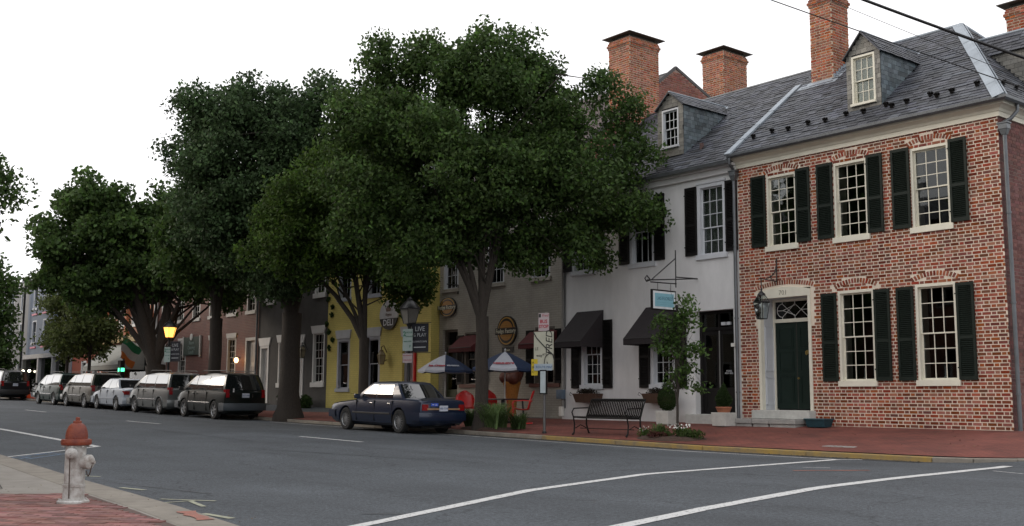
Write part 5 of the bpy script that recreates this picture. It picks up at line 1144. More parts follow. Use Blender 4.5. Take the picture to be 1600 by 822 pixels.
tube_part(bb, 'downpipe', iron, [(-83.5, YF-.35, 1.0), (-83.5, YF-.35, 9.4)], .09)
MB().box(-88.2, -84.6, 24.0, 25.4, 10.0, 12.6).build('chimney', M('grey_brick_stack', (.13, .11, .11), .85, .2, 1), bb)
for i, x in enumerate((-82.3, -80.7)):
    t = thing('shop_lamp', ['small white glowing lamp on the blue-grey shopfront, left of the pair', 'small white glowing lamp on the blue-grey shopfront, right of the pair'][i], 'lamp', (x, YF-.4, 2.98), group='lamps on the blue-grey shopfront')
    MB().lathe([(.10*math.sin(R(a))+.002, -.10*math.cos(R(a))) for a in range(0, 181, 30)], (x, YF-.45, 2.98), 10).build('lamp_globe', M('white_globe', (1, .9, .7), .4, emit=5), t, smooth=60); MB().tube([(x, YF-.29, 3.2), (x, YF-.45, 3.2), (x, YF-.45, 3.08)], .03, 6).build('lamp_arm', iron, t)
lg = rowhouse('pale_grey_building', 'pale grey three-storey building beyond the blue-grey one, at the far end', 'building', -92.5, -83.62, M('pale_grey_stucco', (.20, .205, .21), .85, .1, 1), 9.6, 11.4,
    [(-85.2, 1.9, 3.6), (-88, 1.9, 3.6)], [], M('blue_white_frame', (.42, .46, .5), .6), zinc, up=[(x, 4.9, 6.6) for x in (-85.2, -88, -91)], third=[(x, 7.4, 9.2) for x in (-85.2, -88, -91)], cols=1)
for i, (x0, x1, h, c) in enumerate(((-103, -92.6, 8.6, (.16, .10, .09)), (-116, -103.1, 9.5, (.24, .21, .18)), (-130, -116.1, 8.8, (.14, .13, .13)))):
    n = int((x1-x0)/2.6); xs_ = [x0+1.6+j*2.6 for j in range(n)]
    rowhouse('far_house', ['dark brown-red row house far down the street behind the trees', 'tan row house far down the street behind the trees', 'grey row house farthest down the street behind the trees'][i], 'house', x0, x1, M('far_wall_%s' % ('rust', 'tan', 'grey')[i], c, .85, .15, 1), h, h+2, [(x, 2.2, 3.9) for x in xs_], [], dingy, dingy, up=[(x, 5.2, 6.9) for x in xs_], cols=1)

# the row of houses on this side of the street, beside and behind the camera
for i, (x0, x1, h, c) in enumerate(((-30.5, -18.5, 9.2, (.20, .09, .06)), (-44, -30.6, 10.2, (.26, .22, .17)), (-58, -44.1, 9.0, (.16, .07, .05)), (-74, -58.1, 10.4, (.20, .19, .18)), (-92, -74.1, 9.4, (.18, .09, .06)), (-118, -92.1, 9.6, (.22, .18, .14)))):
    t = thing('near_side_house', ('red-brown', 'tan', 'dark brick', 'grey', 'rust', 'buff')[i]+' row house on the near side of the street, outside the frame', 'house', ((x0+x1)/2, -.6, .1))
    MB().box(x0, x1, -9, -.6, -.2, h).build('wall', M('near_wall_'+('redbrown', 'tan', 'darkbrick', 'grey', 'rust', 'buff')[i], c, .85, .15, 1), t)
    MB().prism([(-9.3, h+.002), (-.3, h+.002), (-4.8, h+2.2)], 'x', x0-.05, x1+.05).build('roof', slate_m, t)
    n = int((x1-x0)/2.4)
    for j in range(n):
        xx = x0+(x1-x0)*(j+.5)/n
        for z in (1.3, 4.9):
            w = MB().box(xx-.55, xx+.55, -.62, -.54, z, z+1.9).build('window', dingy, t); MB().box(xx-.45, xx+.45, -.539, -.53, z+.1, z+1.8).build('pane', glass_dark, w)
# ================================================================== STREET FURNITURE
# fire hydrant
hx, hy = -10.62, 3.30; hz = .155
hy_white = M('chipped_white_paint', (.20, .17, .145), .6, .2, 11, .45, 40, col2=(.52, .52, .505)); hy_red = M('faded_orange_red_paint', (.105, .013, .007), .55, .3, 7, .3, 50, col2=(.25, .052, .016))
hd = thing('fire_hydrant', 'white fire hydrant with a faded orange-red bonnet on the near brick corner', 'hydrant', (hx, hy, hz)); s = 1.02
def hl(prof, name, mat, z=0): return MB().lathe([(r*s, q*s) for r, q in prof], (hx, hy, hz+z), 32).build(name, mat, hd, smooth=35)
hl([(.142, 0), (.144, .018), (.132, .03), (.108, .032)], 'base_flange', hy_white)
hl([(.097, .03), (.095, .15), (.093, .155)], 'lower_barrel', hy_white); hl([(.101, .15), (.101, .172), (.096, .174)], 'barrel_joint', hy_white)
hl([(.092, .17), (.092, .535), (.097, .54)], 'barrel', hy_white)
hl([(.105, .528), (.130, .533), (.136, .548), (.136, .572), (.130, .585), (.100, .59)], 'bonnet_flange', hy_red)
hl([(.099, .588), (.099, .62), (.092, .665), (.076, .705), (.055, .728), (.038, .735), (.038, .752), (.03, .757)], 'bonnet', hy_red)
MB().lathe([(.022, 0), (.022, .030), (.016, .035)], (hx, hy, hz+.755*s), 5).build('operating_nut', hy_red, hd)
def nozzle(dirv, r, l, z, capr, name='outlet_cap'):
    d = Vector(dirv).normalized(); c = Vector((hx, hy, hz+z)); a = c+d*.075; b = a+d*l
    o = MB().tube([a, b], r, 20).build('outlet', hy_white, hd, smooth=40)
    MB().tube([b, b+d*.03, b+d*.045, b+d*.055], [capr, capr, capr*.8, capr*.3], 20).tube([b+d*.05, b+d*.085], .016, 5).build(name, hy_white, o, smooth=40); return b+d*.05
vd = Vector((.632, .775, 0)); fwd = Vector((-.775, .632, 0))
e1 = nozzle(-fwd*.97+vd*.05, .046, .026, .465, .055); e2 = nozzle(vd-fwd*.25, .058, .055, .385, .070)
nozzle(-vd*.4+fwd, .046, .026, .465, .055)
ch = MB()
def chain(p, q, sagz, n=12):
    P = []
    for i in range(n+1): t = i/n; P.append(Vector(p).lerp(Vector(q), t)+Vector((0, 0, -sagz*4*t*(1-t))))
    ch.tube(P, .006, 5)
chain(e1+Vector((0, 0, -.04)), Vector((hx, hy, hz+.05))-fwd*.105, .0)
chain(e2+Vector((0, 0, -.03)), Vector((hx, hy, hz+.30))+vd*.11, .07)
ch.build('cap_chain', M('rusty_chain', (.07, .05, .04), .7), hd)
bt = MB()
for i in range(8):
    a = i*math.pi/4+.2; bt.lathe([(.012, 0), (.012, .014)], (hx+.122*s*math.cos(a), hy+.122*s*math.sin(a), hz+.028), 6)
    bt.lathe([(.011, 0), (.011, .012)], (hx+.120*s*math.cos(a), hy+.120*s*math.sin(a), hz+.515*s), 6)
bt.build('flange_bolts', hy_white, hd, kind='stuff')
# bench
bn = thing('park_bench', 'black metal slatted park bench on the brick sidewalk near the yellow kerb', 'bench', (-18.75, 18.25, .28))
local(bn); bn.location = (-18.82, 18.05, sidez(-18.8, 18.3)); L2 = .93; bi = M('bench_black_iron', (.007, .007, .007), .55, .2, 20, spec=.22)
sideprof = [(.02, .44), (.16, .425), (.34, .415), (.44, .43), (.50, .50), (.55, .66), (.60, .82), (.66, .875)]
for i in range(31):
    x = -L2+.03+(2*L2-.06)*i/30; sl2 = MB()
    for j in range(len(sideprof)-1): (y0, z0), (y1, z1) = sideprof[j], sideprof[j+1]; sl2.bar((x, y0, z0), (x, y1, z1), .036, .012, (1, 0, 0))
    sl2.build('slat', bi, bn)
tube_part(bn, 'front_rail', bi, [(-L2, .02, .43), (L2, .02, .43)], .016); tube_part(bn, 'top_rail', bi, [(-L2, .66, .872), (L2, .66, .872)], .019)
tube_part(bn, 'seat_rail', bi, [(-L2, .46, .41), (L2, .46, .41)], .014); tube_part(bn, 'stretcher', bi, [(-L2, .26, .16), (L2, .26, .16)], .010)
for x in (-L2, L2):
    MB().tube([(x, .0, 0), (x, .05, .06), (x, .07, .25), (x, .03, .43)], [.028, .02, .018, .018], 8).build('leg', bi, bn, smooth=50)
    MB().tube([(x, .60, 0), (x, .54, .06), (x, .47, .25), (x, .47, .42), (x, .56, .66), (x, .66, .87)], [.028, .022, .02, .02, .018, .016], 8).build('leg', bi, bn, smooth=50)
    MB().tube([(x, .06, .15), (x, .18, .20), (x, .27, .24), (x, .38, .20), (x, .50, .15)], .012, 8).build('scroll_brace', bi, bn, smooth=50)
    MB().tube([(x, .03, .43), (x, -.02, .55), (x, .04, .645), (x, .25, .655), (x, .53, .66)], .017, 8).build('armrest', bi, bn, smooth=50)
# bus stop pole with signs
bp_ = thing('bus_stop_pole', 'grey metal pole carrying a bus stop sign and a cream route panel beside the bench', 'bus stop', (-20.78, 18.0, sidez(-20.78, 18)))
px_, py_ = -20.78, 18.02; zb_ = sidez(px_, py_)
MB().tube([(px_, py_, zb_-.05), (px_, py_, 3.38)], .035, 10).build('pole', M('dull_galvanised', (.12, .12, .12), .5, .2, 6, metal=.5), bp_, smooth=50)
MB().lathe([(.06, 0), (.06, .05), (.04, .07)], (px_, py_, zb_-.01), 12).build('pole_collar', iron, bp_)
rzs = math.atan2(-.632, .775)+math.pi/2   # signs face the oncoming traffic and the camera
rzs = R(22)
def signboard(parent, w, h, zc, mat, name, t=.012, off=-.045, x=px_, y=py_, rz=rzs, dx=0):
    me = MB().box(-w/2+dx, w/2+dx, -t/2+off, t/2+off, -h/2, h/2).mesh(name); me.materials.append(mat); return put(name, me, parent, (x, y, zc), (0, 0, rz))
def signtext(sb, s_, size, dx, dz, mat, off=-.053, rot=0, **k):
    t = text(s_, size, (0, 0, 0), (R(90), 0, 0), mat, None, **k); t.parent = sb; t.location = (dx, off, dz)
    t.rotation_mode = 'XYZ'; t.rotation_euler = (R(90), -rot, 0) if rot else (R(90), 0, 0); return t
pinkp = M('sign_pale_pink', (.42, .36, .37), .45, .08, 5); redl = M('sign_red_print', (.34, .03, .05), .5); creamp = M('sign_cream', (.42, .42, .34), .45, .08, 4); blk = M('sign_black_print', (.02, .02, .02), .5)
b1 = signboard(bp_, .30, .46, 3.14, pinkp, 'bus_stop_plate')
b = signtext(b1, 'BUS', .125, 0, .01, redl, bold=.004); signtext(b1, 'STOP', .115, 0, -.12, redl, bold=.004); signtext(b1, 'Fred', .10, .04, .165, redl, shear=.3)
me = MB().box(-.14, -.08, -.054, -.0515, .12, .21).mesh('sign_emblem'); me.materials.append(blk); o = bpy.data.objects.new('sign_emblem', me); link(o, b1)
b2 = signboard(bp_, .56, .98, 2.40, creamp, 'route_panel', .02)
fr = text('FRED', .27, (0, 0, 0), (0, 0, 0), blk, None, shear=.25); fr.parent = b2; fr.matrix_local = Matrix.Translation((.17, -.057, .19)) @ Matrix(((0, 1, 0, 0), (0, 0, -1, 0), (-1, 0, 0, 0), (0, 0, 0, 1))).inverted() @ Matrix.Identity(4)
fr.matrix_local = Matrix.Translation((.17, -.057, .20)) @ Euler((R(90), R(-90), 0)).to_matrix().to_4x4()
sw_ = MB(); sw_.tube([(-.29, -.06, .48), (-.20, -.06, .33), (-.05, -.06, .18), (.12, -.06, .02), (.27, -.06, -.10), (.305, -.06, -.24)], .014, 5); sw_.tube([(.30, -.06, -.22), (.27, -.06, -.10), (.16, -.06, -.07), (.05, -.06, -.16), (.02, -.06, -.32), (.06, -.06, -.46)], .011, 5); sw_.tube([(.10, -.06, -.28), (.14, -.06, -.40), (.24, -.06, -.46)], .010, 5)
me = sw_.mesh('swoosh_mark'); me.materials.append(blk); link(bpy.data.objects.new('swoosh_mark', me), b2)
signtext(b2, 'LE', .11, -.20, .05, blk, off=-.058); signtext(b2, 'way', .11, -.12, -.12, blk, off=-.058); signtext(b2, 'RTE', .08, .04, -.10, blk, off=-.058)
b3 = signboard(bp_, .52, .17, 1.98, M('sign_pale_blue', (.32, .38, .43), .45), 'route_strip', off=-.075); signtext(b3, 'ROUTE MAP', .085, .03, 0, M('sign_blue_print', (.08, .14, .25), .5), off=-.084)
b4 = signboard(bp_, .18, .42, 1.98, M('sign_yellow', (.50, .38, .03), .45), 'yellow_plate', off=-.05, dx=-.26)
for k in range(3): signtext(b4, 'ABC'[k], .08, -.30, .12-k*.12, blk, off=-.058)
b5 = signboard(bp_, .20, .62, 1.60, black_paint, 'timetable_case', .05, off=-.06); me = MB().box(-.075, .075, -.088, -.0855, -.275, .275).mesh('timetable'); me.materials.append(M('timetable_paper', (.40, .46, .48), .4)); ti = bpy.data.objects.new('timetable', me); link(ti, b5)
# post lamps
def post_lamp(x, y, h, label, litup):
    z = sidez(x, y); t = thing('street_lamp', label, 'street lamp', (x, y, z), group='post-top street lamps')
    MB().lathe([(.16, 0), (.16, .25), (.12, .3), (.10, .6), (.06, .7), (.055, 1.2), (.048, h-.35), (.07, h-.3), (.05, h-.22), (.06, h-.1), (.10, h-.04), (.10, h)], (x, y, z), 16).build('lamp_post', iron, t, smooth=40)
    tube_part(t, 'ladder_bar', iron, [(x-.28, y, z+h-.35), (x+.28, y, z+h-.35)], .015)
    fr, gl = lantern_mb(.72, .30, 4 if not litup else 6)
    hm = fr.mesh('lamp_head'); hm.materials.append(iron); head = put('lamp_head', hm, t, (x, y, z+h)); gm_ = gl.mesh('lamp_glass'); gm_.materials.append(warm if litup else M('frosted_lamp_glass', (.16, .155, .14), .5)); link(bpy.data.objects.new('lamp_glass', gm_), head)
    rf = MB().lathe([(.33, .44), (.30, .50), (.16, .66), (.09, .70), (.09, .75), (.02, .80)], (0, 0, 0), 12).mesh('lamp_roof', smooth=30); rf.materials.append(iron); link(bpy.data.objects.new('lamp_roof', rf), head)
    if not litup: bu2 = MB().lathe([(.04, .02), (.04, .1), (.06, .16), (.06, .32), (.02, .36)], (0, 0, 0), 8).mesh('burner', smooth=50); bu2.materials.append(M('lamp_bulb_white', (.4, .4, .38), .4)); link(bpy.data.objects.new('burner', bu2), head)
    return t, z
l1, z1 = post_lamp(-27.0, 18.0, 3.05, 'unlit black post-top street lamp with small signs, in front of the yellow building', False)
l2, z2 = post_lamp(-45.8, 17.95, 3.1, 'lit orange post-top street lamp standing by the parked cars in front of the brick row', True)
lb = lit(0, 0, 0, 22, .12, (1, .5, .12)); lb.parent = l2; lb.location = (0, 0, 3.1+.3)
gp2 = M('sign_mint', (.34, .42, .40), .45, .08, 5); grnl = M('sign_green_print', (.04, .16, .10), .5)
for li, (lx, ly, off2) in enumerate(((-27.0, 18.0, 0), (-45.8, 17.95, .1))):
    par = (l1, l2)[li]
    a = signboard(par, .34, .66, 2.92+off2, gp2, 'parking_sign', off=-.09, x=lx, y=ly, rz=R(25)); signtext(a, '2', .20, -.11, .18, grnl, off=-.098, bold=.006); signtext(a, 'HOUR', .075, .05, .22, grnl, off=-.098); signtext(a, 'PARKING', .06, .05, .10, grnl, off=-.098); signtext(a, '9AM-7PM', .065, 0, -.05, grnl, off=-.098); signtext(a, 'P', .12, .09, -.2, grnl, off=-.098)
    if li == 0:
        a = signboard(par, .33, .28, 2.37, pinkp, 'no_parking_sign', off=-.09, x=lx, y=ly, rz=R(25)); signtext(a, 'NO PARKING', .052, 0, .08, redl, off=-.098); signtext(a, 'TOW ZONE', .056, 0, -.06, redl, off=-.098)
for bx, by, bz, lab, sgn in ((-26.62, 18.0, 2.98, 'dark banner with white lettering hanging from the street lamp by the yellow building', 0), (-44.9, 17.95, 3.15, 'dark banner hanging from the lit orange street lamp', 0)):
    t = thing('banner', lab, 'banner', (bx, by, bz), group='banners on the street lamps')
    w = .62; me = MB().box(.03, .03+w, -.006, .006, -.43, .43).mesh('banner_cloth'); me.materials.append(M('banner_navy_black', (.012, .014, .022), .8, .2, 4)); c = put('banner_cloth', me, t, (bx-.3 if bx > -30 else bx-.8, by, bz), (0, 0, R(20)))
    bm2 = MB().bar((-.02, 0, .45), (w+.12, 0, .45), .02).mesh('banner_rod'); bm2.materials.append(iron); link(bpy.data.objects.new('banner_rod', bm2), c); q = bpy.data.objects.new('banner_rod', bm2); link(q, c); q.location = (0, 0, -.9)
    bw_ = M('banner_white', (.38, .40, .42), .6)
    for s2_, sz, dz in (('LIVE', .20, .26), ('& PLAY', .15, .08), ('DOWNTOWN', .08, -.12)):
        q = text(s2_, sz, (0, 0, 0), (0, 0, 0), bw_, None); q.parent = c; q.location = (.03+w/2, -.010, dz); q.rotation_euler = (R(90), 0, 0)
    q = MB().box(.12, .56, -.009, -.0065, -.30, -.27).mesh('banner_stripe'); q.materials.append(bw_); link(bpy.data.objects.new('banner_stripe', q), c)
# cafe umbrellas, tables, chairs
navy = M('umbrella_navy', (.012, .028, .075), .75, .15, 6); uw_ = M('umbrella_white', (.46, .48, .54), .75, .06, 4)
def umbrella(x, y, label, words, rot, ztop=2.57, r=1.02, wh_=(0, 2, 4, 6)):
    z = sidez(x, y); t = thing('cafe_umbrella', label, 'umbrella', (x, y, z), group='cafe umbrellas outside the sweet shop')
    MB().tube([(x, y, z), (x, y, ztop+.05)], .02, 8).build('umbrella_pole', M('pole_white', (.4, .4, .38), .4), t, smooth=50); MB().lathe([(.001, 0), (.03, .02), (.001, .07)], (x, y, ztop+.03), 8).build('finial', uw_, t)
    MB().lathe([(.2, 0), (.2, .06), (.05, .1)], (x, y, z), 16).build('umbrella_base', iron, t)
    zr_ = ztop-.50; hgt = .5
    for k in range(8):
        a0, a1 = rot+k*math.pi/4, rot+(k+1)*math.pi/4; mb = MB(); n = 5
        for j in range(n+1):
            f = j/n; zz = ztop-hgt*(f**1.25)
            for i in range(5):
                g2 = i/4; a = a0+(a1-a0)*g2; rad = r*f*(math.cos(math.pi/8)/math.cos((g2-.5)*math.pi/4)); rad *= 1-.03*math.sin(math.pi*g2)*f
                mb.v.append((x+rad*math.cos(a), y+rad*math.sin(a), zz-.03*math.sin(math.pi*g2)*f*(f > .9)))
        for j in range(n):
            for i in range(4): mb.f.append((j*5+i, j*5+i+1, (j+1)*5+i+1, (j+1)*5+i))
        P = [mb.v[n*5+i] for i in range(5)]; b0 = len(mb.v)
        for p in P: mb.v.append((p[0], p[1], p[2]-.07))
        for i in range(4): mb.f.append((n*5+i, n*5+i+1, b0+i+1, b0+i))
        pn = mb.build('canopy_panel', uw_ if k in wh_ else navy, t, smooth=30, fix=False)
        if words[k % 8]:
            am = (a0+a1)/2; rr2 = r*.80*math.cos(math.pi/8)/1; zz = ztop-hgt*(.80**1.25)
            q = text(words[k], (.125 if 'H' in words[k] else .135) if k == 0 else .08, (0, 0, 0), (0, 0, 0), redl if k in wh_ else uw_, None, ext=.001, bold=.010)
            tx = Vector((-math.sin(am), math.cos(am), 0)); dr = Vector((math.cos(am)*r*.6, math.sin(am)*r*.6, -hgt*1.25*.6*.95)).normalized(); upv_ = -dr; nrm = tx.cross(upv_).normalized(); 
            if nrm.z < 0: nrm = -nrm; tx = -tx
            Mx = Matrix((tx, upv_, nrm)).transposed().to_4x4(); Mx.translation = Vector((x+math.cos(am)*rr2, y+math.sin(am)*rr2, zz))-OFF[t]+nrm*.012; q.parent = t; q.matrix_local = Mx
    rb2 = MB()
    for k in range(8): a = rot+k*math.pi/4; rb2.bar((x, y, ztop-.03), (x+r*math.cos(a)*.99, y+r*math.sin(a)*.99, ztop-hgt-.01), .012)
    rb2.build('ribs', iron, t)
    return t
# panel facing the camera: direction from umbrella towards camera
def facing(x, y): return math.atan2(-y, -x)
ua = (-24.86, 20.0); fa = facing(*ua); umbrella(*ua, "navy and white cafe umbrella reading HERSHEY'S, right of the big tree trunk", ["HERSHEY'S", '', '', '', '', '', '', ''], fa-math.pi/8-.05)
ub = (-27.9, 20.0); fb_ = facing(*ub); umbrella(*ub, 'navy and white cafe umbrella reading Ice Cream, left of the big tree trunk', ['Ice Cream', 'ICE CREAM', '', '', '', '', '', ''], fb_-math.pi/4-.02, r=.88, wh_=(0, 7, 3, 4))
def table(x, y, mat, label, w=.62):
    z = sidez(x, y); t = thing('cafe_table', label, 'table', (x, y, z)); MB().box(x-w, x+w, y-w*.8, y+w*.8, z+.68, z+.72).build('table_top', mat, t, bevel=.01)
    for i in (-1, 1):
        for j in (-1, 1): MB().bar((x+i*(w-.1), y+j*(w*.8-.1), z), (x+i*(w-.14), y+j*(w*.8-.14), z+.68), .05).build('leg', mat, t)
table(-24.95, 20.0, M('dark_table', (.012, .014, .018), .5), 'dark square cafe table under the HERSHEY\'S umbrella'); table(-27.9, 20.0, M('pale_grey_table', (.30, .31, .30), .5, .1, 4), 'pale grey cafe table under the Ice Cream umbrella, behind the dark blue car', .7)
def shell_chair(x, y, rz, label):
    t = thing('metal_chair', label, 'chair', (x, y, sidez(x, y)), group='red metal lawn chairs'); local(t); t.rotation_euler = (0, 0, rz)
    mb = MB(); n = 7
    for j in range(9):
        f = j/8; zz = .42+f*.52; w_ = .23+.06*math.sin(math.pi*min(1, f*1.1))-(.16 if f == 1 else .06*(f > .8)); yy = .20+.16*f
        for i in range(n): g2 = i/(n-1)*2-1; mb.v.append((g2*w_, yy-.05*(g2*g2)*1.0, zz+(.03*(1-g2*g2) if f == 1 else 0)))
    for j in range(8):
        for i in range(n-1): mb.f.append((j*n+i, j*n+i+1, (j+1)*n+i+1, (j+1)*n+i))
    o = mb.build('backrest', red_met, t, smooth=40, fix=False); md = o.modifiers.new('s', 'SOLIDIFY'); md.thickness = .012
    mb = MB()
    for j in range(6):
        f = j/5; yy = -.24+.44*f; zz = .45-.03*math.sin(math.pi*f)-.03*f
        for i in range(n): g2 = i/(n-1)*2-1; mb.v.append((g2*.24, yy, zz+.03*g2*g2))
    for j in range(5):
        for i in range(n-1): mb.f.append((j*n+i, j*n+i+1, (j+1)*n+i+1, (j+1)*n+i))
    o = mb.build('seat', red_met, t, smooth=40, fix=False); md = o.modifiers.new('s', 'SOLIDIFY'); md.thickness = .012
    for sx2 in (-1, 1):
        MB().tube([(sx2*.26, .30, .66), (sx2*.29, .05, .68), (sx2*.29, -.22, .66), (sx2*.28, -.27, .60), (sx2*.27, -.24, .2), (sx2*.27, -.20, .03), (sx2*.27, .1, .015), (sx2*.27, .30, .03)], .016, 8).build('tube_frame', red_met, t, smooth=50)
    MB().tube([(-.27, .30, .03), (.27, .30, .03)], .016, 8).build('tube_brace', red_met, t); MB().tube([(-.27, -.2, .42), (.27, -.2, .42)], .014, 8).build('tube_brace', red_met, t); return t
shell_chair(-24.0, 19.95, R(-42), 'red metal lawn chair with arms, right of the dark cafe table')
shell_chair(-25.7, 20.3, R(95), 'red metal shell-back chair just right of the big tree trunk')
shell_chair(-26.45, 19.75, R(60), 'red metal shell-back chair just left of the big tree trunk')
# traffic cone, flag, signal
cn = thing('traffic_cone', 'tall orange traffic cone on the far sidewalk edge behind the farthest parked car', 'cone', (-67.2, 17.9, sidez(-67.2, 17.9))); zc0 = sidez(-67.2, 17.9); om = M('cone_orange', (.75, .10, .02), .5)
MB().box(-67.5, -66.9, 17.6, 18.2, zc0, zc0+.05).build('cone_base', om, cn); MB().lathe([(.22, .05), (.05, .95), (.04, .96)], (-67.2, 17.9, zc0), 16).build('cone_body', om, cn, smooth=40)
fg = thing('flag', 'green, white and orange tricolour flag hanging from a pole on the orange brick building', 'flag', (-58.8, YF, 4.3))
tube_part(fg, 'flag_pole', wp2, [(-58.6, 21.9, 3.6), (-58.3, 20.2, 4.5)], .03)
for i, (n_, c_) in enumerate((('green', (.02, .17, .07)), ('white', (.45, .45, .42)), ('orange', (.55, .16, .03)))):
    mb = MB()
    for j in range(5):
        for k in range(9): s2 = (i+j/4)/3; t2 = k/8; mb.v.append((-58.35-.55*s2*.4+.07*math.sin(t2*5+s2*3)-t2*.5*s2, 20.25+t2*1.15*(1-.3*s2)+.04*math.sin(s2*9), 4.45-t2*.62-s2*1.15+.05*math.sin(t2*7)))
    for j in range(4):
        for k in range(8): mb.f.append((j*9+k, j*9+k+1, (j+1)*9+k+1, (j+1)*9+k))
    mb.build('flag_stripe', M('flag_'+n_, c_, .8), fg, smooth=60, fix=False)
tl = thing('traffic_signal', 'small black traffic signal showing green below the tricolour flag', 'traffic light', (-54.4, 19.0, sidez(-54.4, 19)))
zt = sidez(-54.4, 19); MB().tube([(-54.4, 19.0, zt), (-54.4, 19.0, 3.1)], .05, 8).build('signal_post', iron, tl); MB().box(-54.62, -54.18, 18.78, 19.0, 2.1, 3.0).build('signal_housing', black_paint, tl, bevel=.02)
MB().box(-54.17, -54.16, 18.82, 18.96, 2.3, 2.5).lathe([(.12, 0), (.10, .02)], (0, 0, 0), 4)
gl_ = M('green_signal_lens', (.10, 1.0, .45), .4, emit=1.6); MB().box(-54.49, -54.31, 18.765, 18.779, 2.44, 2.62).build('signal_lens', gl_, tl, bevel=.004); MB().box(-54.178, -54.165, 18.80, 18.98, 2.44, 2.62).build('signal_lens', gl_, tl)
# overhead wires
def wire(a, b, r, label, sag=.35, ext=1.6):
    a, b = Vector(a), Vector(b); m = (a+b)/2; A = m+(a-m)*ext*2; Bq = m+(b-m)*ext*2; P = [A.lerp(Bq, i/40)+Vector((0, 0, sag*(2*(i/40)-1)**2-sag*.1)) for i in range(41)]
    o = MB().tube(P, r, 6).build('overhead_wire', M('wire_rubber', (.01, .01, .011), .6), None, smooth=60); o['label'] = label; o['category'] = 'wire'; o['group'] = 'overhead wires'
wire((-10.42, 16.71, 8.4), (-8.65, 18.98, 7.35), .028, 'thick black overhead cable crossing above the brick house roof', sag=.12)
wire((-12.14, 16.28, 8.8), (-9.39, 20.54, 7.25), .011, 'thin black overhead wire passing just above the cream dormer', sag=.1)
wire((-12.17, 18.91, 9.3), (-10.38, 19.53, 8.1), .006, 'faint thinnest overhead wire between the two darker wires', sag=.05)
# flower bed round the sapling and ornamental grass at the big tree
mulch = M('dark_mulch', (.05, .028, .02), .95, .35, 20, .5, 40)
def bed(x, y, rx, ry, label):
    z = sidez(x, y); mb = MB(); n = 28; P = [(x+rx*math.cos(2*math.pi*i/n)*(1+.08*math.sin(i*2.3)), y+ry*math.sin(2*math.pi*i/n)*(1+.08*math.cos(i*1.7))) for i in range(n)]
    for p in P: mb.v.append((*p, sidez(*p)+.004))
    for p in P: mb.v.append((x+(p[0]-x)*.8, y+(p[1]-y)*.8, z+.05))
    mb.v.append((x, y, z+.07))
    for i in range(n): k = (i+1) % n; mb.f.append((i, k, n+k, n+i)); mb.f.append((n+i, n+k, 2*n))
    o = mb.build('soil_bed', mulch, None, smooth=60, fix=False); o['label'] = label; o['category'] = 'soil bed'; return o
bed(-16.85, 18.45, .95, .55, 'small oval mulch bed cut in the sidewalk round the sapling'); bed(-23.5, 18.35, 1.1, .55, 'mulch bed at the foot of the big tree beside the kerb')
fl = thing('flower_patch', 'low white-flowering plants around the foot of the sapling', 'flowers', (-16.85, 18.45, .3))
g_rng = np.random.default_rng(5)
VV = [leafball(320, (.22, .2, .13), (-16.85+dx, 18.4+dy, .40+dz), 90+i, (.07, .03), shell=.2) for i, (dx, dy, dz) in enumerate(((-.65, -.1, .0), (-.35, .1, .05), (0, -.15, -.02), (.3, .05, .06), (.55, -.05, .03), (.75, .05, 0)))]
leafobj('foliage', np.concatenate(VV), lf_mid, fl)
VV = [leafball(14, (.20, .16, .07), (-16.85+dx, 18.3, .55+dz), 120+i, (.055, .05), shell=.5) for i, (dx, dz) in enumerate(((-.7, -.06), (.25, .02), (.42, .0), (.55, .03)))]
leafobj('blossoms', np.concatenate(VV), M('white_petal', (.65, .65, .62), .6), fl)
leafobj('purple_leaves', leafball(420, (.3, .15, .1), (-16.95, 18.1, .37), 140, (.06, .04), shell=.2), leafmat('burgundy_leaf', (.06, .02, .022), (.10, .04, .03)), fl)
def blades(x, y, n, h, spread, seed, mat, label, name='ornamental_grass', cat='plant'):
    z = sidez(x, y); t = thing(name, label, cat, (x, y, z)); r = random.Random(seed); mb = MB()
    for i in range(n):
        a = r.uniform(0, 6.283); b = r.uniform(0, .25)*spread; bx, by = x+b*math.cos(a*3.1)*1.8, y+b*math.sin(a*2.3); L = h*r.uniform(.6, 1.1); sp = spread*r.uniform(.3, 1); w = r.uniform(.012, .02); px2, py2 = -math.sin(a), math.cos(a); pv = None
        for k in range(6):
            f = k/5; rad = sp*f**1.3; zz = z+.03+L*(f*1.25-.62*f**3); ww = w*(1-f*.85)
            c = (bx+rad*math.cos(a), by+rad*math.sin(a), zz); q = [(c[0]+px2*ww, c[1]+py2*ww, c[2]), (c[0]-px2*ww, c[1]-py2*ww, c[2])]
            if pv: mb.quad(pv[0], pv[1], q[1], q[0])
            pv = q
    mb.build('foliage', mat, t, fix=False); return t
lf_grass = leafmat('strap_leaf_green', (.085, .14, .05), (.16, .23, .09), isl=.3)
lf_grass2 = leafmat('dark_strap_leaf', (.05, .085, .03), (.08, .13, .045), isl=.3)
blades(-23.0, 18.15, 420, .95, .75, 1, lf_grass, 'large clump of arching strap-leaved grass in front of the big tree'); blades(-24.2, 18.3, 240, .7, .6, 2, lf_grass2, 'lower dark clump of strap-leaved grass left of the big tree trunk, behind the car'); blades(-22.3, 18.4, 160, .6, .45, 3, lf_grass2, 'smallest clump of strap-leaved grass nearest the bus stop pole')
blades(-17.25, 18.4, 60, .42, .25, 4, lf_grass, 'little upright green clump at the left of the sapling bed')
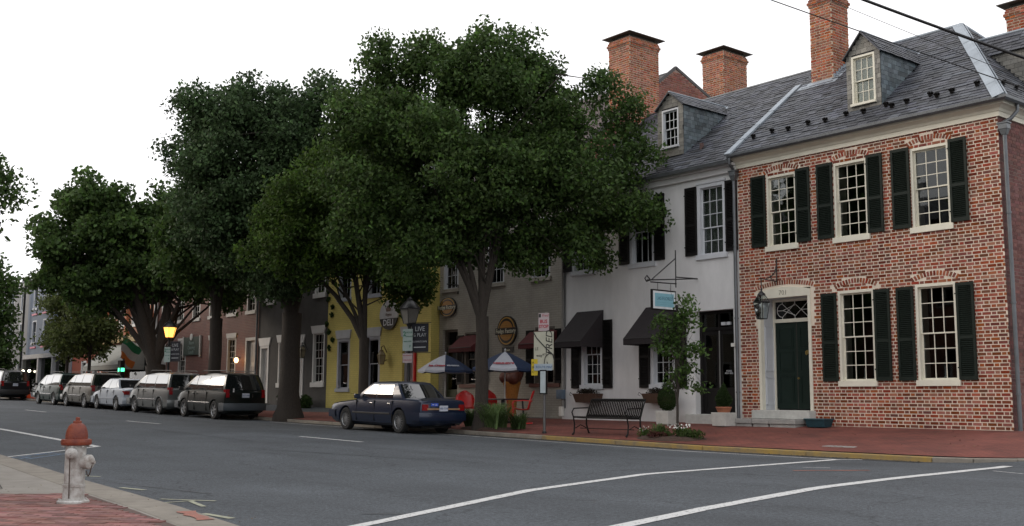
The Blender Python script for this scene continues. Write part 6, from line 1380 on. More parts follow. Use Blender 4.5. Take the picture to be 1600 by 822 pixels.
# ================================================================== PARKED CARS
def paint(name, col, metal=.3, rough=.28): return M(name, col, rough, .04, 3, metal=metal*.6, coat=.30, spec=.4)
car_glass = M('car_glass', (.010, .012, .013), .02, .1, 2, spec=1.0, coat=1.0); car_glass.node_tree.nodes['Principled BSDF'].inputs['IOR'].default_value = 1.45
rubber = M('tyre_rubber', (.012, .012, .012), .85, .2, 10); alloy = M('alloy_rim', (.34, .35, .36), .3, .1, 6, metal=.8); trimblk = M('black_trim', (.012, .012, .013), .5); chrome = M('chrome', (.5, .5, .5), .15, .05, 4, metal=1)
tail_red = M('tail_lamp_red', (.22, .006, .008), .15, .1, 8, coat=.6); head_cl = M('headlamp_lens', (.45, .47, .48), .12, .05, 5, coat=.8); plate_m = M('licence_plate', (.45, .48, .55), .5, .05, 6); under = M('car_underside', (.006, .006, .006), .9)
def car(P):
    t = thing(P['name'], P['label'], P.get('cat', 'car'), group='cars parked along the far kerb'); local(t)
    bp = P['paint']; lo = P.get('lower', bp); St = P['st']; hw = P['hw']
    mb = MB(); ring = None; nr = 17
    def sec(x, w, zb, zs, zt):
        h = zs-zb; half = [(0, zb), (w*.82, zb), (w*.955, zb+.07), (w*.99, zb+.30*h), (w, zb+.52*h), (w*.985, zb+.80*h), (w*.955, zs-.03), (w*.90, zs+.005), (w*.5, zt)]
        L = [(x, -y, z) for y, z in half]+[(x, y, z) for y, z in reversed(half)][0:]
        return L[:]  # closed ring, left side up, right side down
    n = len(sec(0, 1, 0, 1, 1))
    for s in St: mb.v += sec(*s)
    for i in range(len(St)-1):
        for j in range(n): k = (j+1) % n; mb.f.append((i*n+j, i*n+k, (i+1)*n+k, (i+1)*n+j))
    mb.f.append(tuple(reversed(range(n)))); mb.f.append(tuple(range((len(St)-1)*n, len(St)*n)))
    me = mb.mesh('body'); bm = bmesh.new(); bm.from_mesh(me); bmesh.ops.remove_doubles(bm, verts=bm.verts, dist=.0005); bm.to_mesh(me); bm.free()
    o = bpy.data.objects.new('tmp', me); COL.objects.link(o)
    cut = MB(); wr_ = P['wr']
    for wx in P['wheels']:
        for s in (-1, 1):
            m2 = MB().tube([(wx, s*(hw-.30), wr_+.0), (wx, s*(hw+.2), wr_+.0)], wr_+.055, 28); cut.add(m2.v, m2.f)
    cme = cut.mesh('cut'); co = bpy.data.objects.new('cut', cme); COL.objects.link(co)
    md = o.modifiers.new('b', 'BOOLEAN'); md.object = co; md.operation = 'DIFFERENCE'; md.solver = 'EXACT'
    me2 = bpy.data.meshes.new_from_object(o.evaluated_get(bpy.context.evaluated_depsgraph_get())); me2.name = 'body'
    bpy.data.objects.remove(o); bpy.data.objects.remove(co)
    me2.materials.clear(); me2.materials.append(bp); me2.polygons.foreach_set('use_smooth', [True]*len(me2.polygons)); me2.set_sharp_from_angle(angle=R(28))
    body = bpy.data.objects.new('body', me2); link(body, t)
    # greenhouse
    xf0, xf1, xr1, xr0, zb, zt, wb, wt = P['gh']
    def side_y(z): return wb+(wt-wb)*min(1, max(0, (z-zb)/(zt-zb)))**1.55
    g = MB(); nx = 9; nz = 9
    for j in range(nz):
        f = j/(nz-1); z = zb-.05+(zt-zb+.05)*f; ff = max(0, (z-zb)/(zt-zb)); w = side_y(z)-.015*(j == nz-1); a = xf0+(xf1-xf0)*ff; b = xr0+(xr1-xr0)*ff
        # rounded plan: slight bow of windscreen and rear glass
        ringp = []
        for s in range(7): y = -w+2*w*s/6; ringp.append((a-.10*(1-(y/w)**2), y, z))
        for s in range(1, 6): ringp.append((a+(b-a)*s/6, w, z))
        for s in range(7): y = w-2*w*s/6; ringp.append((b+.06*(1-(y/w)**2), y, z))
        for s in range(1, 6): ringp.append((b-(b-a)*s/6, -w, z))
        g.v += ringp; m = len(ringp)
    for j in range(nz-1):
        for k in range(m): k2 = (k+1) % m; g.f.append((j*m+k, j*m+k2, (j+1)*m+k2, (j+1)*m+k))
    top = g.v[(nz-1)*m:nz*m]; cx_ = sum(p[0] for p in top)/m; b0 = len(g.v)
    arch = P.get('arch', 0); hl_ = (xr1-xf1)/2; xm_ = (xr1+xf1)/2+.25
    for q_ in range((nz-1)*m, nz*m): g.v[q_] = (g.v[q_][0], g.v[q_][1], g.v[q_][2]-arch*((g.v[q_][0]-xm_)/hl_)**2)
    top = g.v[(nz-1)*m:nz*m]
    for sc, dz in ((.82, .028), (.45, .045)): 
        for p in top: xq = cx_+(p[0]-cx_)*sc; g.v.append((xq, p[1]*sc, zt+dz-arch*((xq-xm_)/hl_)**2))
    for j in (nz-1, nz):
        A0_ = j*m
        for k in range(m): k2 = (k+1) % m; g.f.append((A0_+k, A0_+k2, A0_+m+k2, A0_+m+k))
    g.f.append(tuple(range((nz+1)*m, (nz+2)*m)))
    g.build('cabin', P.get('roofpaint', bp), t, smooth=32)
    # windows
    for poly, cnt in P['side']:
        for s in (-1, 1):
            q = MB(); zl, zh = min(z for x, z in poly), max(z for x, z in poly); K = 9
            for j in range(K+1):
                z = zl+(zh-zl)*(j/K*.9998+.0001); X = [a_[0]+(b_[0]-a_[0])*(z-a_[1])/(b_[1]-a_[1]) for a_, b_ in zip(poly, poly[1:]+poly[:1]) if (a_[1]-z)*(b_[1]-z) <= 0 and a_[1] != b_[1]]
                q.v += [(min(X), s*(side_y(z)+.008), z), (max(X), s*(side_y(z)+.008), z)]
            for j in range(K): q.f.append((2*j, 2*j+1, 2*j+3, 2*j+2) if s < 0 else (2*j, 2*j+2, 2*j+3, 2*j+1))
            q.build('side_window', car_glass, t, smooth=80, fix=False)
    for nm, x0_, x1_, bow in (('windscreen', xf0, xf1, -.10), ('rear_window', xr0, xr1, .06)):
        q = MB(); lo_, hi_ = P.get('rg', (.06, .92)) if nm == 'rear_window' else (.05, .93)
        for f in (lo_, (lo_+hi_)/2, hi_):
            z = zb+(zt-zb)*f; w = side_y(z)-.085; xx = x0_+(x1_-x0_)*f
            for s in range(7): y = -w+2*w*s/6; W_ = side_y(z); q.v.append((xx+(1-(y/W_)**2)*bow+(.008 if bow > 0 else -.008), y, z))
        for j in range(2):
            for s in range(6): q.f.append((j*7+s, j*7+s+1, (j+1)*7+s+1, (j+1)*7+s))
        q.build(nm, car_glass, t, smooth=40, fix=False)
    # wheels
    R_ = wr_
    ty = MB(); prof_ = [(-.10, R_*.64), (-.105, R_*.90), (-.08, R_*.985), (0, R_), (.08, R_*.985), (.105, R_*.9), (.10, R_*.64)]
    for yy, r in prof_:
        for k in range(28): a = 2*math.pi*k/28; ty.v.append((r*math.cos(a), yy, r*math.sin(a)))
    for i in range(6):
        for k in range(28): k2 = (k+1) % 28; ty.f.append((i*28+k, i*28+k2, (i+1)*28+k2, (i+1)*28+k))
    tm = ty.mesh('tyre', smooth=40); tm.materials.append(rubber)
    rm_ = MB(); rr3 = R_*.64; ns = P.get('spokes', 7)
    rm_.tube([(0, -.095, 0), (0, -.085, 0), (0, -.0, 0), (0, .04, 0)], [rr3, rr3*.97, rr3*.93, rr3*.93], 28, cap=False)
    for k in range(ns):
        a = 2*math.pi*k/ns+.2; ca, sa2 = math.cos(a), math.sin(a); rm_.obox((ca*rr3*.55, -.068, sa2*rr3*.55), (ca*rr3*.42, 0, sa2*rr3*.42), (0, .012, 0), (-sa2*rr3*(.9/ns), 0, ca*rr3*(.9/ns)))
    rm_.tube([(0, -.085, 0), (0, -.055, 0)], rr3*.24, 14); rme = rm_.mesh('rim', smooth=40); rme.materials.append(alloy)
    bd = MB().tube([(0, -.04, 0), (0, .05, 0)], rr3*.94, 20).mesh('wheel_disc'); bd.materials.append(under)
    for wx in P['wheels']:
        for s in (-1, 1):
            wobj = bpy.data.objects.new('wheel', tm); link(wobj, t); wobj.location = (wx, s*(hw-.115), R_); wobj.rotation_euler = (0, 0, 0 if s < 0 else math.pi)
            link(bpy.data.objects.new('rim', rme), wobj); link(bpy.data.objects.new('brake_disc', bd), wobj)
            if P.get('flare'): tube_part(t, 'wheel_arch_trim', P['flare'], [[(wx+(R_+.06)*math.cos(R(a)), s*(hw*.992), R_+(R_+.06)*math.sin(R(a))) for a in range(-5, 186, 12)]], .018, 6)
    MB().box(St[0][0]+.35, St[-1][0]-.3, -hw+.32, hw-.32, .16, .36).build('underside', under, t)
    xe0, xe1 = St[0][0], St[-1][0]; zc = P['trimz']
    for s in (-1, 1):
        MB().box(P['wheels'][0]+wr_+.1, P['wheels'][1]-wr_-.1, s*(hw+.001), s*(hw+.014), zc, zc+.045).build('side_moulding', P.get('mould', trimblk), t, bevel=.004)
        for x in P['seams']: MB().box(x-.004, x+.004, s*(hw*.962), s*(hw+.0025), .30, St[len(St)//2][3]-.05).build('door_seam', under, t)
        for x in P['handles']: MB().box(x-.07, x+.07, s*(hw*.985), s*(hw+.016), St[len(St)//2][3]-.15, St[len(St)//2][3]-.115).build('door_handle', P.get('hmat', chrome), t, bevel=.005)
        mx0 = xf0+.28; MB().obox((mx0, s*(hw+.07), zb+.07), (.04, 0, 0), (0, .10, 0), (0, 0, .065)).build('wing_mirror', P.get('mirror', bp), t, bevel=.02)
        MB().box(St[0][0]+.02, St[0][0]+.10, s*(hw*.50), s*(hw*.86), P['hlz'], P['hlz']+.12).build('headlight', head_cl, t, bevel=.015)
    # tail
    a, b, c_, d_ = P['tail']    # inner y, outer y, z0, z1
    for s in (-1, 1):
        q = MB().add([(xe1+.012, s*a, c_), (xe1+.012, s*b*.97, c_), (xe1-.16, s*(b+.006), c_), (xe1-.16, s*(b+.006), d_), (xe1+.012-P['rake'], s*b*.97, d_), (xe1+.012-P['rake'], s*a, d_), (xe1-.2, s*a, c_), (xe1-.2, s*a, d_)], [(0, 1, 4, 5), (1, 2, 3, 4), (0, 1, 2, 6), (5, 4, 3, 7)]); q.build('tail_light', tail_red, t, fix=False)
    z0p = P['plate']; me = MB().box(xe1+P.get('px', .012), xe1+P.get('px', .012)+.012, -.155, .155, z0p, z0p+.15); pl = me.build('licence_plate', plate_m, t)
    text(P.get('reg', 'JRK 4172'), .075, (xe1+P.get('px', .012)+.0135, 0, z0p+.07), (R(90), 0, R(90)), M('plate_blue', (.03, .06, .16), .5), pl)
    bz0, bz1 = P['bump']
    for xb_, s in ((xe1, 1), (xe0, -1)):
        mb = MB(); pts = []
        for i in range(9): f = i/8*2-1; pts.append((xb_+s*(.08-.10*f**4), f*(hw-.01)))
        pts = [(xb_-s*.42, -hw-.004)]+pts+[(xb_-s*.42, hw+.004)]
        for x, y in pts: mb.v += [(x, y, bz0), (x+s*.012, y*1.004, bz0+.03), (x+s*.012, y*1.004, bz1-.03), (x, y, bz1), (x-s*.16, y*.9, bz1)]
        for i in range(len(pts)-1):
            for j in range(4): mb.f.append((i*5+j, i*5+j+1, (i+1)*5+j+1, (i+1)*5+j))
        mb.build('bumper', P.get('bumpm', bp), t, smooth=35)
    for ex in P.get('extra', []): ex(t, xe1)
    return t
navy_p = paint('dark_blue_paint', (.010, .018, .042)); black_p = paint('black_green_paint', (.006, .010, .009)); silver_p = paint('silver_paint', (.13, .14, .14), .6); tan_p = paint('champagne_paint', (.13, .125, .11), .6); green_p = paint('dark_green_car_paint', (.012, .030, .026)); white_p = paint('pearl_white_paint', (.36, .40, .45), .1); suv_p = paint('black_suv_paint', (.010, .011, .014))
grey_bump = M('grey_bumper_plastic', (.045, .055, .065), .45)
def sedan_extra(t, x):
    MB().box(x+.006, x+.016, -.60, .60, .655, .70).build('reflector_strip', M('chrome_amber', (.45, .30, .18), .3, .1, 9, metal=.5), t)
    for s in (-.34, -.22): pass
    MB().box(x+.004, x+.012, -.46, -.20, .755, .83).build('bumper_sticker', M('sticker_blue', (.03, .09, .50), .4), t); MB().box(x+.0125, x+.014, -.42, -.35, .785, .80).box(x+.0125, x+.014, -.31, -.24, .78, .795).build('sticker_print', M('sticker_white', (.6, .6, .65), .5), t)
    tube_part(t, 'exhaust_pipe', chrome, [(x-.2, .45, .25), (x+.03, .45, .24)], .03)
    MB().box(1.02, 1.10, -.80, -.66, .97, 1.30).build('pillar_highlight', navy_p, t) if False else None
Z = .93
cars = []
sed = dict(name='parked_car', label='dark blue older four-door sedan with wire-look wheels parked in front of the yellow building', cat='car', paint=navy_p, hw=.87, wr=.325, wheels=(-1.47, 1.38), spokes=14,
    st=[(-2.45, .70, .36, .62, .64), (-2.40, .80, .27, .70, .72), (-2.25, .845, .22, .76, .78), (-1.9, .865, .20, .80, .83), (-1.4, .87, .20, .845, .885), (-.95, .87, .20, .885, .935), (-.4, .87, .20, .91, .95), (.3, .87, .20, .925, .96), (1.0, .87, .20, .93, .97), (1.5, .87, .20, .93, .965), (2.0, .865, .21, .92, .955), (2.3, .85, .24, .905, .93), (2.40, .83, .30, .88, .90), (2.42, .80, .34, .84, .86)],
    gh=(-.98, -.25, .98, 1.52, .91, 1.37, .79, .62),
    side=[([(-.72, .95), (.10, .95), (.10, 1.335), (-.18, 1.335)], 1), ([(.15, .95), (.98, .95), (.90, 1.335), (.15, 1.335)], 1)],
    trimz=.50, seams=(-.85, .12, 1.05), handles=(-.02, .90), tail=(.56, .80, .64, .80), rake=.0, plate=.62, bump=(.36, .58), hlz=.58, extra=[sedan_extra], reg='VKB 7310')
s1 = car(sed)
def van_extra(t, x):
    MB().box(x+.005, x+.02, -.06, .06, 1.03, 1.05)
    for s in (-1, 1): tube_part(t, 'roof_rail', trimblk, [(-.45, s*.60, 1.70), (-.3, s*.60, 1.745), (1.7, s*.60, 1.745), (1.9, s*.60, 1.70)], .015)
def make_van(name, label, p, bumpm, mould, reg, extra, rl=0, cat='minivan', side=None, flare=None, spk=6):
    return dict(name=name, label=label, cat=cat, paint=p, hw=.94, wr=.335, wheels=(-1.40, 1.38), spokes=spk,
        st=[(-2.30, .72, .40, .66, .68), (-2.24, .84, .30, .74, .77), (-2.05, .90, .24, .84, .88), (-1.75, .93, .22, .95, 1.01), (-1.35, .94, .21, 1.00, 1.07), (-.8, .94, .20, 1.02, 1.08), (0, .94, .20, 1.03, 1.09), (1.0, .94, .20, 1.03, 1.09), (1.8, .935, .21, 1.03, 1.09), (2.1, .92, .24, 1.02, 1.07), (2.22, .90, .30, 1.0, 1.04), (2.25, .87, .40, .97, 1.0)],
        arch=.045, gh=(-1.80, -.52, 1.96, 2.20, 1.00, 1.64, .86, .68), rg=(.10, .90),
        side=side or [([(-1.36, 1.05), (-.42, 1.05), (-.42, 1.545), (-.56, 1.52)], 1), ([(-.37, 1.05), (.66, 1.05), (.66, 1.56), (-.37, 1.56)], 1), ([(.72, 1.05), (2.0, 1.05), (1.88, 1.52), (1.80, 1.56), (.72, 1.56)], 1)],
        trimz=.56, mould=mould, seams=(-1.0, -.39, .70), handles=(-.50, -.25), hmat=p, tail=(.70, .875, .80, 1.08), rake=.02, plate=.80, bump=(.34, .60), bumpm=bumpm, hlz=.62, extra=extra, mirror=trimblk, reg=reg, flare=flare)
def bvan_extra(t, x):
    van_extra(t, x); MB().box(x+.004, x+.010, -.56, -.50, .98, 1.12).build('ribbon_sticker', M('sticker_silver', (.5, .5, .5), .4), t); MB().box(x+.004, x+.010, .28, .33, .78, .92).build('badge', chrome, t)
    tube_part(t, 'rear_wiper', trimblk, [(x-.01, -.05, 1.08), (x-.03, -.3, 1.16)], .010)
v1 = car(make_van('parked_minivan', 'black minivan with grey bumper and a ribbon sticker, nearest of the parked minivans', black_p, grey_bump, chrome, 'ZGT 1448', [bvan_extra]))
v2 = car(make_van('parked_minivan', 'silver minivan with roof rails, parked directly ahead of the black minivan', silver_p, silver_p, chrome, 'YAN 6021', [van_extra], flare=silver_p))
v3 = car(make_van('parked_minivan', 'champagne minivan parked just ahead of the white sedan', tan_p, tan_p, chrome, 'WPD 3395', [van_extra], flare=tan_p))
v4 = car(make_van('parked_minivan', 'dark green minivan, farthest of the minivans, parked near the orange cone', green_p, green_p, chrome, 'XLC 9087', [van_extra]))
ws = dict(sed); ws.update(label='white compact sedan parked between the silver and the champagne minivans', paint=white_p, spokes=7, mirror=trimblk, mould=white_p, hmat=white_p, reg='JMS 5526', tail=(.50, .80, .70, .86), rake=.01, plate=.50, bump=(.30, .58), extra=[],
    st=[(-2.15, .66, .34, .56, .58), (-2.10, .78, .25, .64, .67), (-1.9, .83, .20, .72, .76), (-1.5, .845, .19, .80, .84), (-1.0, .85, .19, .86, .91), (-.4, .85, .19, .90, .94), (.4, .85, .19, .93, .97), (1.1, .85, .19, .945, .985), (1.7, .84, .20, .94, .99), (2.0, .82, .24, .92, .96), (2.10, .79, .32, .88, .92), (2.12, .76, .40, .82, .85)], hw=.85, wr=.31, wheels=(-1.30, 1.27),
    gh=(-1.05, -.30, .80, 1.55, .90, 1.36, .77, .57), side=[([(-.80, .94), (.10, .95), (.10, 1.32), (-.25, 1.32)], 1), ([(.15, .95), (1.15, .97), (.74, 1.32), (.15, 1.32)], 1)], seams=(-.80, .12, .95), handles=(-.02, .80))
s2 = car(ws)
v5 = car(make_van('parked_suv', 'black sport utility vehicle, farthest of the parked cars beyond the orange cone', suv_p, trimblk, trimblk, 'KTR 2260', [van_extra], cat='suv', spk=5))
for o, x, y in ((s1, -25.95, 16.86), (v1, -38.0, 16.92), (v2, -43.2, 16.92), (s2, -48.15, 16.88), (v3, -52.4, 16.92), (v4, -57.1, 16.92), (v5, -68.2, 16.92)):
    o.scale = (.985, .89, 1) if o is s1 else (.96, .88, .95) if o is v4 else (.98, .88, .97) if o is v3 else (1, .88, 1.03) if o is v5 else (.98, .88, 1); o.location = (x, y-.02, (roadz(x-1.4, 17)+roadz(x+1.4, 17))/2); o.rotation_euler = (0, math.atan2(roadz(x-1.4, 17)-roadz(x+1.4, 17), 2.8), 0)
# ================================================================== TREES
def tree(name, label, base, z0, trunk, blobs, nclus, per, lsz, mat, seed, group=None, cr=(.34, .26), tr=.28, forks=4, split=3.6, trunk_shape=None, airy=.35, nlimb=26, rootflare=1.5, barkm=None, low=None, lobes=5.2, lobe=1.0, shift=0, shr=.92):
    """trunk radius tr, forking at height split; blobs = (along-right, depth, z, rx, ry, rz) about the trunk; leaves grow in clusters"""
    bx, by = base; g = np.random.default_rng(seed); r = random.Random(seed); barkm = barkm or bark
    t = thing(name, label, 'tree', (bx, by, z0), group=group); Rv = Vector((.632, .775, 0)); Dv = Vector((-.775, .632, 0))
    def Wp(a, d, z): p = Vector((bx, by, 0))+Rv*a+Dv*d; return Vector((p.x, p.y, z))
    blobs = [(b[0]+shift, b[1], b[2], b[3]*shr, b[4]*shr, b[5]*shr) for b in blobs]
    B = [(Wp(b[0], b[1], b[2]), Vector(b[3:6])) for b in blobs]; vol = np.array([b[3]*b[4]*b[5] for b in blobs])**.72; vol = vol/vol.sum()
    lumps = []
    for (c, rr_), bb in zip(B, blobs):      # uneven lobes over every mass of the crown
        area = (bb[3]*bb[4]*bb[5])**.667
        for _ in range(max(3, int(area*lobes))):
            d = g.normal(size=3); d /= np.linalg.norm(d); q = g.uniform(.62, .98); lr = g.uniform(.38, .68)*(area**.5)**.35*lobe
            loc = np.array([Rv.x*rr_[0]*d[0]*q+Dv.x*rr_[1]*d[1]*q, Rv.y*rr_[0]*d[0]*q+Dv.y*rr_[1]*d[1]*q, rr_[2]*d[2]*q]); p = np.array(c)+loc
            if low and p[2] < low-.2+g.normal()*.3: continue
            lumps.append((p, lr, 1))
        for _ in range(max(1, int(area*1.2))): d = g.normal(size=3); d /= np.linalg.norm(d); q = g.uniform(0, .5); p = np.array(c)+np.array([rr_[0]*d[0]*q, rr_[1]*d[1]*q, rr_[2]*d[2]*q]); lumps.append((p, lobe*.7, .6))
    LP = np.array([l[0] for l in lumps]); LR = np.array([l[1] for l in lumps]); LW = LR**2*np.array([l[2] for l in lumps]); LW /= LW.sum(); C = []; tries = 0
    while len(C) < nclus and tries < nclus*6:
        tries += 1; i = g.choice(len(LR), p=LW); d = g.normal(size=3); d[2] += .25; d /= np.linalg.norm(d); p = LP[i]+d*LR[i]*np.array([1, 1, .8])*g.uniform(.55, 1.0)
        if low and p[2] < low-.3+g.normal()*.35: continue
        if C and g.random() < .85 and np.min(((np.array(C)-p)**2).sum(1)) < (cr[0]*.75)**2: continue
        C.append(p)
    C = np.array(C); n = len(C)
    cs = (.55+.8*g.random(n))
    idx = np.repeat(np.arange(n), (per*cs**2).astype(int)+4)
    off = g.normal(size=(len(idx), 3)); q_ = np.linalg.norm(off, axis=1)[:, None]; off = off/q_*np.minimum(q_, 1.9); off *= (cr[0]*cs[idx])[:, None]*np.array([1, 1, cr[1]/cr[0]]); off[:, 2] -= .25*np.abs(off[:, 0]+off[:, 1])*.5
    P = C[idx]+off; cen = np.average([list(b[0]) for b in B], axis=0, weights=vol); ow = P-cen; ow /= np.linalg.norm(ow, axis=1)[:, None]+1e-6
    # loose twigs that break the outline
    leafobj('crown', leaves(P, lsz, g, ow*.6), mat, t)
    mb = MB(); zf = z0+split
    lean = trunk_shape or [(0, 0), (0, 0)]
    def onax(f): return Wp(lean[0][0]+(lean[1][0]-lean[0][0])*f, lean[0][1]+(lean[1][1]-lean[0][1])*f, z0+split*f)
    pts = [onax(0)-Vector((0, 0, .15))]+[onax(f)+Vector((r.uniform(-.03, .03)*tr*3, r.uniform(-.03, .03)*tr*3, 0)) for f in (.03, .1, .25, .45, .65, .85, 1)]
    rad = [tr*rootflare*1.1, tr*rootflare, tr*1.18, tr*1.02, tr*.97, tr*.94, tr*.95, tr*.98]
    mb.tube(pts, rad, 14, cap=False)
    top = pts[-1]; tips = []
    order = np.argsort(-C[:, 2]); used = []
    lims = []
    for k in range(forks):
        i = g.choice(len(B)); c = B[k % len(B)][0].lerp(B[k % len(B)][0], 1); q = Vector((c.x+r.uniform(-.4, .4), c.y+r.uniform(-.4, .4), c.z+r.uniform(-.3, .8)))
        m1 = top.lerp(q, .35)+Vector((r.uniform(-.12, .12), r.uniform(-.12, .12), .25)); m2 = top.lerp(q, .7)+Vector((r.uniform(-.25, .25), r.uniform(-.25, .25), .2))
        path = [top-Vector((0, 0, .18)), top.lerp(m1, .4)+Vector((0, 0, .05)), m1, m2, q]; rr4 = tr*.62*(1-.08*k); mb.tube(path, [rr4*1.05, rr4*.92, rr4*.75, rr4*.45, rr4*.15], 9, cap=False); lims.append(path)
    for k in range(nlimb):
        path = r.choice(lims); s = r.choice((1, 2, 2, 3)); a = path[s].lerp(path[s+1], r.random()); c = Vector(C[min(n-1, int(g.integers(n)))]); 
        best = min((Vector(C[int(g.integers(n))]) for _ in range(5)), key=lambda v: abs((v-a).length-1.8)); mid = a.lerp(best, .5)+Vector((r.uniform(-.2, .2), r.uniform(-.2, .2), r.uniform(0, .3))); w = tr*.17
        mb.tube([a, mid, best], [w, w*.6, w*.2], 6, cap=False)
        if k % 2:
            b3 = min((Vector(C[int(g.integers(n))]) for _ in range(8)), key=lambda v: (v-mid).length if (v-mid).length > .5 else 9); mb.tube([mid, mid.lerp(b3, .5)+Vector((0, 0, .08)), b3], [w*.5, w*.3, w*.12], 5, cap=False)
    mb.build('trunk', barkm, t, smooth=60, fix=False)
    return t
lfA = leafmat('street_tree_leaf', (.041, .074, .021), (.074, .124, .036), isl=.45, trans=.32)
lfB = leafmat('blue_green_tree_leaf', (.038, .068, .028), (.064, .104, .044), isl=.4, trans=.25)
lfC = leafmat('light_green_tree_leaf', (.042, .078, .016), (.075, .125, .028), isl=.4, trans=.35)
lfD = leafmat('olive_young_leaf', (.05, .07, .02), (.095, .115, .04), isl=.4, trans=.35)
# the big tree before the sweet shop
tree('street_tree', 'largest street tree, with wide dark green crown, in front of the sweet shop', (-23.45, 18.05), sidez(-23.4, 18),
     tr=.185, trunk=None, split=3.1, blobs=[(-.6, 0, 8.0, 3.1, 3.0, 3.2), (-2.7, 0, 8.2, 1.7, 2.2, 2.5), (1.2, 0, 8.3, 1.5, 2.4, 2.7), (-.2, .3, 10.5, 2.0, 2.0, 1.6), (-2.3, 0, 10.6, 1.1, 1.2, .9), (1.5, 0, 10.5, 1.0, 1.2, 1.0), (-2.6, 0, 10.3, 1.0, 1.2, 1.1), (3.1, -.3, 7.2, 1.7, 1.7, 2.0), (3.25, 0, 10.0, .48, .5, .95), (3.9, 0, 9.0, .5, .5, .6), (2.2, -.2, 5.7, 1.4, 1.4, 1.1), (-1.2, -.5, 5.9, 2.0, 1.8, 1.1), (-3.0, 0, 6.0, 1.2, 1.5, 1.1), (-2.4, .3, 5.0, .9, .9, .6), (.9, 0, 5.9, 1.4, 1.3, .9), (4.1, 0, 8.3, .7, .8, .7), (1.4, .2, 10.2, .85, 1.0, .75), (-3.6, 0, 9.3, .7, 1, 1.1), (-1.6, 0, 10.9, .6, .8, .5)],
     nclus=2650, per=60, lsz=(.125, .08), mat=lfA, seed=1, forks=7, nlimb=60, cr=(.20, .15), low=4.0)
tree('street_tree', 'slender fork-trunked tree with lighter leaves in front of the yellow building', (-29.75, 18.1), sidez(-29.7, 18),
     tr=.17, trunk=None, split=2.7, blobs=[(-1.6, 0, 6.9, 2.4, 2.2, 1.9), (-3.0, 0, 6.3, 1.4, 1.4, 1.2), (.3, 0, 6.6, 2.0, 2.0, 2.0), (-.8, 0, 8.3, 1.7, 1.7, 1.5), (-2.2, -.2, 5.5, 1.3, 1.2, .6), (.9, 0, 5.1, 1.3, 1.2, .8), (1.6, 0, 5.0, 1.0, 1.0, .55)],
     shift=.25, nclus=1050, per=54, lsz=(.135, .085), mat=lfC, seed=2, forks=5, nlimb=30, cr=(.22, .16), low=4.4)
tree('street_tree', 'tall thick-trunked tree with blue-green crown in front of the charcoal house', (-34.4, 17.9), sidez(-34, 18),
     tr=.36, trunk=None, split=3.7, blobs=[(-2.4, 0, 9.3, 2.7, 2.6, 3.0), (-3.2, 0, 11.0, 1.7, 1.9, 1.5), (-.4, 0, 10.9, 2.2, 2.2, 1.8), (1.2, 0, 10.6, 1.5, 2.0, 2.1), (-4.1, 0, 11.1, 1.2, 1.5, 1.35), (-2.0, 0, 11.9, 1.3, 1.5, 1.0), (2.3, 0, 10.8, 1.3, 1.5, 1.7), (-4.3, 0, 9.3, 1.3, 1.5, 1.5), (-3.3, 0, 7.6, 1.9, 2.0, 1.9), (0, 0, 8.2, 2.2, 2.2, 2.2), (-1.0, -.6, 5.9, 2.0, 1.7, 1.2), (-2.2, 0, 6.3, 1.8, 1.8, 1.3)],
     shift=.65, nclus=2000, per=54, lsz=(.15, .10), mat=lfB, seed=3, forks=6, nlimb=40, cr=(.24, .18), low=4.2)
tree('street_tree', 'many-limbed dark tree behind the parked minivans near the flag', (-47.6, 18.1), sidez(-47, 18),
     tr=.45, trunk=None, split=1.9, blobs=[(-4.0, 0, 8.6, 2.2, 2.2, 2.2), (-3.2, 0, 10.2, 1.6, 1.6, 1.2), (-1.5, 0, 7.8, 2.2, 2.2, 2.1), (.3, 0, 9.8, 1.5, 1.6, 1.7), (.8, 0, 8.0, 2.0, 2.0, 2.0), (-3.6, 0, 6.3, 2.3, 2.0, 1.2), (1.6, 0, 6.8, 1.8, 1.8, 1.2), (-1, 0, 6.3, 2.0, 1.8, .9), (2.6, .3, 6.2, 1.5, 1.5, 1.0)],
     shift=.35, nclus=1400, per=46, lsz=(.22, .15), mat=lfA, seed=4, forks=9, nlimb=40, cr=(.28, .2), low=5.2)
tree('street_tree', 'dark tree whose rounded crown fills the gap behind the tall blue-green tree', (-41.5, 18.2), sidez(-41, 18),
     tr=.26, trunk=None, split=3.8, blobs=[(-.5, 0, 7.6, 2.2, 2.2, 2.0), (.6, 0, 8.6, 2.2, 2.0, 1.8), (0, 0, 6.4, 2.4, 2.0, 1.0)],
     nclus=420, per=50, lsz=(.20, .14), mat=lfA, seed=5, forks=4, nlimb=20, cr=(.32, .25), low=5)
tree('young_tree', 'young olive-green street tree, left of the two small trees, before the blue-grey building', (-61.6, 18.4), sidez(-62, 18),
     tr=.09, trunk=None, split=2.4, blobs=[(-.6, 0, 5.0, 1.5, 1.5, 1.4), (.6, 0, 4.6, 1.5, 1.4, 1.2), (-.2, 0, 6.0, 1.2, 1.2, 1.0)], nclus=170, per=45, lsz=(.20, .14), mat=lfD, seed=6, forks=3, nlimb=12, cr=(.30, .24), low=2.9, group='young trees by the flag')
tree('young_tree', 'young olive-green street tree, right of the two small trees, beside the grey awning', (-57.8, 18.4), sidez(-57, 18),
     tr=.09, trunk=None, split=2.4, blobs=[(-.6, 0, 4.8, 1.2, 1.3, 1.3), (.5, 0, 4.9, 1.2, 1.3, 1.2), (0, 0, 5.7, 1.1, 1.1, .8)], nclus=110, per=42, lsz=(.20, .14), mat=lfD, seed=7, forks=3, nlimb=12, cr=(.30, .24), low=3.4, group='young trees by the flag')
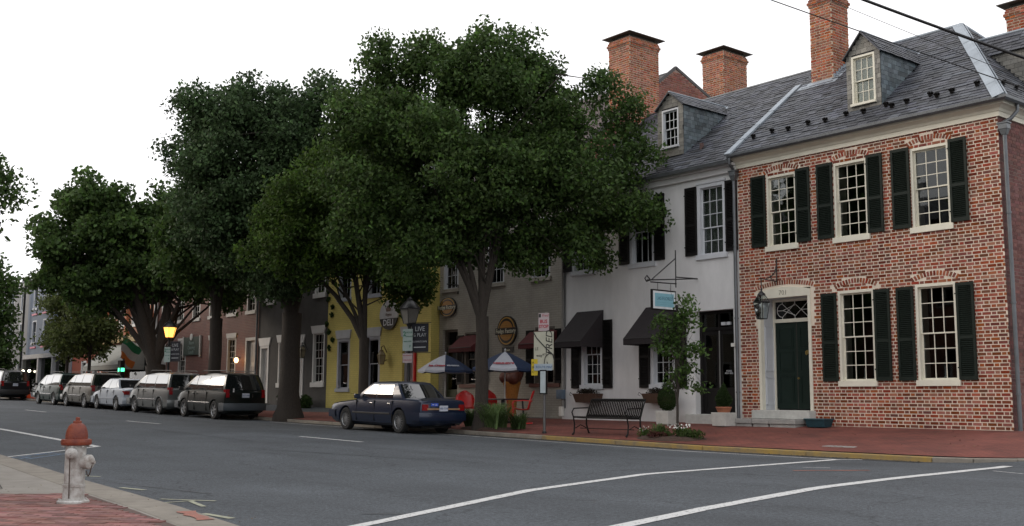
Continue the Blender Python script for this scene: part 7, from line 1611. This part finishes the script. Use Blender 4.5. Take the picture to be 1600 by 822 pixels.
tree('far_tree', 'dark broad tree at the far left end of the street', (-79.5, 18.4), 1.0,
     tr=.35, trunk=None, split=2.5, blobs=[(-1.0, 0, 7.5, 2.4, 2.5, 3.6), (-.4, 0, 4.6, 1.9, 1.9, 2.2), (-.9, 0, 10.0, 1.4, 1.6, 1.5)], nclus=330, per=45, lsz=(.30, .2), mat=lfA, seed=8, forks=5, nlimb=20, cr=(.45, .36))
tree('far_tree', 'dark tree crown behind the far left tree, closing the street', (-112, 14.0), 1.1,
     tr=.35, trunk=None, split=2.5, blobs=[(-1, 0, 6.5, 5.5, 4, 4.5), (5.5, 0, 5.5, 4.5, 3, 3.5), (9, 0, 4.5, 4.5, 3, 3.0)], nclus=520, per=45, lsz=(.36, .25), mat=lfA, seed=9, forks=5, nlimb=20, cr=(.55, .42))
# overhanging tree on this side of the street, at the left edge of the photograph
tree('overhanging_tree', 'dark tree on the near side whose leafy bough hangs in at the left edge', (-37.5, 3.9), nearz(-38, 3.9),
     tr=.28, trunk=None, split=3.2, blobs=[(3.55, 2.9, 7.45, 1.05, 1.3, 1.1), (2.9, 2.9, 8.5, .95, 1.4, 1.1), (1.8, 2.5, 7.8, 1.4, 2.0, 1.8), (0, 1, 8.6, 2.2, 2.6, 2.6)], nclus=560, per=50, lsz=(.17, .11), mat=lfA, seed=10, forks=4, nlimb=24, cr=(.28, .22))
# sapling
tree('sapling', 'slim young sapling with pointed leader in the sidewalk before the white house', (-16.78, 18.6), sidez(-16.8, 18.6),
     tr=.032, trunk=None, split=.95, blobs=[(.03, 0, 1.65, .62, .55, .42), (.1, 0, 2.15, .62, .55, .42), (-.3, 0, 2.5, .38, .4, .35), (.12, 0, 2.65, .42, .4, .45), (.22, 0, 3.2, .14, .14, .42), (-.30, 0, 2.95, .10, .1, .3)],
     nclus=120, per=15, lsz=(.095, .062), mat=leafmat('sapling_leaf', (.045, .085, .022), (.075, .13, .035), isl=.35), seed=11, forks=5, nlimb=26, cr=(.11, .08), rootflare=1.1, low=1.2, lobe=.32, lobes=16)

# trees of the near side, behind the camera, that the windows mirror
for i, (x, y, h) in enumerate(((-28.5, .9, 0), (-20.5, -3.5, 1), (-13.5, -7.5, 0))):
    tree('near_side_tree', ['tall dark street tree on the near side, outside the frame on the left', 'tall dark tree behind the photographer, left of the three', 'tall dark tree behind the photographer, farthest to the right'][i], (x, y), .1, tr=.28, trunk=None, split=3, blobs=[(0, 0, 8.5, 3.6, 3.4, 4), (.5, 0, 12, 2.4, 2.4, 2.6)], nclus=420, per=36, lsz=(.34, .24), mat=lfA, seed=30+i, forks=4, nlimb=12, cr=(.5, .4))
